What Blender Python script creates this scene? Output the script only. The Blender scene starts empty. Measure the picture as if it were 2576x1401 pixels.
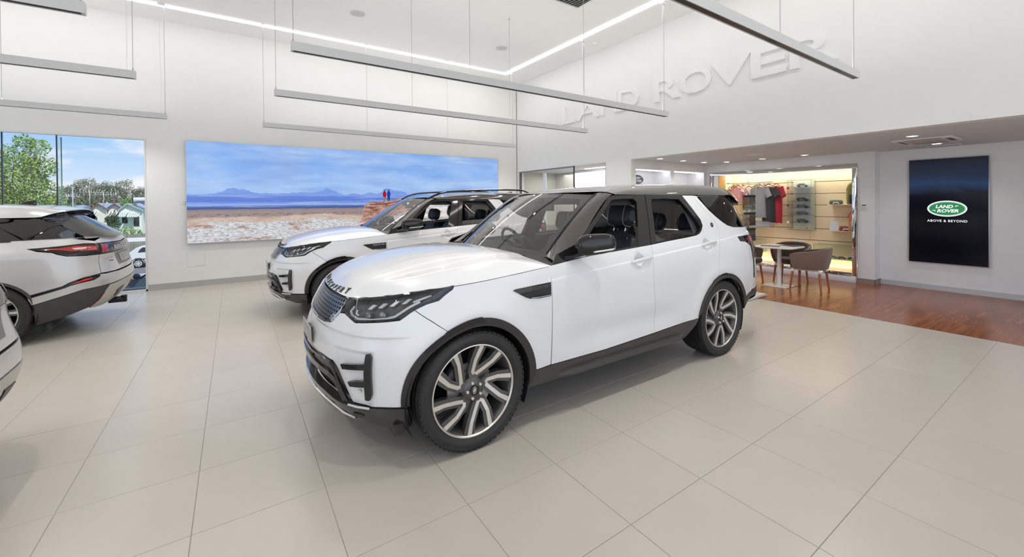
import bpy, bmesh, math, random
import numpy as np
from mathutils import Vector, Matrix
random.seed(7)
SC = bpy.context.scene
COL = SC.collection
PI = math.pi
# ------------------------------------------------------------------ camera
CAM_H = 1.617
yaw, pit, rol = math.radians(34.0), math.radians(-.48), math.radians(-.46)
fw = Vector((math.sin(yaw)*math.cos(pit), math.cos(yaw)*math.cos(pit), math.sin(pit)))
rt = Vector((math.cos(yaw), -math.sin(yaw), 0)); up = rt.cross(fw)
r2 = rt*math.cos(rol)+up*math.sin(rol); u2 = up*math.cos(rol)-rt*math.sin(rol)
cd = bpy.data.cameras.new('camera'); cam = bpy.data.objects.new('camera', cd); COL.objects.link(cam)
cam.matrix_world = Matrix(((r2.x, u2.x, -fw.x, 0), (r2.y, u2.y, -fw.y, 0), (r2.z, u2.z, -fw.z, CAM_H), (0, 0, 0, 1)))
cd.sensor_width = 36; cd.lens = 1037/2576*36; cd.shift_y = -(700.5-517)/2576; cd.clip_start = .05; cd.clip_end = 600
SC.camera = cam
# ------------------------------------------------------------------ colour management, render hints
vs = SC.view_settings
vs.view_transform = 'Standard'; vs.look = 'None'; vs.gamma = 1; vs.use_curve_mapping = False; vs.exposure = 0.0
cy = SC.cycles
cy.use_denoising = True; cy.max_bounces = 10; cy.diffuse_bounces = 5; cy.glossy_bounces = 5; cy.transmission_bounces = 8; cy.transparent_max_bounces = 16
cy.caustics_reflective = False; cy.caustics_refractive = False; cy.sample_clamp_indirect = 6; cy.blur_glossy = .5
# ------------------------------------------------------------------ world: blue sky with a few clouds
W = bpy.data.worlds.new('sky'); SC.world = W; W.use_nodes = True
nt = W.node_tree; nt.nodes.clear()
def N(t, kind, **kw):
    n = t.nodes.new(kind)
    for k, v in kw.items():
        if k.startswith('i_'):
            n.inputs[int(k[2:]) if k[2:].isdigit() else k[2:].replace('_', ' ')].default_value = v
        else: setattr(n, k, v)
    return n
tc = N(nt, 'ShaderNodeTexCoord'); sp = N(nt, 'ShaderNodeSeparateXYZ'); nt.links.new(tc.outputs['Generated'], sp.inputs[0])
rp = N(nt, 'ShaderNodeValToRGB'); nt.links.new(sp.outputs[2], rp.inputs[0])
cr = rp.color_ramp; cr.elements[0].position = 0.0; cr.elements[0].color = (.74, .84, .97, 1); cr.elements[1].position = 1; cr.elements[1].color = (.10, .26, .66, 1)
for p_, c_ in ((.04, (.66, .80, .98, 1)), (.12, (.36, .62, .98, 1)), (.22, (.22, .50, .95, 1))):
    e = cr.elements.new(p_); e.color = c_
mp = N(nt, 'ShaderNodeMapping'); mp.inputs['Scale'].default_value = (2.2, 2.2, 9); mp.inputs['Location'].default_value = (.35, .2, .1); nt.links.new(tc.outputs['Generated'], mp.inputs[0])
nz = N(nt, 'ShaderNodeTexNoise', i_Scale=2.0, i_Detail=7.0, i_Roughness=.55); nt.links.new(mp.outputs[0], nz.inputs['Vector'])
cl = N(nt, 'ShaderNodeValToRGB'); cl.color_ramp.elements[0].position = .53; cl.color_ramp.elements[1].position = .63; nt.links.new(nz.outputs[0], cl.inputs[0])
mx = N(nt, 'ShaderNodeMix', data_type='RGBA'); nt.links.new(cl.outputs[0], mx.inputs[0]); nt.links.new(rp.outputs[0], mx.inputs[6]); mx.inputs[7].default_value = (.95, .95, 1.0, 1)
bg = N(nt, 'ShaderNodeBackground'); bg.inputs[1].default_value = 1.0; nt.links.new(mx.outputs[2], bg.inputs[0])
wo = N(nt, 'ShaderNodeOutputWorld'); nt.links.new(bg.outputs[0], wo.inputs[0])
# ------------------------------------------------------------------ sun, assumed daylight panel behind the camera, added fill at the left side
def light(name, kind, loc, energy, color=(1, 1, 1), rot=None, to=None, **kw):
    d = bpy.data.lights.new(name, kind); d.energy = energy; d.color = color
    for k, v in kw.items(): setattr(d, k, v)
    o = bpy.data.objects.new(name, d); COL.objects.link(o); o.location = loc
    if to is not None: o.rotation_euler = (Vector(to)-Vector(loc)).to_track_quat('-Z', 'Y').to_euler()
    elif rot: o.rotation_euler = rot
    return o
light('sun', 'SUN', (20, -20, 40), 3.6, (1, .96, .9), to=(2, 6, 0), angle=math.radians(.6))
light("assumed_front_daylight", "AREA", (-.5, -5.3, 2.5), 195, (1, .99, .975), to=(-.5, 5, 2.3), shape="RECTANGLE", size=15, size_y=4.8)  # area light added for an assumed, unseen glass front behind the camera
light("added_side_fill", "AREA", (-11.7, 2.2, 2.4), 120, (1, .99, .98), to=(0, 2.2, 2.2), shape="RECTANGLE", size=12, size_y=4.6)  # added fill light out of view, no known window on this side
# ------------------------------------------------------------------ materials
MATS = {}
def mat(name, color, rough=.5, metal=0., coat=0., vary=.0, vscale=6., bump=0., bscale=120., emit=None, estr=0., spec=None, trans=0., ior=1.45, alpha=1., sheen=0., stretch=None, objrand=0., craft=None):
    if name in MATS: return MATS[name]
    m = bpy.data.materials.new(name); m.use_nodes = True; t = m.node_tree; b = t.nodes['Principled BSDF']
    b.inputs['Base Color'].default_value = (*color, 1); b.inputs['Roughness'].default_value = rough; b.inputs['Metallic'].default_value = metal
    b.inputs['Coat Weight'].default_value = coat; b.inputs['Coat Roughness'].default_value = .03; b.inputs['IOR'].default_value = ior
    b.inputs['Transmission Weight'].default_value = trans; b.inputs['Alpha'].default_value = alpha
    if spec is not None: b.inputs['Specular IOR Level'].default_value = spec
    if sheen: b.inputs['Sheen Weight'].default_value = sheen
    if emit: b.inputs['Emission Color'].default_value = (*emit, 1); b.inputs['Emission Strength'].default_value = estr
    tc = N(t, 'ShaderNodeTexCoord'); vec = tc.outputs['Object']
    if stretch:
        mpn = N(t, 'ShaderNodeMapping'); mpn.inputs['Scale'].default_value = stretch; t.links.new(vec, mpn.inputs[0]); vec = mpn.outputs[0]
    if vary:
        nz = N(t, 'ShaderNodeTexNoise', i_Scale=vscale, i_Detail=5.0, i_Roughness=.6); t.links.new(vec, nz.inputs['Vector'])
        mr = N(t, 'ShaderNodeMapRange', i_1=.3, i_2=.7, i_3=1-vary, i_4=1+vary); t.links.new(nz.outputs[0], mr.inputs[0]); fac = mr.outputs[0]
        if objrand:
            oi = N(t, 'ShaderNodeObjectInfo'); m2 = N(t, 'ShaderNodeMapRange', i_3=1-objrand, i_4=1+objrand); t.links.new(oi.outputs['Random'], m2.inputs[0])
            mu = N(t, 'ShaderNodeMath', operation='MULTIPLY'); t.links.new(fac, mu.inputs[0]); t.links.new(m2.outputs[0], mu.inputs[1]); fac = mu.outputs[0]
        vm = N(t, 'ShaderNodeVectorMath', operation='SCALE'); vm.inputs[0].default_value = color; t.links.new(fac, vm.inputs['Scale']); t.links.new(vm.outputs[0], b.inputs['Base Color'])
    if bump:
        nb = N(t, 'ShaderNodeTexNoise', i_Scale=bscale, i_Detail=3.0); t.links.new(vec, nb.inputs['Vector'])
        bp = N(t, 'ShaderNodeBump', i_Strength=bump, i_Distance=.002); t.links.new(nb.outputs[0], bp.inputs['Height']); t.links.new(bp.outputs[0], b.inputs['Normal'])
    MATS[name] = m; return m
def srgb(r, g, b):
    f = lambda c: (c/255/12.92 if c <= 10 else ((c/255+.055)/1.055)**2.4)
    return (f(r), f(g), f(b))
def glass_mat(name, tint=(1, 1, 1), refl=1.0, rough=0.0, ior=1.5, base=.0):
    if name in MATS: return MATS[name]
    m = bpy.data.materials.new(name); m.use_nodes = True; t = m.node_tree; t.nodes.clear()
    tr = N(t, 'ShaderNodeBsdfTransparent'); tr.inputs[0].default_value = (*tint, 1)
    gl = N(t, 'ShaderNodeBsdfGlossy'); gl.inputs['Roughness'].default_value = rough
    lw = N(t, 'ShaderNodeLayerWeight'); lw.inputs[0].default_value = .5; pw = N(t, 'ShaderNodeMath', operation='POWER'); t.links.new(lw.outputs['Facing'], pw.inputs[0]); pw.inputs[1].default_value = 5.0   # Schlick: the same from either side of a pane
    f0 = ((ior-1)/(ior+1))**2; fr = N(t, 'ShaderNodeMath', operation='MULTIPLY_ADD'); t.links.new(pw.outputs[0], fr.inputs[0]); fr.inputs[1].default_value = 1-f0; fr.inputs[2].default_value = f0
    tcn = N(t, 'ShaderNodeTexCoord'); nz = N(t, 'ShaderNodeTexNoise', i_Scale=3.0); t.links.new(tcn.outputs['Object'], nz.inputs['Vector'])
    ma = N(t, 'ShaderNodeMath', operation='MULTIPLY_ADD'); t.links.new(fr.outputs[0], ma.inputs[0]); ma.inputs[1].default_value = refl; ma.inputs[2].default_value = base; ma.use_clamp = True
    m2 = N(t, 'ShaderNodeMapRange', i_3=.97, i_4=1.03); t.links.new(nz.outputs[0], m2.inputs[0])
    mu = N(t, 'ShaderNodeMath', operation='MULTIPLY'); t.links.new(ma.outputs[0], mu.inputs[0]); t.links.new(m2.outputs[0], mu.inputs[1])
    mix = N(t, 'ShaderNodeMixShader'); t.links.new(mu.outputs[0], mix.inputs[0]); t.links.new(tr.outputs[0], mix.inputs[1]); t.links.new(gl.outputs[0], mix.inputs[2])
    o = N(t, 'ShaderNodeOutputMaterial'); t.links.new(mix.outputs[0], o.inputs[0])
    MATS[name] = m; return m
# ------------------------------------------------------------------ mesh builder
class MB:
    def __init__(s): s.v = []; s.f = []; s.mi = []; s.sm = []
    def add(s, vs, fs, mi=0, sm=False, M=None):
        o = len(s.v)
        if M is not None: vs = [M @ Vector(v) for v in vs]
        s.v += [tuple(v) for v in vs]; s.f += [tuple(i+o for i in f) for f in fs]; s.mi += [mi]*len(fs); s.sm += [sm]*len(fs); return s
    def box(s, x0, x1, y0, y1, z0, z1, mi=0, M=None):
        v = [(x, y, z) for z in (z0, z1) for y in (y0, y1) for x in (x0, x1)]
        return s.add(v, [(0, 2, 3, 1), (4, 5, 7, 6), (0, 1, 5, 4), (2, 6, 7, 3), (0, 4, 6, 2), (1, 3, 7, 5)], mi, False, M)
    def ring(s, rings, mi=0, sm=True, cap0=True, cap1=True, close=True, M=None):   # loft of equal-length loops
        n = len(rings[0]); v = [p for r in rings for p in r]; f = []
        for i in range(len(rings)-1):
            for j in range(n if close else n-1):
                a = i*n+j; b = i*n+(j+1) % n; f.append((a, b, b+n, a+n))
        s.add(v, f, mi, sm, M)
        if cap0: s.add(list(rings[0])[::-1], [tuple(range(n))], mi, False, M)
        if cap1: s.add(list(rings[-1]), [tuple(range(n))], mi, False, M)
        return s
    def tube(s, pts, r, n=8, mi=0, caps=True, M=None):
        P = [Vector(p) for p in pts]; R = r if isinstance(r, (list, tuple)) else [r]*len(P); rings = []; ref = None
        for i, p in enumerate(P):
            d = (P[min(i+1, len(P)-1)]-P[max(i-1, 0)]).normalized()
            if ref is None: ref = Vector((0, 0, 1)) if abs(d.z) < .9 else Vector((1, 0, 0))
            a = d.cross(ref).normalized(); b = a.cross(d).normalized(); ref = b
            rings.append([p+a*(math.cos(2*PI*k/n)*R[i])-b*(math.sin(2*PI*k/n)*R[i]) for k in range(n)])
        return s.ring(rings[::-1], mi, True, caps, caps, True, M)
    def cyl(s, c, r, h, n=24, mi=0, axis='z', r2=None, M=None):
        r2 = r if r2 is None else r2; rs = []
        for q, rr in ((0, r), (h, r2)):
            L = []
            for k in range(n):
                a, b = math.cos(2*PI*k/n)*rr, math.sin(2*PI*k/n)*rr
                L.append((c[0]+a, c[1]+b, c[2]+q) if axis == 'z' else (c[0]+b, c[1]+q, c[2]+a) if axis == 'y' else (c[0]+q, c[1]+a, c[2]+b))
            rs.append(L)
        return s.ring(rs, mi, True, M=M)
    def lathe(s, prof, n=32, mi=0, sm=True, axis='z', M=None, closed=False):
        rs = []
        for r, h in prof:
            L = []
            for k in range(n):
                a, b = math.cos(2*PI*k/n)*r, math.sin(2*PI*k/n)*r
                L.append((a, b, h) if axis == 'z' else (b, h, a))
            rs.append(L)
        return s.ring(rs, mi, sm, False, False, True, M)
    def prism(s, poly, d0, d1, plane='xy', mi=0, sm=False, M=None):   # polygon (ccw) extruded along the third axis
        f = {'xy': lambda p, d: (p[0], p[1], d), 'xz': lambda p, d: (p[0], d, p[1]), 'yz': lambda p, d: (d, p[0], p[1])}[plane]
        n = len(poly); v = [f(p, d0) for p in poly]+[f(p, d1) for p in poly]
        fs = [tuple(range(n))[::-1], tuple(range(n, 2*n))]+[(i, (i+1) % n, (i+1) % n+n, i+n) for i in range(n)]
        return s.add(v, fs, mi, sm, M)
    def obj(s, name, mats, parent=None, loc=None, rot=None, bev=0, seg=2, recalc=True, sharp=40):
        me = bpy.data.meshes.new(name); me.from_pydata(s.v, [], s.f)
        for m in (mats if isinstance(mats, (list, tuple)) else [mats]): me.materials.append(m)
        me.polygons.foreach_set('material_index', s.mi); me.polygons.foreach_set('use_smooth', s.sm)
        if bev or recalc:
            bm = bmesh.new(); bm.from_mesh(me)
            if recalc:
                bmesh.ops.remove_doubles(bm, verts=bm.verts, dist=1e-5); bmesh.ops.recalc_face_normals(bm, faces=bm.faces)
            if bev:
                es = [e for e in bm.edges if len(e.link_faces) == 2 and e.calc_face_angle(0) > math.radians(35)]
                bmesh.ops.bevel(bm, geom=es, offset=bev, segments=seg, profile=.5, affect='EDGES', clamp_overlap=True)
                for f in bm.faces: f.smooth = True
            for e in bm.edges:
                if len(e.link_faces) == 2 and e.calc_face_angle(0) > math.radians(sharp): e.smooth = False
            bm.to_mesh(me); bm.free()
        o = bpy.data.objects.new(name, me); COL.objects.link(o)
        if parent: o.parent = parent
        if loc: o.location = loc
        if rot: o.rotation_euler = rot
        return o
def tag(o, label=None, cat=None, group=None, kind=None):
    if label: o['label'] = label
    if cat: o['category'] = cat
    if group: o['group'] = group
    if kind: o['kind'] = kind
    return o
def empty(name, loc, rz=0, label=None, cat=None, group=None):
    o = bpy.data.objects.new(name, None); COL.objects.link(o); o.location = loc; o.rotation_euler = (0, 0, rz); o.empty_display_size = .1
    return tag(o, label, cat, group)
def copy_tree(o, parent=None):
    c = o.copy(); COL.objects.link(c); c.parent = parent
    for ch in list(o.children): copy_tree(ch, c)
    return c
def text_mesh(body, size=1, extrude=0., bold=0., spacing=1., align='CENTER', shear=0., res=3):
    cu = bpy.data.curves.new('txt', 'FONT'); cu.body = body; cu.size = size; cu.extrude = extrude; cu.offset = bold; cu.space_character = spacing
    cu.align_x = align; cu.align_y = 'CENTER'; cu.shear = shear; cu.resolution_u = res
    ob = bpy.data.objects.new('txt', cu); COL.objects.link(ob)
    me = bpy.data.meshes.new_from_object(ob); bpy.data.objects.remove(ob); bpy.data.curves.remove(cu)
    v = [tuple(x.co) for x in me.vertices]; f = [tuple(p.vertices) for p in me.polygons]; bpy.data.meshes.remove(me)
    return v, f
def text_fit(body, w, h, extrude=0., bold=0., spacing=1., shear=0., res=3):   # letters scaled to an exact width and height, centred
    v, f = text_mesh(body, 1, extrude, bold, spacing, 'CENTER', shear, res); a = np.array(v); lo, hi = a.min(0), a.max(0)
    a[:, :2] = (a[:, :2]-(lo+hi)[:2]/2)/(hi-lo)[:2]*[w, h]
    return [tuple(x) for x in a], f
def frame(o, x, y):     # matrix from origin and two axis directions
    x = Vector(x).normalized(); z = x.cross(Vector(y)).normalized(); y = z.cross(x)
    return Matrix(((x.x, y.x, z.x, o[0]), (x.y, y.y, z.y, o[1]), (x.z, y.z, z.z, o[2]), (0, 0, 0, 1)))
def spline(xs, ys):
    xs = np.array(xs, float); ys = np.array(ys, float); n = len(xs); h = np.diff(xs); A = np.zeros((n, n)); b = np.zeros(n); A[0, 0] = A[-1, -1] = 1
    for i in range(1, n-1):
        A[i, i-1] = h[i-1]; A[i, i] = 2*(h[i-1]+h[i]); A[i, i+1] = h[i]; b[i] = 6*((ys[i+1]-ys[i])/h[i]-(ys[i]-ys[i-1])/h[i-1])
    m = np.linalg.solve(A, b)
    def f(x):
        x = np.asarray(x, float); i = np.clip(np.searchsorted(xs, x)-1, 0, n-2); d = x-xs[i]; hh = h[i]
        return ys[i]+d*((ys[i+1]-ys[i])/hh-hh*(2*m[i]+m[i+1])/6)+d*d*m[i]/2+d**3*(m[i+1]-m[i])/(6*hh)
    return f
def sstep(a, b, x):
    t = np.clip((np.asarray(x, float)-a)/(b-a), 0, 1); return t*t*(3-2*t)
# ================================================================== ROOM
XW, YW, ZC, ZS = 7.10, 10.25, 5.12, 2.52     # right wall, window wall, ceiling, soffit
white = mat('wall_paint', srgb(236, 235, 232), .75, vary=.012, vscale=2.5, bump=.06, bscale=300)
ceilm = mat('ceiling_paint', srgb(243, 243, 242), .85, vary=.01, vscale=2, bump=.03, bscale=240)
greyw = mat('recess_paint', srgb(234, 234, 235), .8, vary=.012, vscale=2.5, bump=.08, bscale=260)
skirt = mat('skirting_grey', srgb(178, 176, 173), .5, vary=.02)
tilem = mat('porcelain_tile', srgb(192, 184, 172), .24, vary=.035, vscale=1.6, bump=.02, bscale=60, spec=.45, objrand=.012)
grout = mat('grout', srgb(156, 151, 144), .9, vary=.05)
chrome = mat('mirror_chrome', (.86, .87, .88), .04, 1.0, vary=.01)
alu = mat('pendant_white', srgb(214, 215, 214), .4, vary=.012)
blackslot = mat('black_slot', (.012, .012, .014), .5, vary=.1)
brownslot = mat('dark_louvre', (.05, .03, .022), .35, vary=.1)
ledm = mat('led_diffuser', (1, 1, 1), .5, emit=(1, 1, .99), estr=9)
wire = mat('steel_wire', (.45, .45, .45), .35, .8, vary=.05)
plastic = mat('white_plastic', srgb(232, 232, 230), .4, vary=.01)
greyplast = mat('grey_plastic', srgb(150, 150, 152), .5, vary=.03)
blackm = mat('satin_black', (.012, .012, .013), .4, vary=.1)
woodf = None

def struct(o, label): return tag(o, label, 'room', kind='structure')
# floor: every porcelain tile that shows large is a piece of its own
X0, PX, Y0, PY = .415, .6067, .787, .5855
XE = X0+PX*11+.035                                  # where the timber-look floor begins
fl = struct(MB().box(-13, XE-.004, -6, YW+.02, -.2, -.0022).obj('floor', grout), 'large pale grey porcelain tile floor of the showroom')
def proj(p):
    d = Vector(p)-Vector((0, 0, CAM_H)); z = d.dot(fw)
    if z < .2: return None
    return 1288+1037*d.dot(r2)/z, 517-1037*d.dot(u2)/z
def area(x0, x1, y0, y1):
    q = [proj((x, y, 0)) for x, y in ((x0, y0), (x1, y0), (x1, y1), (x0, y1))]
    if any(a is None for a in q): 
        return 0
    if max(a[0] for a in q) < 0 or min(a[0] for a in q) > 2576 or min(a[1] for a in q) > 1401: return 0
    return abs(sum(q[i][0]*q[(i+1) % 4][1]-q[(i+1) % 4][0]*q[i][1] for i in range(4)))/2
def tile_mesh(name, w, d, mats):
    g = .0016; v = [(g, g, 0), (w-g, g, 0), (w-g, d-g, 0), (g, d-g, 0)]; c = .0012
    vs = [(g, g, -.008), (w-g, g, -.008), (w-g, d-g, -.008), (g, d-g, -.008), (g, g, -c), (w-g, g, -c), (w-g, d-g, -c), (g, d-g, -c), (g+c, g+c, 0), (w-g-c, g+c, 0), (w-g-c, d-g-c, 0), (g+c, d-g-c, 0)]
    fs = [(a, (a+1) % 4, (a+1) % 4+4, a+4) for a in range(4)]+[(a+4, (a+1) % 4+4, (a+1) % 4+8, a+8) for a in range(4)]+[(8, 9, 10, 11)]
    me = bpy.data.meshes.new(name); me.from_pydata(vs, [], fs); me.materials.append(mats); return me, vs, fs
def lay(parent, cells, w, d, m, nmax):
    me, vs, fs = tile_mesh('tile', w, d, m); cells.sort(key=lambda c: -c[0]); rest = MB()
    for k, (a, x, y) in enumerate(cells):
        if k < nmax and a > 40:
            o = bpy.data.objects.new('tile', me); COL.objects.link(o); o.location = (x, y, 0); o.parent = parent
        else: rest.add([(p[0]+x, p[1]+y, p[2]) for p in vs], fs)
    if rest.v: tag(rest.obj('tiles_beyond', m, parent, recalc=False), kind='stuff')
cells = []
for i in range(-21, 11):
    for j in range(-9, 17):
        x, y = X0+PX*i, Y0+PY*j
        if y+PY > YW-.07: continue
        cells.append((area(x, x+PX, y, y+PY), x, y))
lay(fl, cells, PX, PY, tilem, 299)
MBt = MB()
for i in range(-21, 11): MBt.box(X0+PX*i+.0016, X0+PX*(i+1)-.0016, Y0+PY*16-.0+.0016 if 0 else Y0+PY*16+.0016, YW, -.008, 0)
tag(MBt.obj('cut_tiles', tilem, fl, recalc=False), kind='stuff')
tag(MB().box(X0+PX*11+.001, XE-.004, -6, 6.6, -.008, 0).obj('edge_tile', tilem, fl), kind='stuff')
# timber-look floor of the lounge
def wood_material():
    m = bpy.data.materials.new('timber_tile'); m.use_nodes = True; t = m.node_tree; b = t.nodes['Principled BSDF']; MATS['timber_tile'] = m
    tc = N(t, 'ShaderNodeTexCoord'); oi = N(t, 'ShaderNodeObjectInfo')
    ad = N(t, 'ShaderNodeVectorMath', operation='ADD'); sc = N(t, 'ShaderNodeVectorMath', operation='SCALE'); sc.inputs[0].default_value = (9, 13, 3); t.links.new(oi.outputs['Random'], sc.inputs['Scale'])
    t.links.new(tc.outputs['Object'], ad.inputs[0]); t.links.new(sc.outputs[0], ad.inputs[1])
    mp = N(t, 'ShaderNodeMapping'); mp.inputs['Scale'].default_value = (.55, 7.5, 1); mp.inputs['Rotation'].default_value = (0, 0, .05); t.links.new(ad.outputs[0], mp.inputs[0])
    nz0 = N(t, 'ShaderNodeTexNoise', i_Scale=1.7, i_Detail=2.0, i_Distortion=.35); t.links.new(mp.outputs[0], nz0.inputs['Vector'])
    mp2 = N(t, 'ShaderNodeMapping'); mp2.inputs['Scale'].default_value = (1.6, 46, 1); t.links.new(ad.outputs[0], mp2.inputs[0]); nz1 = N(t, 'ShaderNodeTexNoise', i_Scale=1.5, i_Detail=2.0); t.links.new(mp2.outputs[0], nz1.inputs['Vector'])
    nz = N(t, 'ShaderNodeMath', operation='MULTIPLY_ADD'); t.links.new(nz1.outputs[0], nz.inputs[0]); nz.inputs[1].default_value = .32; nsub = N(t, 'ShaderNodeMath', operation='SUBTRACT'); t.links.new(nz0.outputs[0], nsub.inputs[0]); nsub.inputs[1].default_value = .16; t.links.new(nsub.outputs[0], nz.inputs[2])
    rp = N(t, 'ShaderNodeValToRGB'); e = rp.color_ramp.elements; e[0].position = .25; e[0].color = (*srgb(110, 62, 36), 1); e[1].position = .80; e[1].color = (*srgb(168, 104, 64), 1)
    k = rp.color_ramp.elements.new(.5); k.color = (*srgb(142, 82, 48), 1); t.links.new(nz.outputs[0], rp.inputs[0]); t.links.new(rp.outputs[0], b.inputs['Base Color'])
    b.inputs['Roughness'].default_value = .22; return m
woodf = wood_material()
fl2 = struct(MB().box(XE, 12, -4, 11, -.2, -.0022).obj('floor', mat('grout_tan', srgb(196, 160, 126), .8, vary=.05)), 'reddish timber-look tile floor of the lounge beside the shop display')
cells = []
for i in range(0, 9):
    for j in range(-7, 10):
        x, y = XE+.605*i, Y0-.01+.5835*j
        if x > 10.3: continue
        a = area(x, x+.605, y, y+.5835)
        if y+.58 > 6: a = 0
        cells.append((a, x, y))
lay(fl2, cells, .605, .5835, woodf, 150)
# window wall, right wall with bulkhead, lounge walls
w = MB(); w.box(-1.355, XW+.2, YW, YW+.25, -.2, ZC+.1); w.box(-14, -1.355, YW, YW+.25, 2.86, ZC+.1); w.box(-14, -1.355, YW, YW+.25, -.3, 0)
wback = w.obj('wall_back', white); struct(wback, 'tall white wall with the big picture and the window')
w = MB(); w.box(XW, XW+.2, -6, YW, ZS, ZC+.1); w.box(XW, XW+.15, 5.93, 6.66, -.1, ZS); w.box(XW, XW+.2, 10.16, YW, -.1, ZS); w.box(XW-.0, XW+.003, 10.23, YW, 0, ZC)
struct(w.obj('wall_right', white), 'white wall with raised lettering above the lounge opening')
struct(MB().box(-13, XW+.2, -6, YW+.25, ZC, ZC+.2).obj('ceiling', ceilm), 'high white showroom ceiling')
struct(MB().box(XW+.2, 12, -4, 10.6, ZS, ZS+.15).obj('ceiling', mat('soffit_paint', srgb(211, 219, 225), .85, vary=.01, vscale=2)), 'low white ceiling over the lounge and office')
XT, XB, YN = 10.28, 9.978, 5.93
w = MB(); w.box(XT, XT+.2, -4, 2.607, -.1, ZS); struct(w.obj('wall_far', greyw), 'pale grey lounge wall that carries the screen')
struct(MB().box(XB, 10.02, 2.607, 2.872, -.1, ZS).obj('wall_pier', greyw), 'pale grey pier between the shop display and the screen'); struct(MB().box(10.021, XT+.2, 2.607, 2.66, -.1, ZS).obj('wall_pier', greyw), 'pale grey side of the pier next to the screen wall'); struct(MB().box(XB, XT+.2, 2.872, 5.84, 2.31, ZS).obj('wall_lintel', greyw), 'pale grey wall strip above the shop display'); struct(MB().box(XB, XB+.2, 5.84, 5.93, -.1, ZS).obj('wall_return', greyw), 'narrow wall strip left of the shop display')
w = MB(); w.box(XW+.151, 7.254, YN, YN+.5, -.1, ZS); w.box(8.49, 8.623, YN, YN+.5, -.1, ZS); w.box(9.87, XB+.2, YN, YN+.5, -.1, ZS); w.box(7.254, 8.49, YN, YN+.5, 2.322, ZS); w.box(8.623, 9.87, YN, YN+.5, 2.322, ZS)
w.box(7.31, 10.4, 6.46, 6.6, -.1, ZS)
niw = w.obj('wall_niche', greyw); struct(niw, 'grey lounge wall with two lit white niches')
for k, (a, b) in enumerate(((7.254, 8.49), (8.623, 9.87))):
    nm = MB(); nm.box(a, b, 6.41, 6.45, .9, 2.36); nm.box(a-.001, a+.004, YN+.002, 6.41, .9, 2.32); nm.box(b-.004, b+.001, YN+.002, 6.41, .9, 2.32); nm.box(a, b, YN+.05, 6.41, .86, .9)
    o = nm.obj('display_niche', mat('niche_white', srgb(240, 242, 246), .35, vary=.01), niw)
    l = MB().box(a+.03, b-.05, 6.02, 6.06, 2.305, 2.318); l.obj('light_strip', ledm, o)
# skirting
struct(MB().box(-1.35, XW, YW-.015, YW, 0, .115).obj('baseboard_back', skirt), 'grey skirting along the white back wall')
struct(MB().box(XB-.012, XB, 2.6, 2.872, 0, .1).obj('baseboard_pier', mat('skirting_taupe', srgb(150, 138, 130), .5, vary=.03)), 'taupe skirting on the pier beside the shop display')
b_ = MB(); b_.box(XB-.012, XT, 2.595, 2.607, 0, .1); struct(b_.obj('baseboard_pier', MATS['skirting_taupe']), 'short taupe skirting on the side of the pier')
struct(MB().box(XT-.014, XT, -4, 2.595, 0, .09).obj('baseboard_far', mat('skirting_pale', srgb(200, 202, 205), .4, vary=.02)), 'pale skirting under the screen')
# window: frame head, joint, fin, panes
gl = glass_mat('window_glass', (.985, .992, .99), .35, ior=1.4)
wd = struct(MB().box(-14, -1.357, YW-.0, YW+.06, 2.835, 2.86).box(-1.385, -1.357, YW, YW+.06, 0, 2.835).box(-14, -1.357, YW, YW+.06, 0, .03).obj('window_1', mat('window_trim', srgb(225, 225, 220), .4, vary=.01)), 'frameless shop window with trees and houses behind')
for a, b in ((-2.515, -1.385), (-3.135, -2.53), (-6.3, -3.15), (-9.8, -6.32)):
    MB().box(a, b, YW+.022, YW+.034, .03, 2.835).obj('pane', gl, wd)
for x in (-2.522, -3.143, -6.31): MB().box(x-.007, x+.007, YW+.02, YW+.05, .03, 2.835).obj('joint', mat('navy_seal', (.012, .018, .04), .3, vary=.1), wd)
MB().box(-2.528, -2.516, YW+.06, YW+.26, .03, 2.83).obj('glass_fin', glass_mat('fin_glass', (.93, .97, .96), .3, ior=1.3), wd); MB().box(-2.530, -2.514, YW+.26, YW+.266, .03, 2.83).obj('fin_edge', mat('fin_edge', (.25, .42, .42), .3, vary=.05), wd)
# glazed partition of the office
pt = struct(MB().box(XW+.03, XW+.07, 10.1, 10.16, 0, ZS).box(XW+.03, XW+.07, 6.66, 6.70, 0, ZS).box(XW+.02, XW+.08, 7.78, 10.1, 2.485, ZS).obj('window_2', mat('partition_frame', srgb(150, 150, 152), .35, .6, vary=.03)), 'glazed sliding partition of the office')
MB().box(XW+.045, XW+.053, 7.79, 10.1, .02, 2.485).obj('pane', gl, pt)
MB().box(XW+.035, XW+.065, 7.77, 7.79, 0, ZS).obj('edge_strip', blackm, pt)
MB().box(XW+.035, XW+.065, 10.09, 10.12, 0, ZS).obj('edge_strip', blackm, pt)
MB().box(XW+.06, XW+.09, 8.93, 9.05, .02, 2.42).obj('stile', mat('stile_pale', srgb(228, 230, 236), .35, vary=.01), pt)
off = MB(); off.box(8.6, 8.7, 9.0, 10.25, 0, ZS); struct(off.obj('wall_office', mat('office_sage', srgb(196, 197, 188), .7, vary=.01)), 'sage grey office wall behind the glazed partition')
struct(MB().box(7.3, 10.1, YW-.02, YW+.2, 0, ZS).obj('wall_office', MATS['office_sage']), 'sage grey back wall of the office')
struct(MB().box(8.3, 8.4, 7.75, 9.0, 0, ZS).obj('wall_office', mat('office_lilac', srgb(226, 226, 234), .7, vary=.01)), 'pale office wall behind the glass')
struct(MB().box(9.9, 10.0, 6.6, 10.25, 0, ZS).obj('wall_office', mat('office_beige', srgb(214, 204, 190), .7, vary=.01)), 'beige corridor wall seen through the office partition')
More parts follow.
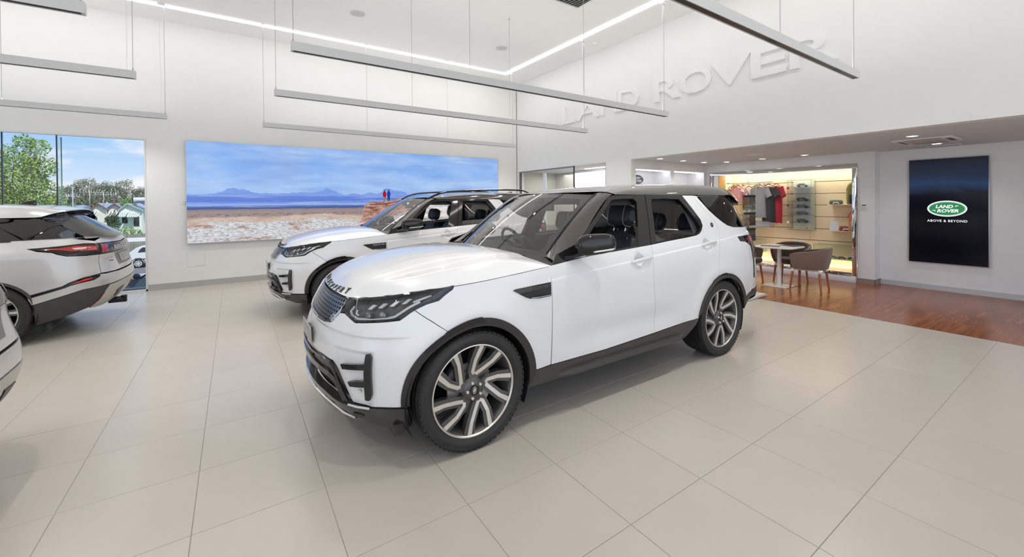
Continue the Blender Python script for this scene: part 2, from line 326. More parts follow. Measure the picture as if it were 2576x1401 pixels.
d = struct(MB().box(9.85, 9.9, 7.05, 7.15, 0, 2.3).box(9.85, 9.9, 7.95, 8.05, 0, 2.3).box(9.85, 9.9, 7.05, 8.05, 2.2, 2.3).obj('door_1', mat('door_frame_brown', srgb(150, 122, 100), .5, vary=.05)), 'brown door frame in the office corridor')
MB().box(9.87, 9.895, 7.15, 7.95, 0, 2.2).obj('door_leaf', mat('door_leaf_tan', srgb(170, 142, 118), .5, vary=.05), d)
for k, (x, y0_, y1_) in enumerate(((8.05, 6.75, 8.3), (9.0, 6.7, 8.9))):
    o = MB().box(x-.03, x+.03, y0_, y1_, ZS-.012, ZS).obj('light_strip', ledm); tag(o, ('slim ceiling light strip nearer the office glass', 'slim ceiling light strip deeper in the office')[k], 'light')
# LED line in the showroom ceiling
for k, (a, lab) in enumerate((((-12.5, 6.24, 9.385, 9.48), 'glowing ceiling light line that runs along the picture wall'), ((6.135, 6.24, -5.5, 9.382), 'glowing ceiling light line that runs along the lettered wall'))):
    o = MB().box(a[0], a[1], a[2], a[3], ZC-.014, ZC-.0015).obj('light_line', ledm); tag(o, lab, 'light')
# pendants
def pendant(x0, x1, y, wires, label, canopy=None, slot=blackslot, canopies=()):
    r = empty('linear_pendant', ((x0+x1)/2, y, 3.115), 0, label, 'pendant light', 'linear pendants over the cars'); L = (x1-x0)/2
    m = MB(); m.box(-L, L, -.035, .035, .012, .09); m.box(-L, L, -.035, -.028, 0, .012); m.box(-L, L, .028, .035, 0, .012); m.box(-L, -L+.02, -.028, .028, 0, .012); m.box(L-.02, L, -.028, .028, 0, .012)
    m.obj('housing', alu, r); MB().box(-L+.02, L-.02, -.028, .028, .0065, .0118).obj('louvre', slot, r)
    cx = (x0+x1)/2
    for x in wires:
        w = MB(); w.cyl((x-cx, 0, .09), .0032, ZC-3.205, 6); w.cyl((x-cx, 0, .088), .007, .035, 8); w.cyl((x-cx, 0, ZC-3.115-.012), .012, .012, 10); w.obj('wire', wire, r)
    for x in canopies:
        MB().box(x-cx-.05, x-cx+.05, -.03, .03, ZC-3.115-.025, ZC-3.115).obj('canopy', plastic, r, bev=.003)
        n = 9; MB().tube([(x-cx-.022+.008*math.sin(i*.9), 0, .09+(ZC-3.115-.115)*i/(n-1)) for i in range(n)], .0026, 6).obj('power_cord', plastic, r)
    a = light('ceiling_fill', 'AREA', (0, 0, .096), 15*(x1-x0)/5.95, (1, .99, .98), rot=(PI, 0, 0), shape='RECTANGLE', size=x1-x0-.3, size_y=.04); a.parent = r  # added fill light that lifts the ceiling, not a known pendant fitting
    for k in range(4):
        a = light('pendant_lamp', 'SPOT', (-L+.6+k*(2*L-1.2)/3, 0, .004), 92, (1, .975, .94), rot=(0, 0, 0), spot_size=2.5, spot_blend=.9, shadow_soft_size=.022); a.parent = r
        MB().box(-.06, .06, -.024, .024, .004, .0064, M=Matrix.Translation((-L+.6+k*(2*L-1.2)/3, 0, 0))).obj('lens_cluster', blackm, r)
    return r
for y, lab in ((9.35, 'farthest'), (6.57, 'second farthest'), (4.56, 'third farthest'), (1.86, 'nearest')):
    row = {'farthest': 'farthest of its row, by the picture wall', 'second farthest': 'second from the picture wall', 'third farthest': 'third from the picture wall', 'nearest': 'nearest of its row'}[lab]
    pendant(.48, 6.43, y, (.50, 2.46, 4.40, 6.35), f'long white pendant on the right, {row}', slot=brownslot if y < 2 else blackslot, canopies=(6.33,))
    pendant(-6.9, -.95, y, (-6.85, -4.8, -2.85, -.975), f'long white pendant on the left, {row}', canopies=(-1.01,))
# ceiling fittings
for k, (x, y) in enumerate(((1.93, 7.91), (5.09, 7.91))):
    r = empty('ceiling_speaker', (x, y, ZC), 0, ('round white ceiling speaker nearer the middle of the ceiling', 'round white ceiling speaker nearer the lettered wall')[k], 'speaker', 'ceiling speakers')
    MB().lathe([(.145, .001), (.147, -.006), (.135, -.009), (.128, -.004)], 40).obj('bezel', plastic, r, recalc=False); MB().cyl((0, 0, -.005), .128, .005, 40).obj('grille', mat('speaker_mesh', srgb(206, 206, 206), .7, vary=.05, vscale=200), r); MB().box(-.02, .02, -.004, .004, -.0065, -.005).obj('badge', greyplast, r)
r = empty('smoke_detector', (6.67, 6.53, ZC), 0, 'small round smoke detector on the ceiling by the lettered wall', 'smoke detector')
MB().lathe([(.001, -.045), (.04, -.043), (.05, -.03), (.062, -.02), (.065, 0)], 24).obj('body', plastic, r); MB().cyl((.03, 0, -.046), .004, .003, 8).obj('lamp', greyplast, r)
r = empty('air_grille', (4.92, 5.25, ZC), 0, 'slatted air grille in the ceiling at the top edge', 'grille')
MB().box(-.3, .3, -.3, -.26, -.012, 0).box(-.3, .3, .26, .3, -.012, 0).box(-.3, -.26, -.26, .26, -.012, 0).box(.26, .3, -.26, .26, -.012, 0).obj('frame', plastic, r); MB().box(-.26, .26, -.26, .26, -.003, -.001).obj('backing', blackm, r)
for k in range(11): MB().box(-.26, .26, -.012, .012, -.002, .002, M=Matrix.Translation((0, -.235+k*.047, -.008)) @ Matrix.Rotation(.6, 4, 'X')).obj('slat', plastic, r)
def downlight(x, y, lab):
    r = empty('downlight', (x, y, ZS), 0, lab, 'downlight', 'lounge downlights'); MB().lathe([(.075, .0), (.077, -.006), (.062, -.008), (.058, -.001)], 28).obj('trim_ring', plastic, r, recalc=False)
    MB().cyl((0, 0, -.004), .058, .003, 24).obj('lens', mat('downlight_glow', (1, 1, 1), .5, emit=(1, .99, .96), estr=14), r)
    a = light('downlight_lamp', 'SPOT', (0, 0, -.02), 26, (1, .97, .92), rot=(0, 0, 0), spot_size=2.1, spot_blend=.8, shadow_soft_size=.05); a.parent = r
for x, y, lab in ((7.557, 5.534, 'ceiling downlight over the niche with the oval sign, nearest the opening'), (8.404, 5.549, 'ceiling downlight in front of the niches, middle of three'), (9.189, 5.522, 'ceiling downlight in front of the plain niche, farthest of three'), (9.587, 5.2, 'downlight over the left end of the shop display'), (9.586, 4.408, 'downlight over the middle of the shop display'), (9.546, 3.592, 'downlight over the right end of the shop display'), (8.083, 1.696, 'downlight beside the ceiling cassette, nearer the showroom'), (9.552, 1.711, 'downlight between the ceiling cassette and the slot vent')): downlight(x, y, lab)
r = empty('air_cassette', (8.82, 1.69, ZS), 0, 'square white air conditioning cassette in the lounge ceiling', 'air conditioner')
MB().box(-.36, .36, -.33, .33, -.022, 0).obj('fascia', plastic, r, bev=.008)
MB().box(-.2, .2, -.2, .2, -.026, -.021).obj('intake', mat('intake_grey', srgb(190, 190, 192), .6, vary=.05), r, bev=.003)
for s in (-1, 1):
    MB().box(-.22, .22, s*.265-.03, s*.265+.03, -.0245, -.021).obj('louvre', mat('louvre_grey', srgb(120, 118, 116), .5, vary=.05), r); MB().box(s*.29-.03, s*.29+.03, -.2, .2, -.0245, -.021).obj('louvre', MATS['louvre_grey'], r)
r = empty('slot_vent', (9.97, 1.7, ZS), 0, 'slim slot vent in the lounge ceiling near the screen', 'vent'); MB().box(-.08, .08, -.2, .2, -.012, 0).obj('frame', plastic, r, bev=.002)
for k in (-1, 0, 1): MB().box(k*.045-.008, k*.045+.008, -.18, .18, -.0135, -.0115).obj('slot', MATS['louvre_grey'], r)
r = empty('access_cover', (8.55, 4.1, ZS), 0, 'faint round access cover in the lounge ceiling', 'cover'); MB().cyl((0, 0, -.004), .16, .004, 32).obj('disc', ceilm, r); MB().lathe([(.16, 0), (.166, -.003), (.16, -.006)], 32).obj('rim', plastic, r, recalc=False)
# wall lettering
r = empty('wall_lettering', (XW, 0, 3.825), 0, 'large white raised lettering high on the right wall', 'lettering')
letm = mat('letter_white', srgb(238, 238, 236), .5, vary=.008)
for ch, y0_, y1_ in (('L', 8.145, 7.63), ('A', 7.62, 6.80), ('N', 6.765, 6.28), ('D', 6.27, 5.69), ('R', 5.32, 4.725), ('O', 4.735, 4.10), ('V', 4.125, 3.44), ('E', 3.43, 2.90), ('R', 2.86, 2.25)):
    v, f = text_fit(ch, abs(y1_-y0_), .445, extrude=.0, bold=.010); a = np.array(v); n = len(v)
    M = Matrix(((0, 0, -1, 0), (-1, 0, 0, (y0_+y1_)/2), (0, 1, 0, 0), (0, 0, 0, 1)))
    bm = bmesh.new(); bv = [bm.verts.new(p) for p in v]
    for q in f: bm.faces.new([bv[i] for i in q])
    g = bmesh.ops.extrude_face_region(bm, geom=bm.faces[:]); bmesh.ops.translate(bm, verts=[e for e in g['geom'] if isinstance(e, bmesh.types.BMVert)], vec=(0, 0, .035))
    bmesh.ops.recalc_face_normals(bm, faces=bm.faces); bm.transform(M); me = bpy.data.meshes.new('letter'); bm.to_mesh(me); bm.free(); me.materials.append(letm)
    o = bpy.data.objects.new('letter', me); COL.objects.link(o); o.parent = r; o.location.x = 0
# back-lit picture
def picture_material():
    m = bpy.data.materials.new('picture_print'); m.use_nodes = True; t = m.node_tree; t.nodes.clear(); L = t.links.new
    tc = N(t, 'ShaderNodeTexCoord'); sp = N(t, 'ShaderNodeSeparateXYZ'); L(tc.outputs['Object'], sp.inputs[0])      # x 0..7.16, z 0..2.02
    def noise(sx, sz, scale, det=6, rough=.6, off=0):
        mp = N(t, 'ShaderNodeMapping'); mp.inputs['Scale'].default_value = (sx, 1, sz); mp.inputs['Location'].default_value = (off, 0, off); L(tc.outputs['Object'], mp.inputs[0])
        n = N(t, 'ShaderNodeTexNoise', i_Scale=scale, i_Detail=float(det), i_Roughness=rough); L(mp.outputs[0], n.inputs['Vector']); return n.outputs[0]
    def ramp(src, els, interp='LINEAR'):
        r = N(t, 'ShaderNodeValToRGB'); r.color_ramp.interpolation = interp; e = r.color_ramp.elements; e[0].position, e[0].color = els[0][0], (*els[0][1], 1); e[1].position, e[1].color = els[-1][0], (*els[-1][1], 1)
        for p, c in els[1:-1]: k = e.new(p); k.color = (*c, 1)
        L(src, r.inputs[0]); return r.outputs[0]
    def math_(op, a, b=None, c=None, clamp=False):
        n = N(t, 'ShaderNodeMath', operation=op); n.use_clamp = clamp
        for i, q in enumerate((a, b, c)):
            if q is None: continue
            if isinstance(q, (int, float)): n.inputs[i].default_value = q
            else: L(q, n.inputs[i])
        return n.outputs[0]
    def mix(f, a, b):
        n = N(t, 'ShaderNodeMix', data_type='RGBA'); L(f, n.inputs[0])
        for i, q in ((6, a), (7, b)):
            if isinstance(q, tuple): n.inputs[i].default_value = (*q, 1)
            else: L(q, n.inputs[i])
        return n.outputs[2]
    x, z = sp.outputs[0], sp.outputs[2]
    sky = ramp(math_('DIVIDE', z, 2.02), [(.42, srgb(150, 182, 234)), (.56, srgb(156, 194, 244)), (.72, srgb(136, 182, 242)), (1, srgb(126, 172, 236))])
    sky = mix(ramp(noise(.45, 1.8, 1.6, 7, .55), [(.38, (0, 0, 0)), (.68, (.9, .9, .9))]), sky, srgb(184, 210, 246))
    sky = mix(ramp(noise(.3, 2.6, 2.2, 5, .5, 7), [(.46, (0, 0, 0)), (.72, (.75, .75, .75))]), sky, srgb(128, 160, 222))
    sky = mix(ramp(noise(.5, 4.5, 1.5, 6, .5, 3), [(.62, (0, 0, 0)), (.75, (.8, .8, .8))]), sky, srgb(190, 212, 238))
    # ground bands
    zz = math_('ADD', z, math_('MULTIPLY', math_('SUBTRACT', noise(1.2, .5, 2.4), .5), .035))
    grd = ramp(math_('DIVIDE', zz, 1.2), [(.40, srgb(176, 156, 150)), (.50, srgb(160, 144, 144)), (.545, srgb(150, 138, 142)), (.56, srgb(78, 86, 140)), (.575, srgb(64, 88, 164)), (.605, srgb(96, 130, 204)), (.625, srgb(158, 182, 228)), (.655, srgb(120, 152, 226)), (.69, srgb(92, 126, 216)), (.775, srgb(100, 134, 220)), (.80, srgb(150, 178, 236)), (1, srgb(150, 178, 236))])
    streak = ramp(noise(.35, 9, 2.0, 6, .55, 11), [(.54, (0, 0, 0)), (.66, (.75, .75, .75))]); hz = ramp(math_('DIVIDE', z, 1.2), [(.57, (0, 0, 0)), (.60, (1, 1, 1)), (.78, (.8, .8, .8)), (.80, (0, 0, 0))]); grd = mix(math_('MULTIPLY', streak, hz), grd, srgb(176, 196, 232))
    scrub = ramp(noise(1.3, 26, 5, 8, .78, 2), [(.50, (0, 0, 0)), (.56, (1, 1, 1))])
    band = ramp(math_('DIVIDE', z, 1.0), [(.49, (0, 0, 0)), (.525, (1, 1, 1)), (.56, (1, 1, 1)), (.59, (.12, .12, .12)), (.63, (.25, .25, .25)), (.665, (.9, .9, .9)), (.685, (0, 0, 0))])
    grd = mix(math_('MULTIPLY', band, scrub), grd, srgb(82, 70, 66))
    # mountains
    ridge = math_('MULTIPLY_ADD', ramp(noise(1.0, 0, 1.25, 7, .52, 5), [(.38, (0, 0, 0)), (.50, (.30, .30, .30)), (.66, (1, 1, 1))]), .20, .965)
    sky = mix(math_('MULTIPLY_ADD', math_('SUBTRACT', ridge, z), 60, .5, True), sky, mix(ramp(noise(.6, 10, 2, 5, .5), [(.4, (0, 0, 0)), (.7, (.7, .7, .7))]), srgb(112, 150, 226), srgb(150, 182, 238)))
    col = mix(math_('MULTIPLY_ADD', math_('SUBTRACT', z, .955), 40, .5, True), grd, sky)
    # salt foreground
    edge = math_('MULTIPLY_ADD', noise(.55, .4, 1.6, 6, .55, 9), .42, .27)
    rock = ramp(noise(2.6, 7.5, 4.5, 12, .74), [(.32, srgb(112, 100, 100)), (.43, srgb(176, 172, 174)), (.52, srgb(214, 218, 222)), (.68, srgb(240, 243, 245))])
    red = ramp(noise(.8, 2.6, 2.6, 6, .6, 4), [(.52, (0, 0, 0)), (.62, (1, 1, 1))])
    rock = mix(red, rock, mix(ramp(noise(3, 7, 6, 6), [(.4, (0, 0, 0)), (.62, (1, 1, 1))]), srgb(148, 102, 90), srgb(206, 176, 164)))
    rim = math_('MULTIPLY_ADD', math_('SUBTRACT', z, math_('SUBTRACT', edge, .10)), 18, .5, True)
    rock = mix(math_('MULTIPLY', rim, .7), rock, srgb(205, 172, 152))
    col = mix(math_('MULTIPLY_ADD', math_('SUBTRACT', edge, z), 40, .5, True), col, rock)
    em = N(t, 'ShaderNodeEmission'); em.inputs[1].default_value = 1.0; L(col, em.inputs[0]); gs = N(t, 'ShaderNodeBsdfGlossy'); gs.inputs['Roughness'].default_value = .3
    ms = N(t, 'ShaderNodeMixShader'); ms.inputs[0].default_value = .03; L(em.outputs[0], ms.inputs[1]); L(gs.outputs[0], ms.inputs[2])
    o = N(t, 'ShaderNodeOutputMaterial'); L(ms.outputs[0], o.inputs[0]); MATS['picture_print'] = m; return m
r = empty('lightbox_picture', (-.77, YW-.06, .853), 0, 'wide back-lit landscape picture of salt flats, sky and two hikers on the white wall', 'picture')
MB().box(0, 7.164, .002, .06, 0, 2.022).obj('frame', mat('frame_silver', srgb(190, 192, 196), .35, .7, vary=.02), r); MB().box(.008, 7.156, 0, .002, .008, 2.014).obj('print', picture_material(), r)
def emat(name, c1, c2, sc, s=1.0):
    if name in MATS: return MATS[name]
    m = bpy.data.materials.new(name); m.use_nodes = True; t = m.node_tree; t.nodes.clear(); tc = N(t, 'ShaderNodeTexCoord'); mp = N(t, 'ShaderNodeMapping'); mp.inputs['Scale'].default_value = sc
    t.links.new(tc.outputs['Object'], mp.inputs[0]); nz = N(t, 'ShaderNodeTexNoise', i_Scale=1.0, i_Detail=8.0, i_Roughness=.7); t.links.new(mp.outputs[0], nz.inputs['Vector'])
    rp = N(t, 'ShaderNodeValToRGB'); rp.color_ramp.elements[0].position = .36; rp.color_ramp.elements[1].position = .62; rp.color_ramp.elements[0].color = (*c1, 1); rp.color_ramp.elements[1].color = (*c2, 1)
    em = N(t, 'ShaderNodeEmission'); em.inputs[1].default_value = s; o = N(t, 'ShaderNodeOutputMaterial'); t.links.new(nz.outputs[0], rp.inputs[0]); t.links.new(rp.outputs[0], em.inputs[0]); t.links.new(em.outputs[0], o.inputs[0]); MATS[name] = m; return m

px_ = lambda x, z: (x, z)
rk = emat('print_cliff', srgb(112, 62, 54), srgb(214, 172, 156), (3.5, 1, 11))
def printed(name, poly, m, d=.0012): B = MB(); B.prism(poly, -d, .0005, 'xz'); return B.obj(name, m, r)
printed('printed_cliff', [(3.262, .299), (3.30, .40), (3.345, .47), (3.33, .56), (3.36, .62), (3.355, .71), (3.40, .735), (3.47, .75), (3.48, .79), (3.60, .80), (3.85, .808), (4.02, .815), (4.12, .85), (4.25, .884), (4.7, .91), (5.4, .93), (5.9, .90), (6.6, .70), (7.155, .62), (7.155, .05), (3.5, .02), (3.35, .15)], rk)
printed('printed_cliff', [(3.262, .299), (3.35, .15), (3.5, .02), (7.155, .01), (7.155, .60), (6.0, .74), (5.0, .70), (4.2, .50), (3.7, .26)], emat('print_salt', srgb(150, 140, 138), srgb(244, 242, 240), (3, 1, 9)), .0016)
printed('printed_ledge', [(3.48, .745), (3.9, .765), (4.25, .83), (4.24, .80), (3.9, .735), (3.5, .715)], emat('print_shadow_rock', srgb(96, 60, 54), srgb(150, 104, 94), (4, 1, 14)), .0014)
hik = {'red': srgb(190, 24, 34), 'blue': srgb(40, 66, 190)}
for k, (x, c) in enumerate(((3.854, 'red'), (3.957, 'blue'))):
    z0 = .808+.008*k; jm = emat('print_jacket_'+c, tuple(q*.8 for q in hik[c]), hik[c], (9, 1, 9)); tm_ = emat('print_trousers_%d' % k, (srgb(120, 104, 92), srgb(44, 42, 56))[k], (srgb(160, 140, 124), srgb(70, 66, 80))[k], (9, 1, 9)); hm = emat('print_hair', srgb(50, 38, 36), srgb(90, 66, 58), (30, 1, 30))
    printed('printed_trousers', [(x-.030, z0), (x-.010, z0), (x-.002, z0+.09), (x+.008, z0), (x+.028, z0), (x+.026, z0+.13), (x-.030, z0+.13)], tm_, .0020); printed('printed_jacket', [(x-.034, z0+.11), (x+.032, z0+.11), (x+.044, z0+.15), (x+.040, z0+.20), (x+.026, z0+.235), (x+.010, z0+.25), (x-.010, z0+.25), (x-.028, z0+.235), (x-.044, z0+.19), (x-.042, z0+.14)], jm, .0024); printed('printed_head', [(x+.014*math.cos(2*PI*i/10), z0+.268+.019*math.sin(2*PI*i/10)) for i in range(10)], hm, .0022)

light('office_fill', 'AREA', (8.3, 8.6, 2.45), 38, (1, .98, .95), rot=(0, 0, 0), shape='RECTANGLE', size=1.6, size_y=2.4)  # added fill without a fitting, brightens the office behind the glass
light('office_fill', 'AREA', (9.2, 7.2, 2.45), 18, (1, .98, .95), rot=(0, 0, 0), shape='RECTANGLE', size=1.0, size_y=.8)  # second added fill, deeper in the office
# ================================================================== CARS: body surface library
class Wrap:      # lower body and greenhouse sides: plan outline (nose to tail) swept up through height tables
    def __init__(s, plan, fx, rx, wz, fade=(-.7, .45), rfade=(2.9, 4.0), bump=None, x0=1.0):
        P = np.array(plan, float); L = np.concatenate([[0], np.cumsum(np.hypot(*np.diff(P, axis=0).T))])
        Pm = np.vstack([P[:0:-1]*[1, -1], P, P[-2::-1]*[1, -1]]); Lm = np.concatenate([-L[:0:-1], L, 2*L[-1]-L[-2::-1]])
        s.px = spline(Lm, Pm[:, 0]); s.py = spline(Lm, Pm[:, 1]); ss = np.linspace(0, L[-1], 4000)
        k = np.argmin(abs(s.px(ss)-x0)+(s.py(ss) < .5)*9); s.off = ss[k]-x0; s.q0 = -s.off; s.q1 = L[-1]-s.off
        s.fx = spline(*zip(*fx)); s.rx = spline(*zip(*rx)); s.wz = spline(*zip(*wz)); s.fade = fade; s.rfade = rfade; s.bump = bump
    def __call__(s, q, z):
        q = np.asarray(q, float); z = np.asarray(z, float); a = q+s.off; x = s.px(a); y = s.py(a)*s.wz(z)
        if s.bump is not None: y = y+s.bump(x, z)*sstep(.55, .9, abs(y))*np.sign(y)
        xx = x+s.fx(z)*(1-sstep(s.fade[0], s.fade[1], x))+s.rx(z)*sstep(s.rfade[0], s.rfade[1], x)
        return np.stack([xx, -y, z+0*xx], -1)
    def normal(s, q, z, e=2e-3):
        a = s(q+e, z)-s(q-e, z); b = s(q, z+e)-s(q, z-e); n = np.cross(a, b)
        return n/np.maximum(np.linalg.norm(n, axis=-1, keepdims=True), 1e-9)
    def at(s, q, z, off=0): return s(q, z)+s.normal(q, z)*np.asarray(off)[..., None] if np.ndim(off) else s(q, z)+s.normal(q, z)*off
    def mir(s, pts):    # complete a half outline at the nose by mirroring
        return list(pts)+[(2*s.q0-q, z) for q, z in list(pts)[::-1] if abs(q-s.q0) > 1e-6]
def ccw(P):
    a = sum(P[i][0]*P[(i+1) % len(P)][1]-P[(i+1) % len(P)][0]*P[i][1] for i in range(len(P))); return list(P) if a > 0 else list(P)[::-1]
def inset(P, g):
    n = len(P); out = []
    for i in range(n):
        a, b, c = np.array(P[i-1]), np.array(P[i]), np.array(P[(i+1) % n]); d1 = b-a; d2 = c-b
        d1 = d1/max(np.hypot(*d1), 1e-9); d2 = d2/max(np.hypot(*d2), 1e-9); n1 = np.array([-d1[1], d1[0]]); n2 = np.array([-d2[1], d2[0]]); m = n1+n2; k = 0
        out.append(tuple(b+m*(g/max(m@m/2, .5))))
    return out
def arc(c, r, a0, a1, n=18, rz=None): return [(c[0]+r*math.cos(math.radians(a0+(a1-a0)*i/n)), c[1]+(rz or r)*math.sin(math.radians(a0+(a1-a0)*i/n))) for i in range(n+1)]
def from_arrays(name, P, F, NL, mats, parent, mi=None, flat=None):
    me = bpy.data.meshes.new(name); me.from_pydata([tuple(p) for p in P], [], F)
    for m in (mats if isinstance(mats, (list, tuple)) else [mats]): me.materials.append(m)
    if mi is not None: me.polygons.foreach_set('material_index', mi)
    me.polygons.foreach_set('use_smooth', [True]*len(F))
    if NL is not None: me.normals_split_custom_set([tuple(n) for n in NL])
    o = bpy.data.objects.new(name, me); COL.objects.link(o); o.parent = parent; return o
def panel(name, S, poly, m, parent, off=0., gap=.0019, thick=.012, cell=.04, tilt=.0687, extra_q=(), extra_t=(), sides=(1, -1), warp=None):
    """sheet panel: outline in (q, z), filled with a grid, laid on surface S, with an inward rim; both car sides"""
    poly = ccw(poly); poly = inset(poly, gap) if gap else poly
    bm = bmesh.new(); bm.faces.new([bm.verts.new((q, z, 0)) for q, z in poly]); bm.normal_update(); bmesh.ops.triangulate(bm, faces=bm.faces[:], ngon_method='EAR_CLIP'); qs = [p[0] for p in poly]; ts = [p[1]-tilt*p[0] for p in poly]
    cuts = [((k*cell, 0, 0), (1, 0, 0)) for k in range(math.ceil(min(qs)/cell), math.floor(max(qs)/cell)+1)]+[((e, 0, 0), (1, 0, 0)) for e in extra_q]
    tn = Vector((-tilt, 1, 0)).normalized(); cuts += [((0, k*cell, 0), tn) for k in range(math.ceil(min(ts)/cell), math.floor(max(ts)/cell)+1)]+[((0, e, 0), tn) for e in extra_t]
    for co, no in cuts: bmesh.ops.bisect_plane(bm, geom=bm.verts[:]+bm.edges[:]+bm.faces[:], dist=1e-6, plane_co=co, plane_no=no)
    bmesh.ops.dissolve_degenerate(bm, dist=2e-4, edges=bm.edges[:])
    bm.verts.index_update(); Q = np.array([v.co[:2] for v in bm.verts]); F = [[v.index for v in f.verts] for f in bm.faces]; sgn = [f.normal.z for f in bm.faces]
    B = [(e.verts[0].index, e.verts[1].index, e.link_faces[0]) for e in bm.edges if len(e.link_faces) == 1]; Bo = []
    for a, b, f in B:
        ids = [v.index for v in f.verts]; i = ids.index(a); Bo.append((a, b) if ids[(i+1) % len(ids)] == b else (b, a))
    bm.free(); n3 = S.normal(Q[:, 0], Q[:, 1]); o_ = off if warp is None else off+warp(Q[:, 0], Q[:, 1]); P = S(Q[:, 0], Q[:, 1])+n3*np.reshape(o_, (-1, 1) if np.ndim(o_) else ())
    if warp is not None:
        e = 1.5e-3; f_ = lambda a, b: S(a, b)+S.normal(a, b)*np.reshape(off+warp(a, b), (-1, 1)); n3 = np.cross(f_(Q[:, 0]+e, Q[:, 1])-f_(Q[:, 0]-e, Q[:, 1]), f_(Q[:, 0], Q[:, 1]+e)-f_(Q[:, 0], Q[:, 1]-e)); n3 /= np.linalg.norm(n3, axis=1, keepdims=True)
    # which winding faces outwards
    f0 = F[0]; a, b, c = P[f0[0]], P[f0[1]], P[f0[2]]; k0 = max(range(len(F)), key=lambda k: len(F[k])); 
    tot = 0
    for f in F[:: max(1, len(F)//30)]: tot += np.dot(np.cross(P[f[1]]-P[f[0]], P[f[2]]-P[f[1]]), n3[f[0]])
    flip = tot < 0; nv = len(P); bset = sorted({i for e in Bo for i in e}); rid = {v: nv+i for i, v in enumerate(bset)}; rid2 = {v: nv+len(bset)+i for i, v in enumerate(bset)}
    PP = np.vstack([P, P[bset], P[bset]-n3[bset]*thick]); res = []
    for side in sides:
        V = PP*[1, side, 1]; nn = n3*[1, side, 1]; inv = flip ^ (side < 0); FF = []; NL = []
        for f in F:
            g = f[::-1] if inv else f; FF.append(g); NL += [nn[i] for i in g]
        if thick:
            for a, b in Bo:
                g = [rid[b], rid[a], rid2[a], rid2[b]]; g = g[::-1] if inv else g; nr = np.cross(V[g[1]]-V[g[0]], V[g[2]]-V[g[0]]); nr = nr/max(np.linalg.norm(nr), 1e-12); FF.append(g); NL += [nr]*4
        res.append(from_arrays(name, V, FF, NL, m, parent))
    return res
def ribbon(B, pts, w, h=.004, mi=0, closed=False):     # flat bar along 3-D points with given normals: pts = [(p, n), ...]
    P = [Vector(p) for p, n in pts]; Nn = [Vector(n) for p, n in pts]; k = len(P); W_ = w if isinstance(w, (list, tuple)) else [w]*k; rings = []
    for i in range(k):
        d = (P[(i+1) % k if closed else min(i+1, k-1)]-P[(i-1) if (closed or i) else 0]).normalized(); t = Nn[i].cross(d).normalized()*(W_[i]/2); u = Nn[i]*h
        rings.append([P[i]-t, P[i]+t, P[i]+t*.8+u, P[i]-t*.8+u])
    if closed: rings.append(rings[0])
    B.ring(rings, mi, False, not closed, not closed); return B
def on(S, q, z, off=0., side=1):
    p = S.at(np.float64(q), np.float64(z), off); n = S.normal(np.float64(q), np.float64(z)); return p*[1, side, 1], n*[1, side, 1]
def sheet(name, G, m, parent, uclosed=False, flipn=None, two=False):   # smooth grid of points G[i][j] with averaged normals
    G = np.array(G, float); a, b = G.shape[:2]; gu = np.gradient(G, axis=0); gv = np.gradient(G, axis=1); n = np.cross(gu, gv); ln = np.linalg.norm(n, axis=-1, keepdims=True); n = n/np.maximum(ln, 1e-9)
    if flipn is not None and np.mean((n*np.array(flipn)).sum(-1)) < 0: n = -n; rev = True
    else: rev = False
    F = []
    for i in range(a-1):
        for j in range(b-1):
            f = [i*b+j, (i+1)*b+j, (i+1)*b+j+1, i*b+j+1]; F.append(f[::-1] if rev else f)
    P = G.reshape(-1, 3); nn = n.reshape(-1, 3); return from_arrays(name, P, F, [nn[i] for f in F for i in f], m, parent)
# ------------------------------------------------------------------ car materials
paint = mat('white_paint', srgb(226, 226, 226), .30, coat=1.0, vary=.006, vscale=3)
silver_paint = mat('pale_silver_paint', srgb(196, 194, 192), .3, .25, coat=1.0, vary=.008, vscale=3)
gloss = mat('gloss_black', (.012, .0105, .0095), .06, coat=.3, vary=.1, spec=.45)
roofm = mat('roof_black', (.05, .041, .034), .10, coat=1.0, vary=.05)
satin = mat('trim_black', (.035, .031, .028), .42, vary=.1, vscale=20, bump=.05, bscale=500)
rubber = mat('tyre_rubber', (.026, .024, .023), .55, vary=.15, vscale=30, bump=.12, bscale=180)
rimdark = mat('rim_graphite', (.115, .110, .104), .35, .5, vary=.06)
rimface = mat('rim_machined', srgb(226, 218, 208), .3, .75, vary=.03, vscale=60)
darkin = mat('interior_black', (.022, .023, .025), .65, vary=.15)
leather = mat('black_leather', (.058, .068, .084), .42, vary=.12, vscale=18, bump=.2, bscale=260)
piping = mat('piping_cream', srgb(205, 200, 192), .6, vary=.05)
discm = mat('brake_steel', (.42, .38, .35), .35, .9, vary=.1, vscale=40)
cglass = glass_mat('car_glass', (.80, .80, .79), 1.2, ior=1.52, base=.10)
tglass = glass_mat('tinted_glass', (.055, .05, .045), 1.1, ior=1.55, base=.05)
clearl = glass_mat('lamp_cover', (.86, .87, .88), .9, ior=1.45, base=.02)
redl = mat('lamp_red', (.32, .012, .012), .15, coat=1, vary=.35, vscale=9, emit=(.5, .02, .02), estr=.10)
chromed = mat('car_chrome', (.8, .8, .8), .08, 1.0, vary=.02)
silvl = mat('silver_letter', srgb(215, 215, 214), .3, .7, vary=.02)
greyl = mat('grey_letter', srgb(118, 112, 106), .4, .3, vary=.04)
greenb = mat('badge_green', (.01, .05, .025), .3, coat=1, vary=.1)
plate_g = mat('plate_grey', srgb(172, 170, 166), .35, .3, vary=.03)
black_l = mat('letter_black', (.02, .02, .022), .3, vary=.1)
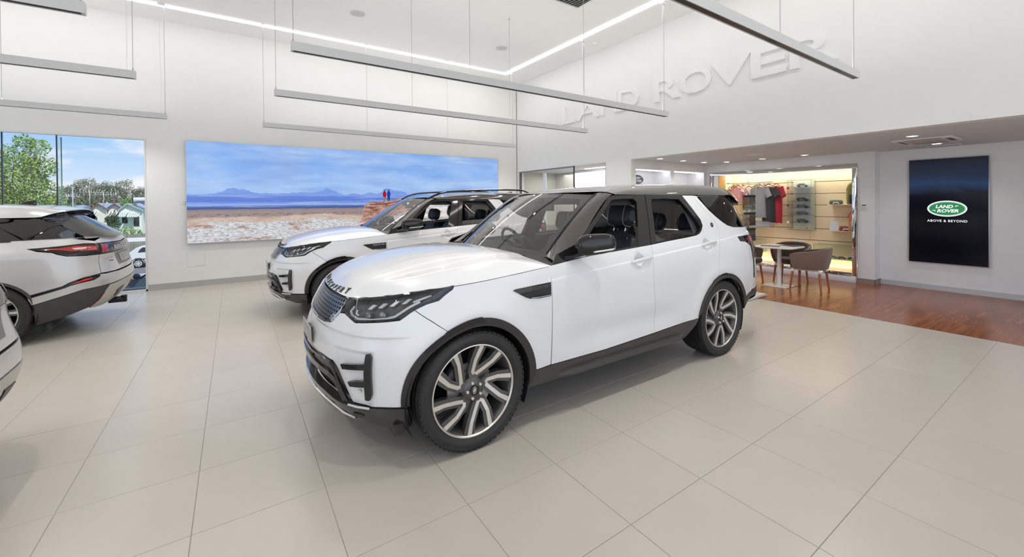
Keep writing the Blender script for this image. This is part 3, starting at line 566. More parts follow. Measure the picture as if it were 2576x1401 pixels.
# ------------------------------------------------------------------ wheel (axle along local y, outer face towards -y)
def tyre_letters(B, word, r, a_mid, h, y):
    v, f = text_mesh(word, 1, 0, .03, 1.15); a = np.array(v); s_ = h/(a[:, 1].max()-a[:, 1].min()); a[:, :2] *= s_; ang = a_mid-(a[:, 0])/r; rr = r+a[:, 1]
    for dz, fl in ((0, 1),): B.add([(math.cos(t)*q, y, math.sin(t)*q) for t, q in zip(ang, rr)], [x[::-1] for x in f], 0)
def make_wheel(parent, loc, side, R=.388, Wd=.285, rim=.300, spin=0., split=True, spokes='turbine'):
    """side=-1: outer face to -y"""
    h = Wd/2; M = Matrix.Translation(loc) @ (Matrix.Rotation(0, 4, 'Z') if side < 0 else Matrix.Scale(-1, 4, (0, 1, 0))); B = MB()
    # tyre profile in (radius, y): outer bead -> sidewall -> grooved tread -> inner bead
    pr = [(rim-.004, -h+.030), (rim+.004, -h+.016), (rim+.012, -h+.008), (rim+.022, -h+.0035), (rim+.024, -h+.002), (rim+.040, -h), (rim+.052, -h+.004), (R-.022, -h+.011), (R-.016, -h+.010), (R-.008, -h+.018), (R-.0035, -h+.026)]
    tread = [-h+.030]; gw = .007
    for g in (-.082, -.032, .032, .082): tread += [(g-gw)*Wd/.285, (g-gw)*Wd/.285, (g+gw)*Wd/.285, (g+gw)*Wd/.285]
    tr = [(R-.003, -h+.030)]
    for g in (-.082, -.032, .032, .082):
        a, b = (g-.005)*Wd/.285, (g+.005)*Wd/.285; tr += [(R-.0005, a-.001), (R-.008, a+.001), (R-.008, b-.001), (R-.0005, b+.001)]
    tr += [(R-.003, h-.030)]
    pr = pr+tr+[(r, -y) for r, y in pr[::-1]]
    B.lathe(pr, 72, axis='y', M=M)
    n = 64       # shoulder blocks of the tread
    for k in range(n):
        a = 2*PI*k/n
        for s in (-1, 1): B.box(-.0135, .0135, -.020, .020, -.006, .0022, M=M @ Matrix.Rotation(a+(.03 if s > 0 else 0), 4, 'Y') @ Matrix.Translation((0, s*(h-.030), R-.0035)) @ Matrix.Rotation(-s*.13, 4, 'X'))
    w = B.obj('wheel', rubber, parent, recalc=True)
    L = MB()
    for wd, am in (('CONTINENTAL', 1.22), ('CROSSCONTACT  LX SPORT', -.15), ('CONTINENTAL', 1.22+PI), ('CROSSCONTACT  LX SPORT', -.15+PI)): tyre_letters(L, wd, rim+.048, am, .018 if wd[1] == 'O' else .013, -h-.0006)
    lm = mat('tyre_letter', (.035, .034, .033), .4, vary=.05)
    o = MB(); o.add(L.v, L.f, M=M); o.obj('tyre_lettering', lm, w, recalc=False)
    # barrel and lip
    B = MB(); yo = -h+.020
    B.lathe([(rim-.006, yo+.004), (rim-.012, yo+.010), (rim-.030, yo+.05), (rim-.038, .06), (rim-.03, h-.03), (rim-.002, h-.02)], 60, axis='y', M=M)
    B.lathe([(.001, yo+.012), (.045, yo+.012), (.062, yo+.018), (.078, yo+.030), (.085, yo+.06), (.04, yo+.075), (.001, yo+.075)], 40, axis='y', M=M)
    ps = []; rl = rim-.012
    P = lambda r, a: (r*math.cos(a), r*math.sin(a))
    D = MB()
    if spokes == 'turbine':
        for k in range(5):
            t0 = spin+k*2*PI/5; d = math.radians
            A = [P(rl, t0+d(78-62)), P(.66*rl, t0+d(86-62)), P(.40*rl, t0+d(91-62)), P(.32*rl, t0+d(82-62))]
            C = [P(.32*rl, t0+d(82-62)), P(.48*rl, t0+d(60-62)), P(.74*rl, t0+d(48.5-62)), P(rl, t0+d(46-62))]
            for pts, tag_ in ((A, 0), (C, 1)):
                for B_, w_, yy, dep, mi in ((B, .066, yo+.012, .052, 0), (D, .025, yo+.0055, .009, 0)):
                    rings = []
                    for i, (x, z) in enumerate(pts):
                        a = np.array(pts[max(i-1, 0)]); b = np.array(pts[min(i+1, len(pts)-1)]); dd = (b-a)/np.hypot(*(b-a)); nn = np.array([-dd[1], dd[0]])*w_/2*(1.25 if (i in (0, len(pts)-1) and np.hypot(x, z) > .8*rl) else 1.0)
                        r_ = math.hypot(x, z); y0 = yy+.026*(1-min(1, max(0, (r_-.3*rl)/(.65*rl))))**1.3
                        rings.append([(x-nn[0], y0, z-nn[1]), (x+nn[0], y0, z+nn[1]), (x+nn[0]*.9, y0+dep, z+nn[1]*.9), (x-nn[0]*.9, y0+dep, z-nn[1]*.9)])
                    B_.ring(rings, mi, False, M=M)
            # dark hub arm up to the vertex
            va = t0+d(84-62); rings = []
            for r_, w_, y0 in ((.05, .056, yo+.022), (.20*rl, .060, yo+.026), (.34*rl, .072, yo+.030), (.52*rl, .05, yo+.032), (.8*rl, .02, yo+.03)):
                c_, s_ = math.cos(va+.10*(r_/rl)), math.sin(va+.10*(r_/rl)); rings.append([(c_*r_+s_*w_/2, y0, s_*r_-c_*w_/2), (c_*r_-s_*w_/2, y0, s_*r_+c_*w_/2), (c_*r_-s_*w_/2, y0+.05, s_*r_+c_*w_/2), (c_*r_+s_*w_/2, y0+.05, s_*r_-c_*w_/2)])
            B.ring(rings, 0, False, M=M)
    rimo = B.obj('rim', rimdark, w, bev=0)
    D.lathe([(rim+.001, yo+.004), (rim-.001, yo-.003), (rim-.008, yo-.004), (rim-.013, yo+.004)], 72, axis='y', M=M); D.obj('rim_facing', rimface, w)
    K = MB(); K.cyl((0, yo+.070, 0), .165, .018, 48, axis='y', M=M); K.cyl((0, yo+.055, 0), .08, .03, 30, axis='y', M=M); K.obj('brake_disc', discm, w)
    K = MB(); K.box(-.07, .07, yo+.06, yo+.12, -.05, .05, M=M @ Matrix.Rotation(-.9, 4, 'Y') @ Matrix.Translation((0, 0, .145))); K.obj('brake_caliper', mat('caliper_grey', (.10, .10, .10), .5, .3, vary=.1), w, bev=.01)
    for k in range(5):
        a = spin+math.radians(90-62)+k*2*PI/5+.32; c = (.052*math.cos(a), yo-.002, .052*math.sin(a)); MB().cyl(c, .0095, .022, 6, axis='y', M=M).obj('lug_nut', rimface, w)
    K = MB(); K.cyl((0, yo+.006, 0), .031, .012, 28, axis='y', M=M); K.lathe([(.031, yo+.012), (.033, yo+.004), (.0295, yo+.004)], 28, axis='y', M=M); hc = K.obj('hub_cap', gloss, w)
    K = MB(); n = 24; K.ring([[(.024*math.cos(2*PI*i/n)*.55-.0*1, yo+.0045, .024*math.sin(2*PI*i/n)) for i in range(n)], [(.019*math.cos(2*PI*i/n)*.5, yo+.0045, .019*math.sin(2*PI*i/n)) for i in range(n)]], 0, False, False, False, M=M); K.box(-.006, .006, yo+.004, yo+.0055, -.011, .011, M=M @ Matrix.Rotation(.35, 4, 'Y')); K.obj('cap_emblem', silvl, w)
    return w
def seat(parent, x, y, z0, w=.50, hr=True, back_h=.62, lean=.22, hrz=0., low=False):
    """car seat: base, bolstered backrest and head rest on two posts; x,y,z0 = hip point on the cushion; faces -x"""
    def cushion(rows, M): 
        B = MB(); rings = []
        for z, hw, dp, bo in rows:
            L = []
            for k in range(20):
                a = 2*PI*k/20; ca, sa = math.cos(a), math.sin(a); e = .55; yy = hw*math.copysign(abs(ca)**e, ca); xx = dp*math.copysign(abs(sa)**e, sa)
                xx -= bo*(abs(yy)/hw)**3 if sa < 0 else 0
                L.append((xx, yy, z))
            rings.append(L)
        B.ring(rings, 0, True, M=M); return B
    M = Matrix.Translation((x, y, z0)) @ Matrix.Rotation(lean, 4, 'Y')
    b = cushion([(-.02, w*.40, .05, .02), (.02, w*.48, .085, .05), (.2, w*.5, .09, .07), (.4, w*.485, .085, .05), (.53, w*.44, .07, .03), (back_h-.02, w*.36, .05, .01), (back_h, w*.30, .03, 0)], M).obj('seat', leather, parent)
    for s in (-1, 1):
        R = MB(); R.tube([M @ Vector((-.088-.0, s*w*.36, .05)), M @ Vector((-.094, s*w*.37, .25)), M @ Vector((-.086, s*w*.36, .45)), M @ Vector((-.066, s*w*.31, .56))], .0028, 5); R.obj('piping', piping, b)
    cu = MB(); Mc = Matrix.Translation((x-.25, y, z0-.02)) @ Matrix.Rotation(-PI/2-.08, 4, 'Y')
    cushion([(-.24, w*.46, .05, 0), (-.2, w*.5, .075, .02), (0, w*.5, .08, .03), (.2, w*.48, .075, .02), (.27, w*.42, .05, 0)], Mc).obj('seat_cushion', leather, b)
    if hr:
        Mh = M @ Matrix.Translation((-.02, 0, back_h+.075+hrz)); B = MB(); rings = []
        for t in range(9):
            a = -1+2*t/8; L = []
            sc = (1-.5*abs(a)**6)
            for k in range(16):
                an = 2*PI*k/16; L.append((.082*math.copysign(abs(math.cos(an))**.6, math.cos(an))*sc, .0+a*.15, .108*math.copysign(abs(math.sin(an))**.6, math.sin(an))*sc))
            rings.append(L)
        B.ring(rings, 0, True, M=Mh @ Matrix.Translation((0, 0, .09))); h = B.obj('headrest', leather, parent)
        for s in (-1, 1):
            R = MB(); L = [Mh @ Vector((.084*math.copysign(abs(math.cos(a))**.6, math.cos(a)), s*.10, .09+.110*math.copysign(abs(math.sin(a))**.6, math.sin(a)))) for a in [math.radians(-70-18*i) for i in range(13)]]; R.tube(L, .003, 5); R.obj('piping', piping, h)
            P_ = MB(); P_.tube([M @ Vector((-.01, s*.075, back_h-.04)), M @ Vector((-.015, s*.075, back_h+.10+hrz))], .007, 8); P_.obj('headrest_post', chromed, h)
    return b
# ------------------------------------------------------------------ the white suv (front axle centre on the ground = origin, x to the rear, near side = -y)
PLAN = [(-.865, 0), (-.860, .16), (-.840, .34), (-.803, .50), (-.74, .66), (-.65, .785), (-.53, .87), (-.38, .925), (-.15, .96), (.2, .972), (.8, .975), (1.6, .975), (2.6, .975), (3.2, .967), (3.5, .945), (3.72, .905), (3.88, .83), (3.975, .69), (4.025, .45), (4.04, .2), (4.045, 0)]
FX = [(.1, .12), (.25, .06), (.35, .02), (.5, 0), (.62, -.004), (.72, .012), (.85, .07), (.95, .125), (1.02, .175), (1.12, .26), (1.3, .4)]
RX = [(.1, -.1), (.3, -.03), (.5, 0), (.7, 0), (.9, -.02), (1.1, -.04), (1.25, -.075), (1.4, -.15), (1.55, -.235), (1.7, -.33), (1.8, -.4)]
WZ = [(.1, .90), (.25, .955), (.35, .972), (.45, .984), (.6, .994), (.8, 1.0), (1.0, .993), (1.1, .98), (1.18, .958), (1.24, .935), (1.32, .91), (1.5, .853), (1.62, .81), (1.70, .778), (1.76, .748), (1.82, .715)]
HANDLES = ((1.655, 1.098), (2.72, 1.172))
def suv_bump(x, z):
    b = 0
    for xc in (0., 2.923): b = b+.014*np.exp(-((np.hypot(x-xc, z-.385)-.50)/.09)**2)*sstep(.25, .4, z)
    b = b-.016*np.exp(-((z-.56)/.10)**2)*sstep(.62, 1.0, x)*(1-sstep(1.9, 2.35, x)); zc = 1.047+.0687*(x-.755)
    return b-.006*sstep(-.006, .006, z-zc)*sstep(.45, .75, x)
DW = Wrap(PLAN, FX, RX, WZ, bump=suv_bump)
def handle_warp(q, z):
    w = 0
    for hq, hz in HANDLES: w = w-.030*np.exp(-(((q-hq+.01)/.062)**2+((z-hz)/.050)**2)**2.5)
    return w
def make_suv(label, group=None, loc=(0, 0, 0), rz=0.):
    S = DW; root = empty('suv', loc, rz, label, 'car', group); A = (0., .375); A2 = (2.945, .375)
    full = lambda h: S.mir(h)
    # --- sheet metal
    tc_ = 1.047-.0687*.755
    crease = tuple(tc_+d for d in (-.014, -.009, -.005, 0, .005, .009, .014))
    bump_line = [(-.212, .804), (-.351, .880), (-.509, .958)]
    hl_low = [(-.569, .900), (-.645, .892), (-.755, .881), (-.871, .868), (-.942, .885), (-1.020, .903), (-1.066, .899)]
    hl_back = [(-.509, .958), (-.440, .987), (-.363, 1.003), (-.334, 1.034), (-.292, 1.068), (-.294, 1.081)]
    hl_top = [(-.294, 1.081), (-.478, 1.069), (-.605, 1.055), (-.745, 1.033), (-.902, 1.010), (-1.053, .991)]
    hood_q = [(-.294, 1.081), (.039, 1.097), (.352, 1.116), (.649, 1.140)]
    panel('fender', S, [(.630, .416), (.492, .415)]+arc(A, .485, 8, 116, 22)+bump_line+hl_back[1:]+hood_q[1:]+[(.640, 1.04)], paint, root, extra_t=crease[:0])
    low_open = [(-1.370, .617), (-1.138, .631), (-.991, .621), (-.933, .571), (-.901, .524), (-.853, .453), (-.816, .382)]
    grille_lo = [(-1.075, .897), (-1.128, .833), (-1.235, .817), (-1.38, .812), (S.q0, .811)]
    half = [(S.q0, .632)]+low_open+[(-.672, .375), (-.57, .377), (-.488, .378)]+arc(A, .485, 176, 119, 12)+bump_line+[(-.538, .927)]+hl_low+grille_lo[:-1]
    h2 = half[1:]; fullp = [(S.q0, .632)]+h2+[(S.q0, .811)]+[(2*S.q0-q, z) for q, z in h2[::-1]]
    qm = lambda q: np.where(q < S.q0, 2*S.q0-q, q)
    def bumper_warp(q, z):
        q = qm(q); f = 1-sstep(-.62, -.42, q); return f*(-.011*(1-sstep(.790, .806, z))-.011*(1-sstep(.700, .724, z))*sstep(-1.02, -.95, q)*(1-sstep(-.70, -.66, q)))
    panel('front_bumper', S, fullp, paint, root, cell=.034, tilt=0, sides=(1,), warp=bumper_warp, extra_t=(.786, .790, .794, .798, .802, .806, .810, .698, .704, .710, .716, .722, .728))
    panel('front_door', S, [(.640, 1.143), (.987, 1.178), (1.381, 1.198), (1.842, 1.221), (1.817, 1.112), (1.800, .985), (1.797, .879), (1.812, .75), (1.832, .627), (1.828, .53), (1.816, .432), (1.204, .411), (.766, .413), (.637, .414)], paint, root, extra_t=crease+tuple(1.098-.0687*1.655+d for d in (-.06, -.045, -.03, -.015, .015, .03, .045, .06)), extra_q=tuple(1.655+d for d in (-.09, -.075, -.06, -.045, -.03, -.015, 0, .015, .03, .045, .06, .075, .09)), warp=handle_warp)
    panel('rear_door', S, [(1.842, 1.221), (2.1, 1.239), (2.4, 1.256), (2.562, 1.268), (2.630, 1.283), (2.690, 1.318), (2.722, 1.365), (2.714, 1.417), (2.62, 1.546), (2.522, 1.672), (2.690, 1.672), (2.788, 1.557), (2.891, 1.469), (2.945, 1.42), (2.976, 1.380), (2.990, 1.33), (2.990, 1.279), (2.962, 1.22), (2.918, 1.171), (2.86, 1.05), (2.825, .93), (2.812, .838)]+arc(A2, .478, 107, 168, 14)+[(2.496, .467), (1.816, .432), (1.828, .53), (1.832, .627), (1.812, .75), (1.797, .879), (1.800, .985), (1.817, 1.112)], paint, root, extra_t=crease+tuple(1.172-.0687*2.72+d for d in (-.06, -.045, -.03, -.015, .015, .03, .045, .06)), extra_q=tuple(2.72+d for d in (-.09, -.075, -.06, -.045, -.03, -.015, 0, .015, .03, .045, .06, .075, .09)), warp=handle_warp)
    panel('rear_quarter', S, [(2.690, 1.672), (2.764, 1.668), (2.916, 1.512), (3.02, 1.44), (3.12, 1.385), (3.222, 1.343), (3.36, 1.318), (3.60, 1.310), (3.86, 1.306), (3.84, 1.215), (3.60, 1.217), (3.352, 1.211), (3.377, 1.165), (3.519, 1.149), (3.64, 1.095), (3.66, .95), (3.64, .70), (3.50, .56), (3.405, .50)]+arc(A2, .478, 15, 106, 18)+[(2.812, .838), (2.825, .93), (2.86, 1.05), (2.918, 1.171), (2.962, 1.22), (2.990, 1.279), (2.990, 1.33), (2.976, 1.380), (2.945, 1.42), (2.891, 1.469), (2.788, 1.557)], paint, root, extra_t=crease, cell=.035)
    q1_ = S.q1
    tm = lambda h: list(h)+[(2*S.q1-q, z) for q, z in list(h)[::-1] if abs(q-S.q1) > 1e-6]
    panel('tailgate', S, tm([(S.q1, 1.20), (3.90, 1.20), (3.84, 1.10), (3.80, .95), (3.80, .72), (S.q1, .72)]), paint, root, tilt=0, sides=(1,), cell=.05)
    panel('rear_bumper', S, tm([(q1_, .72), (3.80, .72), (3.66, .72), (3.64, .70), (3.50, .56), (3.405, .50), (3.35, .53), (3.45, .565), (3.60, .60), (q1_, .60)]), paint, root, tilt=0, sides=(1,), cell=.05)
    panel('rear_valance', S, tm([(q1_, .615), (3.75, .61), (3.46, .575), (3.345, .545), (3.352, .50), (3.366, .452), (3.43, .49), (3.55, .52), (q1_, .52)]), satin, root, off=.006, tilt=0, sides=(1,), cell=.06)
    panel('rear_window', S, tm([(S.q1, 1.66), (3.86, 1.66), (3.90, 1.50), (3.88, 1.31), (3.86, 1.21), (S.q1, 1.21)]), tglass, root, tilt=0, sides=(1,), cell=.06)
    for k, sd in enumerate((1, -1)):
        t = panel('tail_lamp', S, [(3.350, 1.211), (3.60, 1.217), (3.84, 1.215), (3.90, 1.20), (3.84, 1.10), (3.80, .95), (3.68, .95), (3.655, 1.095), (3.519, 1.149), (3.377, 1.165)], gloss, root, off=.002, sides=(sd,), cell=.05)[0]
        panel('lens', S, [(3.55, 1.178), (3.62, 1.192), (3.78, 1.185), (3.77, 1.14), (3.66, 1.135)], redl, t, off=.006, sides=(sd,), cell=.05, thick=.005)
    # --- black greenhouse frames and glass
    def ring_panel(name, out, inn, m, off=0., th=.03, parent=root):
        def rs(P, n):
            P = np.array(P+[P[0]]); L = np.concatenate([[0], np.cumsum(np.hypot(*np.diff(P, axis=0).T))]); t = np.linspace(0, L[-1], n, endpoint=False); return np.stack([np.interp(t, L, P[:, 0]), np.interp(t, L, P[:, 1])], 1)
        ou = np.array(out); iu = np.array(inn); k = len(ou); assert k == len(iu)
        sub = 6; O_ = []; I_ = []
        for i in range(k):
            for j in range(sub): O_.append(ou[i]+(ou[(i+1) % k]-ou[i])*j/sub); I_.append(iu[i]+(iu[(i+1) % k]-iu[i])*j/sub)
        O_ = np.array(O_); I_ = np.array(I_); n = len(O_)
        for sd in (1, -1):
            B = MB(); R = []
            for f, of in ((0, off-th), (0, off), (.5, off), (1, off), (1, off-th)):
                q = O_*(1-f)+I_*f; R.append([tuple(p) for p in S.at(q[:, 0], q[:, 1], of)*[1, sd, 1]])
            for i in range(4):
                for j in range(n): pass
            B.ring(R, 0, True, False, False, True); B.obj(name, m, parent, recalc=True)
    ring_panel('door_frame', [(.735, 1.150), (1.0, 1.180), (1.4, 1.199), (1.838, 1.222), (1.925, 1.62), (1.938, 1.676), (1.70, 1.672), (1.50, 1.668), (1.44, 1.655), (1.20, 1.47), (.97, 1.285)], [(.95, 1.195), (1.0, 1.197), (1.4, 1.212), (1.672, 1.228), (1.795, 1.61), (1.765, 1.638), (1.65, 1.640), (1.50, 1.633), (1.462, 1.622), (1.25, 1.462), (1.03, 1.285)], gloss)
    ring_panel('door_frame', [(1.846, 1.225), (2.1, 1.243), (2.4, 1.260), (2.562, 1.272), (2.652, 1.295), (2.714, 1.352), (2.711, 1.415), (2.61, 1.546), (2.515, 1.676), (2.2, 1.678), (1.946, 1.677), (1.93, 1.61)], [(1.925, 1.238), (2.1, 1.25), (2.4, 1.268), (2.575, 1.281), (2.632, 1.302), (2.672, 1.345), (2.640, 1.415), (2.54, 1.535), (2.45, 1.632), (2.2, 1.642), (2.02, 1.634), (2.00, 1.60)], gloss)
    panel('mirror_sail', S, [(.664, 1.146), (.72, 1.216), (.99, 1.296), (1.02, 1.19), (.997, 1.181)], gloss, root, off=.003)
    panel('quarter_glass', S, [(2.785, 1.688), (3.10, 1.684), (3.467, 1.676), (3.70, 1.66), (3.88, 1.52), (3.87, 1.40), (3.86, 1.308), (3.60, 1.313), (3.357, 1.322), (3.200, 1.350), (3.09, 1.405), (2.980, 1.483), (2.87, 1.58)], tglass, root, cell=.06, thick=.004)
    for sd in (1, -1):
        panel('door_glass', S, [(1.93, 1.240), (2.1, 1.252), (2.4, 1.270), (2.575, 1.283), (2.63, 1.304), (2.655, 1.325), (2.45, 1.333), (2.02, 1.318), (1.96, 1.312)], cglass, root, off=-.018, sides=(sd,), cell=.08, thick=.004)
    # --- windscreen, pillars, roof, bonnet
    def ws(u, v):
        b = np.array([.50+.26*u*u, .74*u, 1.20-.022*u*u]); t = np.array([1.33+.13*u*u, .612*u, 1.702-.016*u*u]); p = b*(1-v)+t*v; return p+np.array([-.5, 0, .85])*.028*4*v*(1-v)
    U = np.linspace(-1, 1, 25); V = np.linspace(0, 1, 13)
    sheet('windscreen', [[ws(u, v) for v in V] for u in U], cglass, root, flipn=(-.5, 0, .8))
    fr = MB(); I = [(-.91, .07), (-.6, .045), (0, .035), (.6, .045), (.91, .07), (.945, .16), (.93, .5), (.90, .80), (.85, .885), (.4, .905), (0, .91), (-.4, .905), (-.85, .885), (-.90, .80), (-.93, .5), (-.945, .16)]
    O_ = [(-1, 0), (-.6, 0), (0, 0), (.6, 0), (1, 0), (1, .16), (1, .5), (1, .80), (1, 1), (.4, 1), (0, 1), (-.4, 1), (-1, 1), (-1, .80), (-1, .5), (-1, .16)]
    def sub(P): return [(P[i][0]+(P[(i+1) % len(P)][0]-P[i][0])*j/4, P[i][1]+(P[(i+1) % len(P)][1]-P[i][1])*j/4) for i in range(len(P)) for j in range(4)]
    dn = np.array([.4, 0, -.7])*.006
    fr.ring([[tuple(ws(*p)+dn) for p in sub(O_)], [tuple(ws(*p)+dn) for p in sub(I)]], 0, True, False, False); fr.obj('windscreen_border', mat('frit_black', (.02, .019, .018), .5, vary=.1), root)
    for sd in (1, -1):
        ts = np.linspace(0, 1, 22); Lq = spline((0, .18, .5, .8, 1), (.70, .925, 1.185, 1.42, 1.50)); Lz = spline((0, .18, .5, .8, 1), (1.158, 1.272, 1.47, 1.645, 1.676)); G = []
        for t in ts:
            a = ws(-1, t); b = S(np.float64(Lq(t)), np.float64(Lz(t))); row = []
            for k in range(7):
                f = k/6; p = a*(1-f)+b*f; out = np.array([-.35, -.55, .45]); p = p+out*(.022*math.sin(PI*f)**.7 if 0 < f < 1 else 0)+np.array([-.01, -.004, .006])*(1-f); row.append(p*[1, sd, 1])
            G.append(row)
        sheet('windscreen_pillar', G, roofm, root, flipn=(-.3, -sd*.6, .5))
        rb = MB(); ribbon(rb, [(ws(-1, t)*[1, sd, 1]+np.array([-.012, -.012*sd, .010]), np.array([-.5, -.3*sd, .8])) for t in np.linspace(.02, .98, 14)], .012, .006); rb.obj('pillar_strip', gloss, root)
    zr = spline((1.30, 1.36, 1.5, 1.75, 2.0, 2.3, 2.6, 3.0, 3.3, 3.5, 3.65, 3.78, 3.86), (1.695, 1.710, 1.738, 1.767, 1.786, 1.80, 1.81, 1.815, 1.808, 1.792, 1.768, 1.728, 1.69))
    yw = lambda x: float(-S(np.float64(x), np.float64(1.676))[1]) if x < 3.25 else float(-S(np.float64(3.25), np.float64(1.676))[1])-.10*((x-3.25)/.65)**2
    def roofp(x, y, W_):
        zt = float(zr(x))-.032*(abs(y)/.7)**2; d = W_-abs(y); t = min(1, d/.15); ze = 1.677-.09*float(sstep(3.45, 3.8, x)); g = (1-(1-t)**2.2)**.75; return np.array([x, y, ze+(zt-ze)*g])
    vv = [math.copysign(1-(1-abs(s))**1.6, s) for s in np.linspace(-1, 1, 41)]
    G = []
    for v in vv:
        row = []
        for t in np.linspace(0, 1, 40):
            xa = 1.325+.13*(v*.775/.61)**2; xb = 3.83-.10*abs(v)**2.5; x = xa+(xb-xa)*t; row.append(roofp(x, v*yw(x), yw(x)))
        row += [row[-1]+np.array([.006, 0, -.02]), row[-1]+np.array([-.01, 0, -.04]), row[-1]+np.array([-.14, 0, -.03])]; G.append(row)
    sheet('roof', G, roofm, root, flipn=(0, 0, 1))
    zc = spline((-.74, -.70, -.66, -.60, -.46, -.30, -.11, .1, .35, .55, .70), (.955, .992, 1.030, 1.064, 1.113, 1.150, 1.187, 1.213, 1.227, 1.215, 1.195))
    qe = spline((S.q0, -1.28, -1.05, -.9, -.745, -.6, -.478, -.294, .04, .35, .66), (.992, .992, .993, 1.011, 1.034, 1.057, 1.071, 1.083, 1.099, 1.118, 1.142))
    qs = np.concatenate([np.linspace(S.q0, -.3, 46), np.linspace(-.27, .655, 24)]); rr = [1-(1-t)**1.7 for t in np.linspace(0, 1, 22)]; G = []
    def hood_pt(q, r):
        zE = float(qe(q)); b = S(np.float64(q), np.float64(zE)); t = (q-S.q0)/(.655-S.q0); sx = -.46+.96*t**1.25; p = b+(np.array([sx, 0, 0])-np.array([b[0], b[1], 0]))*r
        x, y = p[0], abs(p[1]); yb = .47+.16*(x+.6)/1.1; zt = float(zc(x))-.05*(y/.9)**2.2+.012*(1-sstep(yb-.03, yb+.03, y)); d = math.hypot(p[0]-b[0], p[1]-b[1]); g = (1-(1-min(1, d/.17))**2.2)**.8
        return np.array([p[0], p[1], zE+(zt-zE)*g if g < 1 else zt])
    half_ = [[hood_pt(q, r) for r in rr] for q in qs]; G = [[p*[1, -1, 1] for p in row] for row in half_[:0:-1]]+half_
    hood = sheet('bonnet', G, paint, root, flipn=(0, 0, 1))
    # raised name on the bonnet lip
    for k, ch in enumerate('DISCOVERY'):
        y = .345-.69*k/8; qv = None; best = None
        for q in np.linspace(S.q0, -.85, 160):
            p = hood_pt(q, .08)
            if best is None or abs(abs(p[1])-abs(y)) < best[0]: best = (abs(abs(p[1])-abs(y)), q)
        q = best[1]; sg = 1 if y < 0 else -1; f = lambda q_, r_: hood_pt(q_, r_)*[1, sg, 1]
        c = f(q, .08); du = f(q+.03, .08)-f(max(q-.03, S.q0), .08); du = du if du[1] < 0 else -du
        if abs(y) < .03: du = np.array([0, -1., 0])
        dv = f(q, .15)-f(q, .02); Mx = frame(c, du, dv); nz = Mx.col[2].xyz; 
        v, fc = text_fit(ch, .048 if ch != 'I' else .013, .047, .0, .03); B = MB(); B.add([(a[0], a[1], .0045) for a in v], fc); n0 = len(v)
        ob = MB(); bm = bmesh.new(); bv = [bm.verts.new((a[0], a[1], 0)) for a in v]
        for t in fc: bm.faces.new([bv[i] for i in t])
        g = bmesh.ops.extrude_face_region(bm, geom=bm.faces[:]); bmesh.ops.translate(bm, verts=[e for e in g['geom'] if isinstance(e, bmesh.types.BMVert)], vec=(0, 0, .006)); bmesh.ops.recalc_face_normals(bm, faces=bm.faces)
        bm.transform(Mx); me = bpy.data.meshes.new('letter'); bm.to_mesh(me); bm.free(); me.materials.append(black_l); o = bpy.data.objects.new('letter', me); COL.objects.link(o); o.parent = hood
    # cowl
    G = [[ws(u, 0)+np.array([-.05*f, 0, -.012*f]) for f in (0, .5, 1)] for u in U]; sheet('cowl', G, satin, root, flipn=(0, 0, 1))
    for sd in (1, -1):
        G = []
        for k in range(11):
            f_ = k/10; a = hood_pt(.655, f_)+np.array([0, 0, -.014]); w0 = S(np.float64(.70), np.float64(1.150)); w1 = ws(-1, 0)
            b = w0*(1-f_/.22)+w1*f_/.22 if f_ < .22 else ws(-1+(f_-.22)/.78, 0); G.append([(a*(1-e)+(b+np.array([0, 0, -.004]))*e)*[1, sd, 1] for e in (0, .5, 1)])
        sheet('cowl_side', G, satin, root, flipn=(0, 0, 1))
    for y0_, y1_ in ((.52, -.05), (-.12, -.62)):
        w_ = MB(); w_.tube([ws(y0_/.74, 0)+np.array([-.035, 0, .004]), ws(y0_/.74*.6+y1_/.74*.4, 0)+np.array([-.03, 0, .002]), ws(y1_/.74, 0)+np.array([-.03, 0, -.004])], .006, 6); w_.obj('wiper', blackm, root)
    # --- grille
    gp = full([(-1.058, .988), (-1.070, .90), (-1.125, .836), (-1.235, .820), (-1.38, .815), (S.q0, .814)]); gp = gp
    gpoly = [(-1.058, .988), (-1.078, .90), (-1.125, .836), (-1.235, .820), (-1.38, .815)]; gfull = gpoly+[(2*S.q0-q, z) for q, z in gpoly[::-1]]
    gr = panel('grille', S, gfull, blackm, root, off=-.028, sides=(1,), tilt=0, thick=0)[0]
    rb = MB(); ribbon(rb, [on(S, q, z, -.002) for q, z in inset(ccw(gfull), .004)], .012, .010, closed=True); rb.obj('grille_surround', chromed, gr)
    hx = MB(); a_ = .0158; rowh = a_*1.5; kq = 1.32; colw = a_*math.sqrt(3)*kq; inn = inset(ccw(gfull), .010)
    def inside(pt, P):
        c = False; j = len(P)-1
        for i in range(len(P)):
            if (P[i][1] > pt[1]) != (P[j][1] > pt[1]) and pt[0] < (P[j][0]-P[i][0])*(pt[1]-P[i][1])/(P[j][1]-P[i][1])+P[i][0]: c = not c
            j = i
        return c
    for i in range(8):
        for j in range(-16, 17):
            q, z = S.q0+colw*(j+.5*(i % 2)), .829+rowh*i*.955
            if not inside((q, z), inn): continue
            rings = []
            for r_, of in ((a_*.99, -.022), (a_*.96, -.006), (a_*.74, -.006), (a_*.66, -.024)):
                pq = [(q+kq*r_*math.sin(PI/3*k), z+.955*r_*math.cos(PI/3*k)) for k in range(6)]; rings.append([tuple(S.at(np.float64(u_), np.float64(w_), of)) for u_, w_ in pq])
            hx.ring(rings, 0, False, False, False)
    hx.obj('grille_mesh', mat('grille_silver', srgb(168, 170, 176), .22, .9, vary=.05), gr)
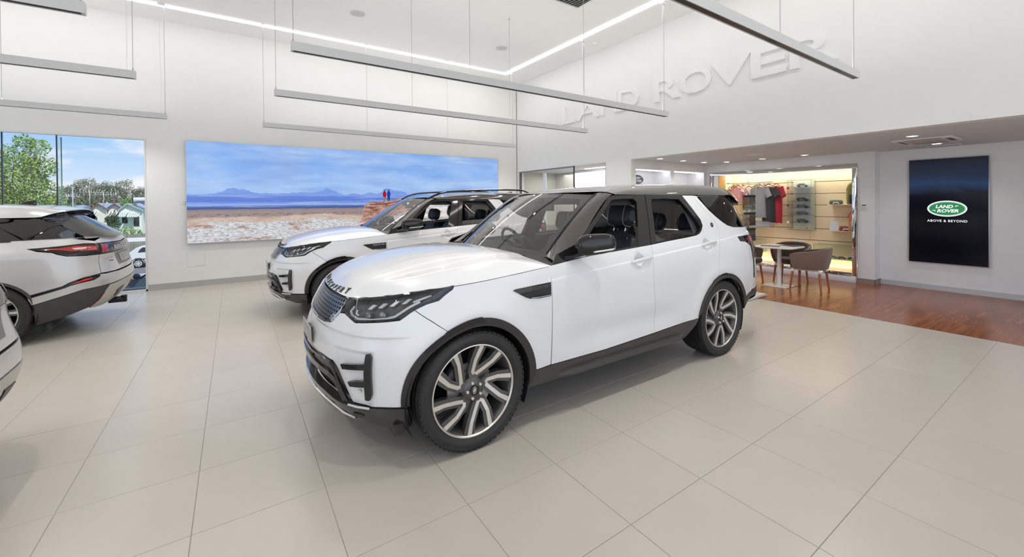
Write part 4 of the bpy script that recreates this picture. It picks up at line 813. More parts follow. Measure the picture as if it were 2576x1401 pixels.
    def oval(name, q, z, rq, rz_, off, m, par, h=.004, n=28, sd=1):
        B = MB(); B.ring([[tuple(on(S, q+rq*s_*math.cos(2*PI*k/n), z+rz_*s_*math.sin(2*PI*k/n), o_, sd)[0]) for k in range(n)] for s_, o_ in ((1, off-.01), (1, off+h*.6), (.92, off+h))], 0, False, False, True); return B.obj(name, m, par)
    bd = oval('grille_badge', -1.135, .858, .036, .021, .002, chromed, gr); oval('grille_badge', -1.135, .858, .031, .0165, .0045, greenb, gr, .003)
    for w_, dz in (('LAND', .005), ('ROVER', -.005)):
        v, f = text_fit(w_, .036, .008, 0, .02, shear=.2); p, n = on(S, -1.135, .858+dz, .0085); p2, _ = on(S, -1.10, .858+dz, .0085); B = MB(); B.add(v, f, M=frame(p, p2-p, (0, 0, 1))); B.obj('badge_lettering', silvl, gr, recalc=False)
    # --- number plate
    pl_ = MB(); p, n = on(S, S.q0, .715, .016); pl_.box(-.186, .186, -.058, .058, -.004, .004, M=frame((p[0]+.004, 0, .700), (0, -1, 0), (-.05, 0, 1))); po = pl_.obj('number_plate', plate_g, root, bev=.003)
    v, f = text_fit('DISCOVERY', .30, .044, 0, .012); B = MB(); B.add(v, f, M=frame((p[0]-.0006, 0, .700), (0, -1, 0), (-.05, 0, 1))); B.obj('lettering', silvl, po, recalc=False)
    MB().box(p[0]+.006, p[0]+.03, -.07, .07, .67, .73).obj('plate_holder', satin, po)
    # --- headlamps
    hlp = hl_top+[(-1.058, .945), (-1.064, .903), (-1.020, .905), (-.942, .887), (-.871, .870), (-.755, .883), (-.645, .894), (-.569, .902), (-.538, .929), (-.505, .960), (-.440, .989), (-.363, 1.005), (-.334, 1.034), (-.296, 1.066)]
    for sd in (1, -1):
        h = panel('headlamp', S, hlp, mat('lamp_housing', (.10, .10, .10), .3, .4, vary=.3, vscale=14), root, off=-.055, sides=(sd,), tilt=0, thick=0)[0]
        panel('lamp_glass', S, hlp, clearl, h, sides=(sd,), tilt=0, cell=.05, thick=.05)
        rb = MB(); ribbon(rb, [on(S, q, z, -.004, sd) for q, z in [(-.294, 1.080), (-.478, 1.067), (-.605, 1.053), (-.745, 1.031), (-.902, 1.007), (-1.05, .988)]], .016, .005)
        ribbon(rb, [on(S, q, z, -.003, sd) for q, z in [(-1.02, .911), (-.942, .893), (-.871, .877), (-.755, .889), (-.645, .900), (-.575, .909), (-.545, .934), (-.50, .966), (-.44, .994), (-.37, 1.010), (-.34, 1.04), (-.30, 1.068)]], .016, .005); rb.obj('lamp_rim', gloss, h)
        panel('lamp_tip', S, [(-.296, 1.078), (-.296, 1.066), (-.334, 1.036), (-.363, 1.007), (-.40, 1.0), (-.47, 1.062)], gloss, h, off=-.004, sides=(sd,), tilt=0, cell=.05, thick=.004, gap=0)
        L = MB()
        for k in range(4):
            q0_ = -.84+.078*k; L.add([tuple(on(S, q0_+a_, .957+.0135*k+b_, o_, sd)[0]) for o_ in (-.044, -.032) for a_, b_ in ((-.022, 0), (.008, 0), (.030, .030), (.0, .030))], [(0, 1, 2, 3), (4, 5, 6, 7), (0, 1, 5, 4), (1, 2, 6, 5), (2, 3, 7, 6), (3, 0, 4, 7)])
        ribbon(L, [on(S, q, z, -.030, sd) for q, z in [(-.55, 1.005), (-.48, 1.028), (-.40, 1.048)]], .014, .006)
        L.obj('light_bar', mat('lamp_white', srgb(218, 220, 222), .22, .15, vary=.05), h)
        L = MB(); ribbon(L, [on(S, q, z, -.026, sd) for q, z in [(-.985, .955), (-1.0, .925), (-.965, .903), (-.90, .893), (-.78, .897), (-.68, .908), (-.62, .922), (-.585, .950), (-.555, .975), (-.50, 1.005)]], .017, .008); ribbon(L, [on(S, q, z, -.026, sd) for q, z in [(-.94, .94), (-.93, .92), (-.90, .912)]], .012, .006); L.obj('running_light', MATS['lamp_white'], h)
        L = MB()
        for q, z in ((-.83, .925), (-.72, .935)):
            p, n = on(S, q, z, -.05, sd); fr_ = frame(p, np.cross([0, 0, 1], n), (0, 0, 1)); L.cyl((0, 0, 0), .026, .022, 20, M=fr_); L.lathe([(.026, .022), (.02, .03), (.001, .034)], 20, M=fr_)
        L.obj('projector', mat('projector_grey', (.30, .31, .33), .12, .7, vary=.05), h)
        panel('washer_cover', S, [(-.900, .845), (-.776, .863), (-.789, .823), (-.906, .809)], paint, root, off=.0012, sides=(sd,), tilt=0, gap=0, thick=.004)
        # bumper side blades
        f_ = panel('side_vent', S, [(-.691, .710), (-.672, .712), (-.652, .690), (-.648, .640), (-.648, .465), (-.655, .440), (-.668, .430), (-.691, .433)], gloss, root, off=.012, sides=(sd,), tilt=0, cell=.03, thick=.022, gap=0)[0]
        for pts in ([(-.872, .630), (-.80, .638), (-.685, .652), (-.682, .618), (-.80, .608), (-.854, .602)], [(-.812, .530), (-.76, .540), (-.685, .547), (-.684, .512), (-.76, .507), (-.797, .505)]): panel('blade', S, pts, gloss, f_, off=.010, sides=(sd,), tilt=0, cell=.03, thick=.02, gap=0)
        oval('parking_sensor', -.744, .471, .0115, .0115, -.019, mat('sensor_grey', srgb(150, 150, 150), .4, vary=.03), root, .002, 18, sd); oval('parking_sensor', -.744, .471, .0092, .0092, -.018, paint, root, .002, 18, sd)
        # wheel arch mouldings and liners
        for c, r0, r1, tail, a0, a1 in ((A, .436, .488, [(.490, .412), (.438, .285), (.425, .30)], 179, 8), (A2, .434, .481, [], 170, 14)):
            if c is A: po_ = arc(c, r1, 179, 6, 36)+tail+arc(c, r0, -6, 179, 36)
            else: po_ = arc(c, r1, 168, 12, 36)+[(3.405, .47), (3.37, .42)]+arc(c, r0, 8, 162, 36)
            am = panel('arch_moulding', S, po_, satin, root, off=.007, sides=(sd,), tilt=0, cell=.05, gap=0, thick=.03)[0]
            panel('arch_gloss', S, arc(c, r1+.007, 118, 88, 10)+arc(c, r1-.034, 82, 136, 14)+[(c[0]+(r1-.004)*math.cos(math.radians(136)), c[1]+(r1-.004)*math.sin(math.radians(136)))]+arc(c, r1-.002, 134, 121, 5), gloss, am, off=.0085, sides=(sd,), tilt=0, cell=.03, gap=0, thick=.01)
            B = MB(); n_ = 28; R = []
            for yy in (.93, .55): R.append([(c[0]+.45*math.cos(math.radians(-25+230*k/n_)), -sd*yy, .375+.45*math.sin(math.radians(-25+230*k/n_))) for k in range(n_+1)])
            B.ring(R, 0, True, False, False, False); B.add(R[1], [tuple(range(n_+1))]); B.obj('wheel_liner', mat('liner_black', (.008, .008, .008), .9, vary=.1), root, recalc=False)
        # sills
        panel('sill', S, [(.490, .413), (.637, .412), (.766, .411), (1.204, .409), (1.816, .428), (2.496, .465), (2.44, .40), (2.313, .299), (1.768, .291), (1.169, .294), (.624, .284), (.440, .285)], mat('sill_bronze_black', (.055, .048, .042), .3, vary=.06), root, sides=(sd,), cell=.06, thick=.05)
        B = MB(); R = []
        for q in np.linspace(.70, 2.30, 14):
            z0_ = .288+.004*(q-.7); b_, n_ = on(S, q, .30, 0, sd); e_ = min(1, (q-.70)/.12, (2.30-q)/.12)
            R.append([(b_[0], b_[1]+sd*.02, z0_), (b_[0], b_[1]-sd*.028*e_, z0_+.004), (b_[0], b_[1]-sd*.036*e_, z0_+.022), (b_[0], b_[1]-sd*.030*e_, z0_+.052), (b_[0], b_[1]+sd*.02, z0_+.066)])
        B.ring(R if sd > 0 else [r[::-1] for r in R], 0, False); B.obj('side_step', MATS['sill_bronze_black'], root)
        # fender vent with lettering
        vt = panel('fender_vent', S, [(.286, 1.007), (.310, 1.013), (.630, 1.028), (.627, .929), (.528, .925), (.432, .934), (.392, .950)], gloss, root, off=.004, sides=(sd,), tilt=0, gap=0, cell=.05, thick=.014)[0]
        v, f = text_fit('DISCOVERY', .185, .021, 0, .01, 1.3); B = MB(); pp = []
        for a in v: p, n = on(S, .53+(a[0] if sd > 0 else -a[0]), 1.003+.045*(a[0] if sd > 0 else -a[0])+a[1], .0055, sd); pp.append(tuple(p))
        B.add(pp, f); B.obj('vent_lettering', greyl if group is None or 'x' else silvl, vt, recalc=False)
        B = MB(); ribbon(B, [on(S, q, z, .005, sd) for q, z in [(.45, .937), (.53, .933), (.622, .936)]], .004, .002); B.obj('vent_accent', silvl, vt)
        # handles
        for (hq, hz), dn_ in zip(HANDLES, ('front', 'rear')):
            B = MB(); R = []
            for t in np.linspace(-1, 1, 13):
                q = hq+.135*t; z = hz+.0687*(q-hq)+.004; b_, n_ = on(S, q, z, 0, sd); hh = .018*(1-.35*abs(t)**3); o_ = .030-.018*abs(t)**4; up_ = np.array([0, 0, 1.]); R.append([tuple(b_+n_*(o_*.15)-up_*hh), tuple(b_+n_*o_*.8-up_*hh), tuple(b_+n_*o_-up_*hh*.4), tuple(b_+n_*o_+up_*hh*.5), tuple(b_+n_*o_*.8+up_*hh), tuple(b_+n_*(o_*.15)+up_*hh)])
            B.ring(R if sd > 0 else [r[::-1] for r in R], 0, True); B.obj('door_handle', paint, root)
        oval('pillar_badge', 2.888, 1.360, .024, .024, .001, gloss, root, .003, 24, sd); oval('badge_emblem', 2.888, 1.360, .017, .011, .004, greyl, root, .001, 24, sd)
        # exterior mirror, folded in
        ox = 0 if sd > 0 else .22; Mm = frame((1.012+ox, -1.045*sd, 1.288), (1, -.30*sd, .02), (0, 0, 1)) ; B = MB(); R = []
        for t in np.linspace(-1, 1, 19):
            s_ = (1-abs(t)**(3.2 if t < 0 else 4.5))**.5 if abs(t) < 1 else .05; L = []
            for k in range(24):
                a = 2*PI*k/24; ca, sa = math.cos(a), math.sin(a); e = .75; up_ = .082*(1.0-.10*t); L.append(Mm @ Vector((.172*t, up_*s_*math.copysign(abs(sa)**e, sa)+.008*t, .062*s_*math.copysign(abs(ca)**e, ca))))
            R.append(L)
        B.ring(R, 0, True); mo = B.obj('mirror', gloss, root)
        ind = MB(); P_ = []
        zo = 1 if (Mm.col[2].xyz.y*-sd) > 0 else -1
        for t in np.linspace(-.30, .97, 12):
            s_ = (1-abs(t)**(3.2 if t < 0 else 4.5))**.5; yy = -.048*(1-.25*t)*1.0; k_ = min(.999, abs(yy-.008*t)/(.082*(1-.10*t)*max(s_, .01))); dd = .062*s_*max(.0, 1-k_**2.67)**.375+.001; P_.append((Mm @ Vector((.172*t, yy, zo*dd)), (Mm.col[2].xyz*zo)))
        ribbon(ind, P_, [.004]+[.013]*10+[.010], .004); ind.obj('indicator', mat('indicator_clear', srgb(225, 225, 222), .15, .2, coat=1, vary=.03), mo)
        ar = MB(); ar.ring([[(.80+ox*.5, -.93*sd, 1.175), (.97+ox*.5, -.93*sd, 1.18), (.97+ox*.5, -.93*sd, 1.205), (.80+ox*.5, -.93*sd, 1.20)], [(.84+ox, -.98*sd, 1.185), (.96+ox, -.98*sd, 1.19), (.96+ox, -.98*sd, 1.215), (.84+ox, -.98*sd, 1.21)], [(.88+ox, -1.03*sd, 1.205), (.99+ox, -1.03*sd, 1.21), (.99+ox, -1.03*sd, 1.24), (.88+ox, -1.03*sd, 1.238)]], 0, False); ar.obj('mirror_arm', gloss, mo)
    # --- lower front
    li = [(-.80, .385), (-.84, .46), (-.90, .54), (-.935, .585), (-.99, .632), (-1.14, .640), (-1.37, .630)]
    lf = li+[(2*S.q0-q, z) for q, z in li[::-1]]; panel('lower_intake', S, lf, mat('intake_black', (.01, .01, .011), .35, vary=.2), root, off=-.06, sides=(1,), tilt=0, thick=0, gap=0)
    vl = [(S.q0, .405), (-1.1, .402), (-.96, .378), (-.88, .372), (-.816, .376), (-.672, .369), (-.57, .371), (-.480, .372), (-.452, .36), (-.455, .234), (-.512, .234), (-.653, .247), (-.743, .278), (-.870, .286), (-1.1, .288)]
    vf = [(S.q0, .405)]+vl[1:]+[(S.q0, .288)]+[(2*S.q0-q, z) for q, z in vl[:0:-1]]; panel('front_valance', S, vf, mat('valance_black', (.035, .031, .028), .18, coat=.6, vary=.08), root, off=.004, sides=(1,), tilt=0, cell=.045, thick=.05, gap=0)
    def bar(name, h, w, hh, off, m):
        P = h+[(2*S.q0-q, z) for q, z in h[::-1]]; B = MB(); ribbon(B, [on(S, q, z, off) for q, z in P], w, hh); return B.obj(name, m, root)
    bar('intake_blade', [(-.86, .40), (-.90, .47), (-.95, .515), (-1.02, .535), (-1.16, .54), (-1.34, .54), (-1.5, .54)], .05, .018, -.012, gloss)
    bar('intake_lip', [(-.835, .40), (-.872, .46), (-.918, .53), (-.955, .578), (-1.0, .606), (-1.14, .614), (-1.34, .612), (-1.5, .612)], .022, .012, -.006, gloss)
    bar('skid_strip', [(-.80, .293), (-.90, .306), (-1.0, .335), (-1.1, .350), (-1.3, .352), (-1.5, .352)], .012, .008, .006, chromed)
    for sd in (1, -1):
        B = MB(); ribbon(B, [on(S, q, z, .004, sd) for q, z in [(-.83, .381), (-.76, .378), (-.675, .377)]], .012, .006); B.obj('fog_lamp', clearl if False else MATS['lamp_white'], root)
        fl_ = oval('tow_cover', -.77, .322, .045, .012, .006, gloss, root, .006, 20, sd)
        B = MB(); B.box(-.50, -.44, -sd*.80-.06, -sd*.80+.06, .20, .27); B.obj('air_deflector', satin, root)
    # --- interior and underside
    B = MB(); B.box(-.45, .40, -.72, .72, .30, .88); B.box(.40, 2.4, -.86, .86, .26, .42); B.box(2.4, 3.5, -.60, .60, .30, .55); B.box(-.45, .45, -.55, .55, .22, .3); B.obj('underbody', mat('underbody_black', (.01, .01, .01), .9, vary=.1), root)
    for sd in (1, -1):
        panel('door_card', S, [(.45, .42), (.45, 1.10), (.80, 1.15), (1.4, 1.185), (2.0, 1.22), (2.5, 1.255), (3.0, 1.28), (3.7, 1.28), (3.7, .55), (3.42, .5)]+arc(A2, .53, 20, 160, 14)+[(2.3, .42)], darkin, root, off=-.075, sides=(sd,), tilt=0, cell=.15, thick=0, gap=0)
        G = [[S.at(np.float64(q), np.float64(z), -.06)*[1, sd, 1] for z in np.linspace(1.60, 1.68, 3)] for q in np.linspace(1.45, 3.6, 14)]; sheet('cant_rail', G, darkin, root, flipn=(0, -sd, 0))
        for qa, qb, wd in ((1.70, 1.84, .16), (2.62, 2.50, .3)):
            G = [[S.at(np.float64(qa+(qb-qa)*t+dq), np.float64(1.20+.46*t), -.045)*[1, sd, 1] for dq in (0, wd)] for t in np.linspace(0, 1, 6)]; sheet('inner_pillar', G, mat('pillar_trim', (.045, .05, .06), .6, vary=.1), root, flipn=(0, -sd, 0))
    G = [[roofp(x, y, .80)-np.array([0, 0, .045]) for y in np.linspace(-.66, .66, 9)] for x in np.linspace(1.42, 3.7, 12)]; sheet('headlining', G, mat('headlining_grey', (.06, .057, .055), .9, vary=.05), root, flipn=(0, 0, -1))
    B = MB(); R = []
    for y in np.linspace(-.72, .72, 15):
        hump = .055*math.exp(-((y-.38)/.2)**2); R.append([(.56+.25*(y/.74)**2, y, 1.165-.02*(y/.74)**2), (.85, y, 1.185+hump*.3), (1.02, y, 1.165+hump), (1.08, y, 1.12+hump*.6), (1.06, y, 1.0), (1.0, y, .8), (.6, y, .8)])
    B.ring(R, 0, True); B.obj('dashboard', mat('dash_black', (.03, .03, .031), .75, vary=.08), root)
    sw = MB(); M = Matrix.Translation((1.20, .38, 1.165)) @ Matrix.Rotation(1.15, 4, 'Y'); n_ = 28
    sw.tube([M @ Vector((.185*math.cos(2*PI*k/n_), .185*math.sin(2*PI*k/n_), 0)) for k in range(n_+1)], .016, 8, caps=False)
    for a in (0, PI, PI/2*3): sw.tube([M @ Vector((.05*math.cos(a+PI/2), .05*math.sin(a+PI/2), -.02)), M @ Vector((.18*math.cos(a+PI/2), .18*math.sin(a+PI/2), 0))], .014, 6)
    sw.cyl((0, 0, -.03), .06, .035, 20, M=M); sw.tube([M @ Vector((0, 0, -.02)), M @ Vector((0, 0, -.2))], .03, 8); sw.obj('steering_wheel', leather, root)
    B = MB(); B.box(1.10, 2.1, -.13, .13, .5, .92); B.obj('centre_console', darkin, root, bev=.03)
    seat(root, 1.87, -.40, .70, .52, back_h=.60, hrz=.02); seat(root, 1.84, .40, .66, .50, back_h=.58)
    for y in (-.5, 0, .5): seat(root, 2.93, y, .70, .46, back_h=.52, lean=.25, hrz=-.01)
    B = MB(); B.box(-.02, .015, -.12, .12, -.035, .035, M=Matrix.Translation((1.335, .0, 1.56)) @ Matrix.Rotation(.15, 4, 'Z')); B.tube([(1.335, 0, 1.58), (1.36, 0, 1.68)], .012, 6); B.obj('rear_view_mirror', darkin, root, bev=.012)
    # antenna fin
    B = MB(); R = []
    for x, h_, w_ in ((3.36, .002, .004), (3.42, .022, .018), (3.48, .042, .026), (3.535, .052, .026), (3.55, .045, .022), (3.555, 0, .02)):
        z = float(zr(x))-.004; R.append([(x, -w_, z), (x+.004, -w_*.5, z+h_*.75), (x+.006, 0, z+h_), (x+.004, w_*.5, z+h_*.75), (x, w_, z)])
    B.ring(R, 0, True); B.obj('antenna_fin', roofm, root)
    for xc in (0, 2.923):
        for sd in (-1, 1): make_wheel(root, (xc, sd*.8325, .388), sd, spin=math.radians(62+(0 if xc == 0 else -14)))
    return root
CAR_RZ = math.radians(-.43); dxc, dyc = Vector((math.cos(CAR_RZ), math.sin(CAR_RZ), 0)), Vector((-math.sin(CAR_RZ), math.cos(CAR_RZ), 0))
O1 = Vector((1.2919, 2.345, 0))+dyc*.975
suv = make_suv('white suv with black roof and graphite wheels in the foreground', 'white suvs', O1, CAR_RZ)
# ------------------------------------------------------------------ the second suv of the same kind, with roof rails
suv2 = copy_tree(suv); suv2.location = O1+Vector((-.03, 3.85, 0)); tag(suv2, 'white suv with raised black roof rails parked behind the foreground suv', 'car', 'white suvs')
zr_ = spline((1.30, 1.5, 1.75, 2.0, 2.3, 2.6, 3.0, 3.3, 3.6), (1.695, 1.738, 1.767, 1.786, 1.80, 1.81, 1.815, 1.81, 1.79))
for sd in (1, -1):
    pts = []
    for t in np.linspace(0, 1, 20):
        x = 1.42+2.15*t; e = min(1, t/.16, (1-t)/.12); pts.append((x, -sd*(.665+.012*math.sin(PI*t)), float(zr_(x))-.05+.072*math.sin(e*PI/2)))
    B = MB(); ribbon(B, [(p, (0, -sd*.35, .94)) for p in pts], .034, .022); B.obj('roof_rail', gloss, suv2)
    B = MB(); ribbon(B, [((p[0], p[1]-sd*.008, p[2]+.019), (0, -sd*.5, .85)) for p in pts[6:14]], .022, .005); B.obj('rail_insert', mat('rail_silver', srgb(214, 216, 218), .25, .8, vary=.02), suv2)
for c in suv2.children:
    if c.name.startswith('fender_vent'):
        for g in c.children:
            if g.name.startswith('vent_lettering'): g.data = g.data.copy(); g.data.materials.clear(); g.data.materials.append(silvl)
# ------------------------------------------------------------------ pale silver crossover (rear axle centre on the ground = origin, x to the rear)
VP = [(-3.72, 0), (-3.71, .2), (-3.66, .45), (-3.55, .66), (-3.35, .82), (-3.1, .91), (-2.87, .955), (-2.4, .97), (-1.4, .975), (-.6, .98), (0, .985), (.25, .975), (.5, .945), (.7, .895), (.86, .82), (.96, .71), (1.015, .55), (1.04, .3), (1.05, 0)]
VFX = [(.1, .1), (.3, .02), (.5, 0), (.8, .05), (1.0, .2), (1.2, .4)]
VRX = [(.1, -.35), (.25, -.22), (.35, -.12), (.45, -.04), (.55, .0), (.7, .01), (.8, -.015), (.95, -.05), (1.05, -.055), (1.12, -.08), (1.2, -.15)]
VWZ = [(.1, .9), (.25, .95), (.4, .985), (.6, 1.0), (.8, 1.0), (.95, .99), (1.05, .975), (1.12, .95), (1.2, .91), (1.26, .885)]
VW = Wrap(VP, VFX, VRX, VWZ, fade=(-3.6, -2.6), rfade=(.1, 1.1), x0=-1.)
clad = mat('cladding_grey', (.055, .053, .052), .5, vary=.06, vscale=20)
def make_crossover(label, loc):
    S = VW; root = empty('crossover', loc, 0, label, 'car'); q1 = S.q1
    tm = lambda h: list(h)+[(2*q1-q, z) for q, z in list(h)[::-1] if abs(q-q1) > 1e-6]
    A = (0., .365); F_ = (-2.874, .365); P = silver_paint
    lamp = [(.344, 1.117), (.45, 1.119), (.632, 1.128), (.872, 1.143), (1.030, 1.135), (1.001, 1.000), (.834, .999), (.683, 1.009), (.611, 1.034), (.560, 1.062), (.430, 1.084)]
    panel('rear_quarter', S, [(-.55, 1.205), (.1, 1.212), (.42, 1.214), (.80, 1.212), (1.02, 1.165), (1.030, 1.135)]+[(.872, 1.146), (.632, 1.130), (.45, 1.121), (.340, 1.119), (.428, 1.081), (.556, 1.059), (.607, 1.031), (.683, 1.006), (.834, .996), (1.001, .996), (.965, .760), (.952, .758), (.789, .733), (.665, .688), (.607, .653), (.330, .578)]+arc(A, .405, 32, 172, 16)+[(-.42, .36), (-.50, .40), (-.60, .9)], P, root, tilt=0, cell=.05)
    panel('rear_bumper', S, tm([(q1, .745), (1.02, .748), (.952, .752), (.944, .723), (.879, .690), (.782, .676), (.674, .651), (.626, .630), (.340, .546), (.378, .466), (.785, .586), (1.045, .609), (1.30, .618), (q1, .62)]), P, root, tilt=0, sides=(1,), cell=.05)
    panel('tailgate', S, tm([(q1, .995), (1.03, .998), (1.002, .992), (.968, .762), (1.10, .762), (q1, .76)]), P, root, tilt=0, sides=(1,), cell=.05)
    panel('tailgate_top', S, tm([(q1, 1.205), (1.20, 1.205), (1.02, 1.168), (1.035, 1.137), (1.3, 1.132), (q1, 1.118)]), P, root, tilt=0, sides=(1,), cell=.05)
    tb = panel('lamp_band', S, tm([(q1, 1.112), (1.3, 1.126), (1.036, 1.132), (1.006, 1.002), (1.3, .999), (q1, .998)]), gloss, root, off=.003, tilt=0, sides=(1,), cell=.05)[0]
    for sd in (1, -1):
        t = panel('tail_lamp', S, lamp, gloss, root, off=.004, tilt=0, sides=(sd,), cell=.05)[0]
        panel('lens', S, [(.444, 1.104), (.605, 1.106), (.788, 1.124), (.985, 1.106), (.980, 1.050), (.837, 1.058), (.716, 1.060), (.640, 1.080)], redl, t, off=.008, tilt=0, sides=(sd,), cell=.05, thick=.004)
        panel('reversing_lens', S, [(.73, 1.095), (.79, 1.10), (.88, 1.098), (.86, 1.078), (.76, 1.076)], MATS['lamp_white'], t, off=.010, tilt=0, sides=(sd,), cell=.05, thick=.004)
        panel('lens', S, [(1.048, 1.118), (1.17, 1.116), (1.14, 1.02), (1.03, 1.015)], redl, tb, off=.008, tilt=0, sides=(sd,), cell=.05, thick=.004)
        r_ = panel('reflector_housing', S, [(.329, .575), (.607, .650), (.665, .685), (.789, .730), (.952, .755), (.944, .727), (.879, .693), (.782, .679), (.674, .654), (.626, .633), (.338, .549)], gloss, root, off=.003, tilt=0, sides=(sd,), cell=.05, gap=0)[0]
        panel('fog_lens', S, [(.662, .664), (.786, .710), (.867, .723), (.858, .703), (.723, .676)], mat('fog_red', (.65, .01, .02), .15, coat=1, vary=.1, emit=(.8, .03, .04), estr=.35), r_, off=.007, tilt=0, sides=(sd,), cell=.05, thick=.004)
        panel('cladding', S, [(.378, .464), (.785, .584), (1.045, .607), (1.02, .56), (1.001, .511), (.985, .43), (.953, .345), (.776, .279), (.458, .219), (.432, .285)]+arc(A, .405, 2, 14, 3), clad, root, off=.004, tilt=0, sides=(sd,), cell=.05)
        panel('arch_moulding', S, arc(A, .425, 30, 180, 20)+arc(A, .398, 180, 0, 22)+[(.41, .34)], clad, root, off=.006, tilt=0, sides=(sd,), cell=.06, gap=0)
        panel('arch_moulding', S, arc(F_, .43, 0, 180, 20)+arc(F_, .40, 180, 0, 22), clad, root, off=.006, tilt=0, sides=(sd,), cell=.06, gap=0)
        B = MB(); ribbon(B, [on(S, q, z, .010, sd) for q, z in [(1.003, .52), (.988, .43), (.956, .345)]], .010, .004); B.obj('accent_line', mat('accent_red', (.35, .01, .05), .3, vary=.05), root)
        panel('rear_door', S, [(-1.35, 1.195), (-.556, 1.204), (-.606, .9), (-.506, .40), (-1.35, .36)], P, root, tilt=0, sides=(sd,), cell=.1)
        panel('front_door', S, [(-2.35, 1.15), (-1.354, 1.195), (-1.354, .36), (-2.35, .36)], P, root, tilt=0, sides=(sd,), cell=.1)
        panel('fender', S, [(-2.354, 1.15), (-2.354, .36), (-2.43, .36)]+arc(F_, .42, 0, 130, 14)+[(-3.3, .75), (-3.5, .95), (-3.0, 1.05)], P, root, tilt=0, sides=(sd,), cell=.08)
        panel('sill', S, [(-2.43, .36), (-.42, .36), (-.40, .24), (-2.43, .24)], clad, root, tilt=0, sides=(sd,), cell=.1, thick=.04)
        # glasshouse side, black from belt to roof line
        G = []
        for t in np.linspace(0, 1, 24):
            xb = -2.2+2.96*t; xt = -1.45+1.89*t; e = sstep(.72, 1, t); yb = -.895+.155*float(e); zb = 1.19+.035*t; zt = 1.50-.04*float(sstep(.6, 1, t)); yt = -.735+.03*float(e)
            row = []
            for f in np.linspace(0, 1, 7): row.append(np.array([xb*(1-f)+xt*f, (yb*(1-f)+yt*f-.018*math.sin(PI*f)), zb*(1-f)+zt*f])*[1, sd, 1])
            G.append(row)
        sg = sheet('side_glass', G, tglass, root, flipn=(0, -sd, .3))
        G = []
        for q in np.linspace(-1.2, 1.03, 30):
            a = S(np.float64(q), np.float64(1.210)); x = a[0] if a[0] < .55 else .55+.21*(a[0]-.55)/.42; t = (x+2.2)/2.96; e = float(sstep(.72, 1, t)); b = np.array([x, -.895+.155*e, 1.19+.035*t-.003]); G.append([(a*(1-f)+b*f)*[1, sd, 1] for f in (0, .5, 1)])
        sheet('shoulder', G, P, root, flipn=(0, -sd*.2, 1))
        B = MB(); ribbon(B, [(np.array([.02-.40*t+.30, (-.87+.14*t)*1-.012, 1.222+.255*t])*[1, sd, 1], (.1, -sd, .5)) for t in np.linspace(0, 1, 6)], .012, .006); ribbon(B, [(np.array([x, -.893, 1.212+.004*(x)])*[1, sd, 1], (0, -sd, .4)) for x in np.linspace(-2.1, .2, 10)], .016, .006); B.obj('window_trim', gloss, sg)
        B = MB(); n_ = 24; R = []
        for c in (A, F_):
            R = []
            for yy in (.94, .55): R.append([(c[0]+.415*math.cos(math.radians(-25+230*k/n_)), -sd*yy, .365+.415*math.sin(math.radians(-25+230*k/n_))) for k in range(n_+1)])
            B.ring(R, 0, True, False, False, False); B.add(R[1], [tuple(range(n_+1))])
        B.obj('wheel_liner', MATS['liner_black'], root, recalc=False)
        # roof spoiler flank
        T = [(.38, -.742, 1.475), (.46, -.728, 1.510), (.52, -.695, 1.530), (.57, -.65, 1.545)]; L_ = [(.42, -.738, 1.455), (.50, -.722, 1.405), (.57, -.68, 1.392), (.61, -.58, 1.45)]
        G = [[(np.array(a)*(1-f)+np.array(b)*f+np.array([0, .05*math.sin(PI*f), 0]))*[1, sd, 1] for f in np.linspace(0, 1, 5)] for a, b in zip(T, L_)]; sheet('spoiler_flank', G, mat('spoiler_blue_black', (.012, .016, .035), .12, coat=1, vary=.1), root, flipn=(0, -sd, 0))
        mo = MB(); mo.lathe([(.001, 0), (.07, .02), (.085, .09), (.06, .17), (.001, .19)], 16, axis='y', M=Matrix.Translation((-2.1, -.93*sd, 1.16)) @ Matrix.Scale(-sd, 4, (0, 1, 0))); mo.obj('mirror', P, root)
    panel('skid_plate', S, tm([(q1, .614), (1.35, .614), (1.056, .600), (1.03, .56), (1.005, .511), (.990, .43), (.956, .345), (.974, .330), (1.178, .322), (q1, .33)]), mat('skid_silver', srgb(190, 186, 178), .35, .5, vary=.03), root, off=.006, tilt=0, sides=(1,), cell=.05)
    e = panel('exhaust_trim', S, [(1.27, .50), (1.50, .52), (1.48, .43), (1.30, .42)], blackm, root, off=.012, tilt=0, cell=.05, gap=0)[0]
    nm = lambda h: S.mir(h)
    panel('front_bumper', S, [(S.q0, .30)]+[(-3.7, .30), (-3.35, .30)]+arc(F_, .42, 175, 131, 8)+[(-3.3, .75), (-3.5, .95), (-3.8, .97)]+[(S.q0, .95)]+[(2*S.q0-q, z) for q, z in ([(-3.7, .30), (-3.35, .30)]+arc(F_, .42, 175, 131, 8)+[(-3.3, .75), (-3.5, .95), (-3.8, .97)])[::-1]], P, root, tilt=0, sides=(1,), cell=.1)
    # roof with the spoiler, rear window, windscreen, bonnet
    zt = spline((-1.7, -1.2, -.7, -.15, .14, .40, .60, .80), (1.52, 1.63, 1.665, 1.650, 1.637, 1.608, 1.556, 1.50)); G = []
    for v in [math.copysign(1-(1-abs(s))**1.5, s) for s in np.linspace(-1, 1, 29)]:
        row = []
        for x in np.linspace(-1.70, .55, 34):
            w_ = .735-.10*float(sstep(.25, .6, x)); y = v*w_; top = float(zt(x))-.022*abs(v)**2; d = w_*(1-abs(v)); g = (1-(1-min(1, d/.14))**2.2)**.75; ze = 1.478; ze = ze+(top-.03-ze)*float(sstep(.38, .56, x)); row.append(np.array([x+.04*(1-abs(v)**2)*float(sstep(.3, .55, x)), y, ze+(top-ze)*g]))
        row += [row[-1]+np.array([0, 0, -.016]), row[-1]+np.array([-.16, 0, -.03])]; G.append(row)
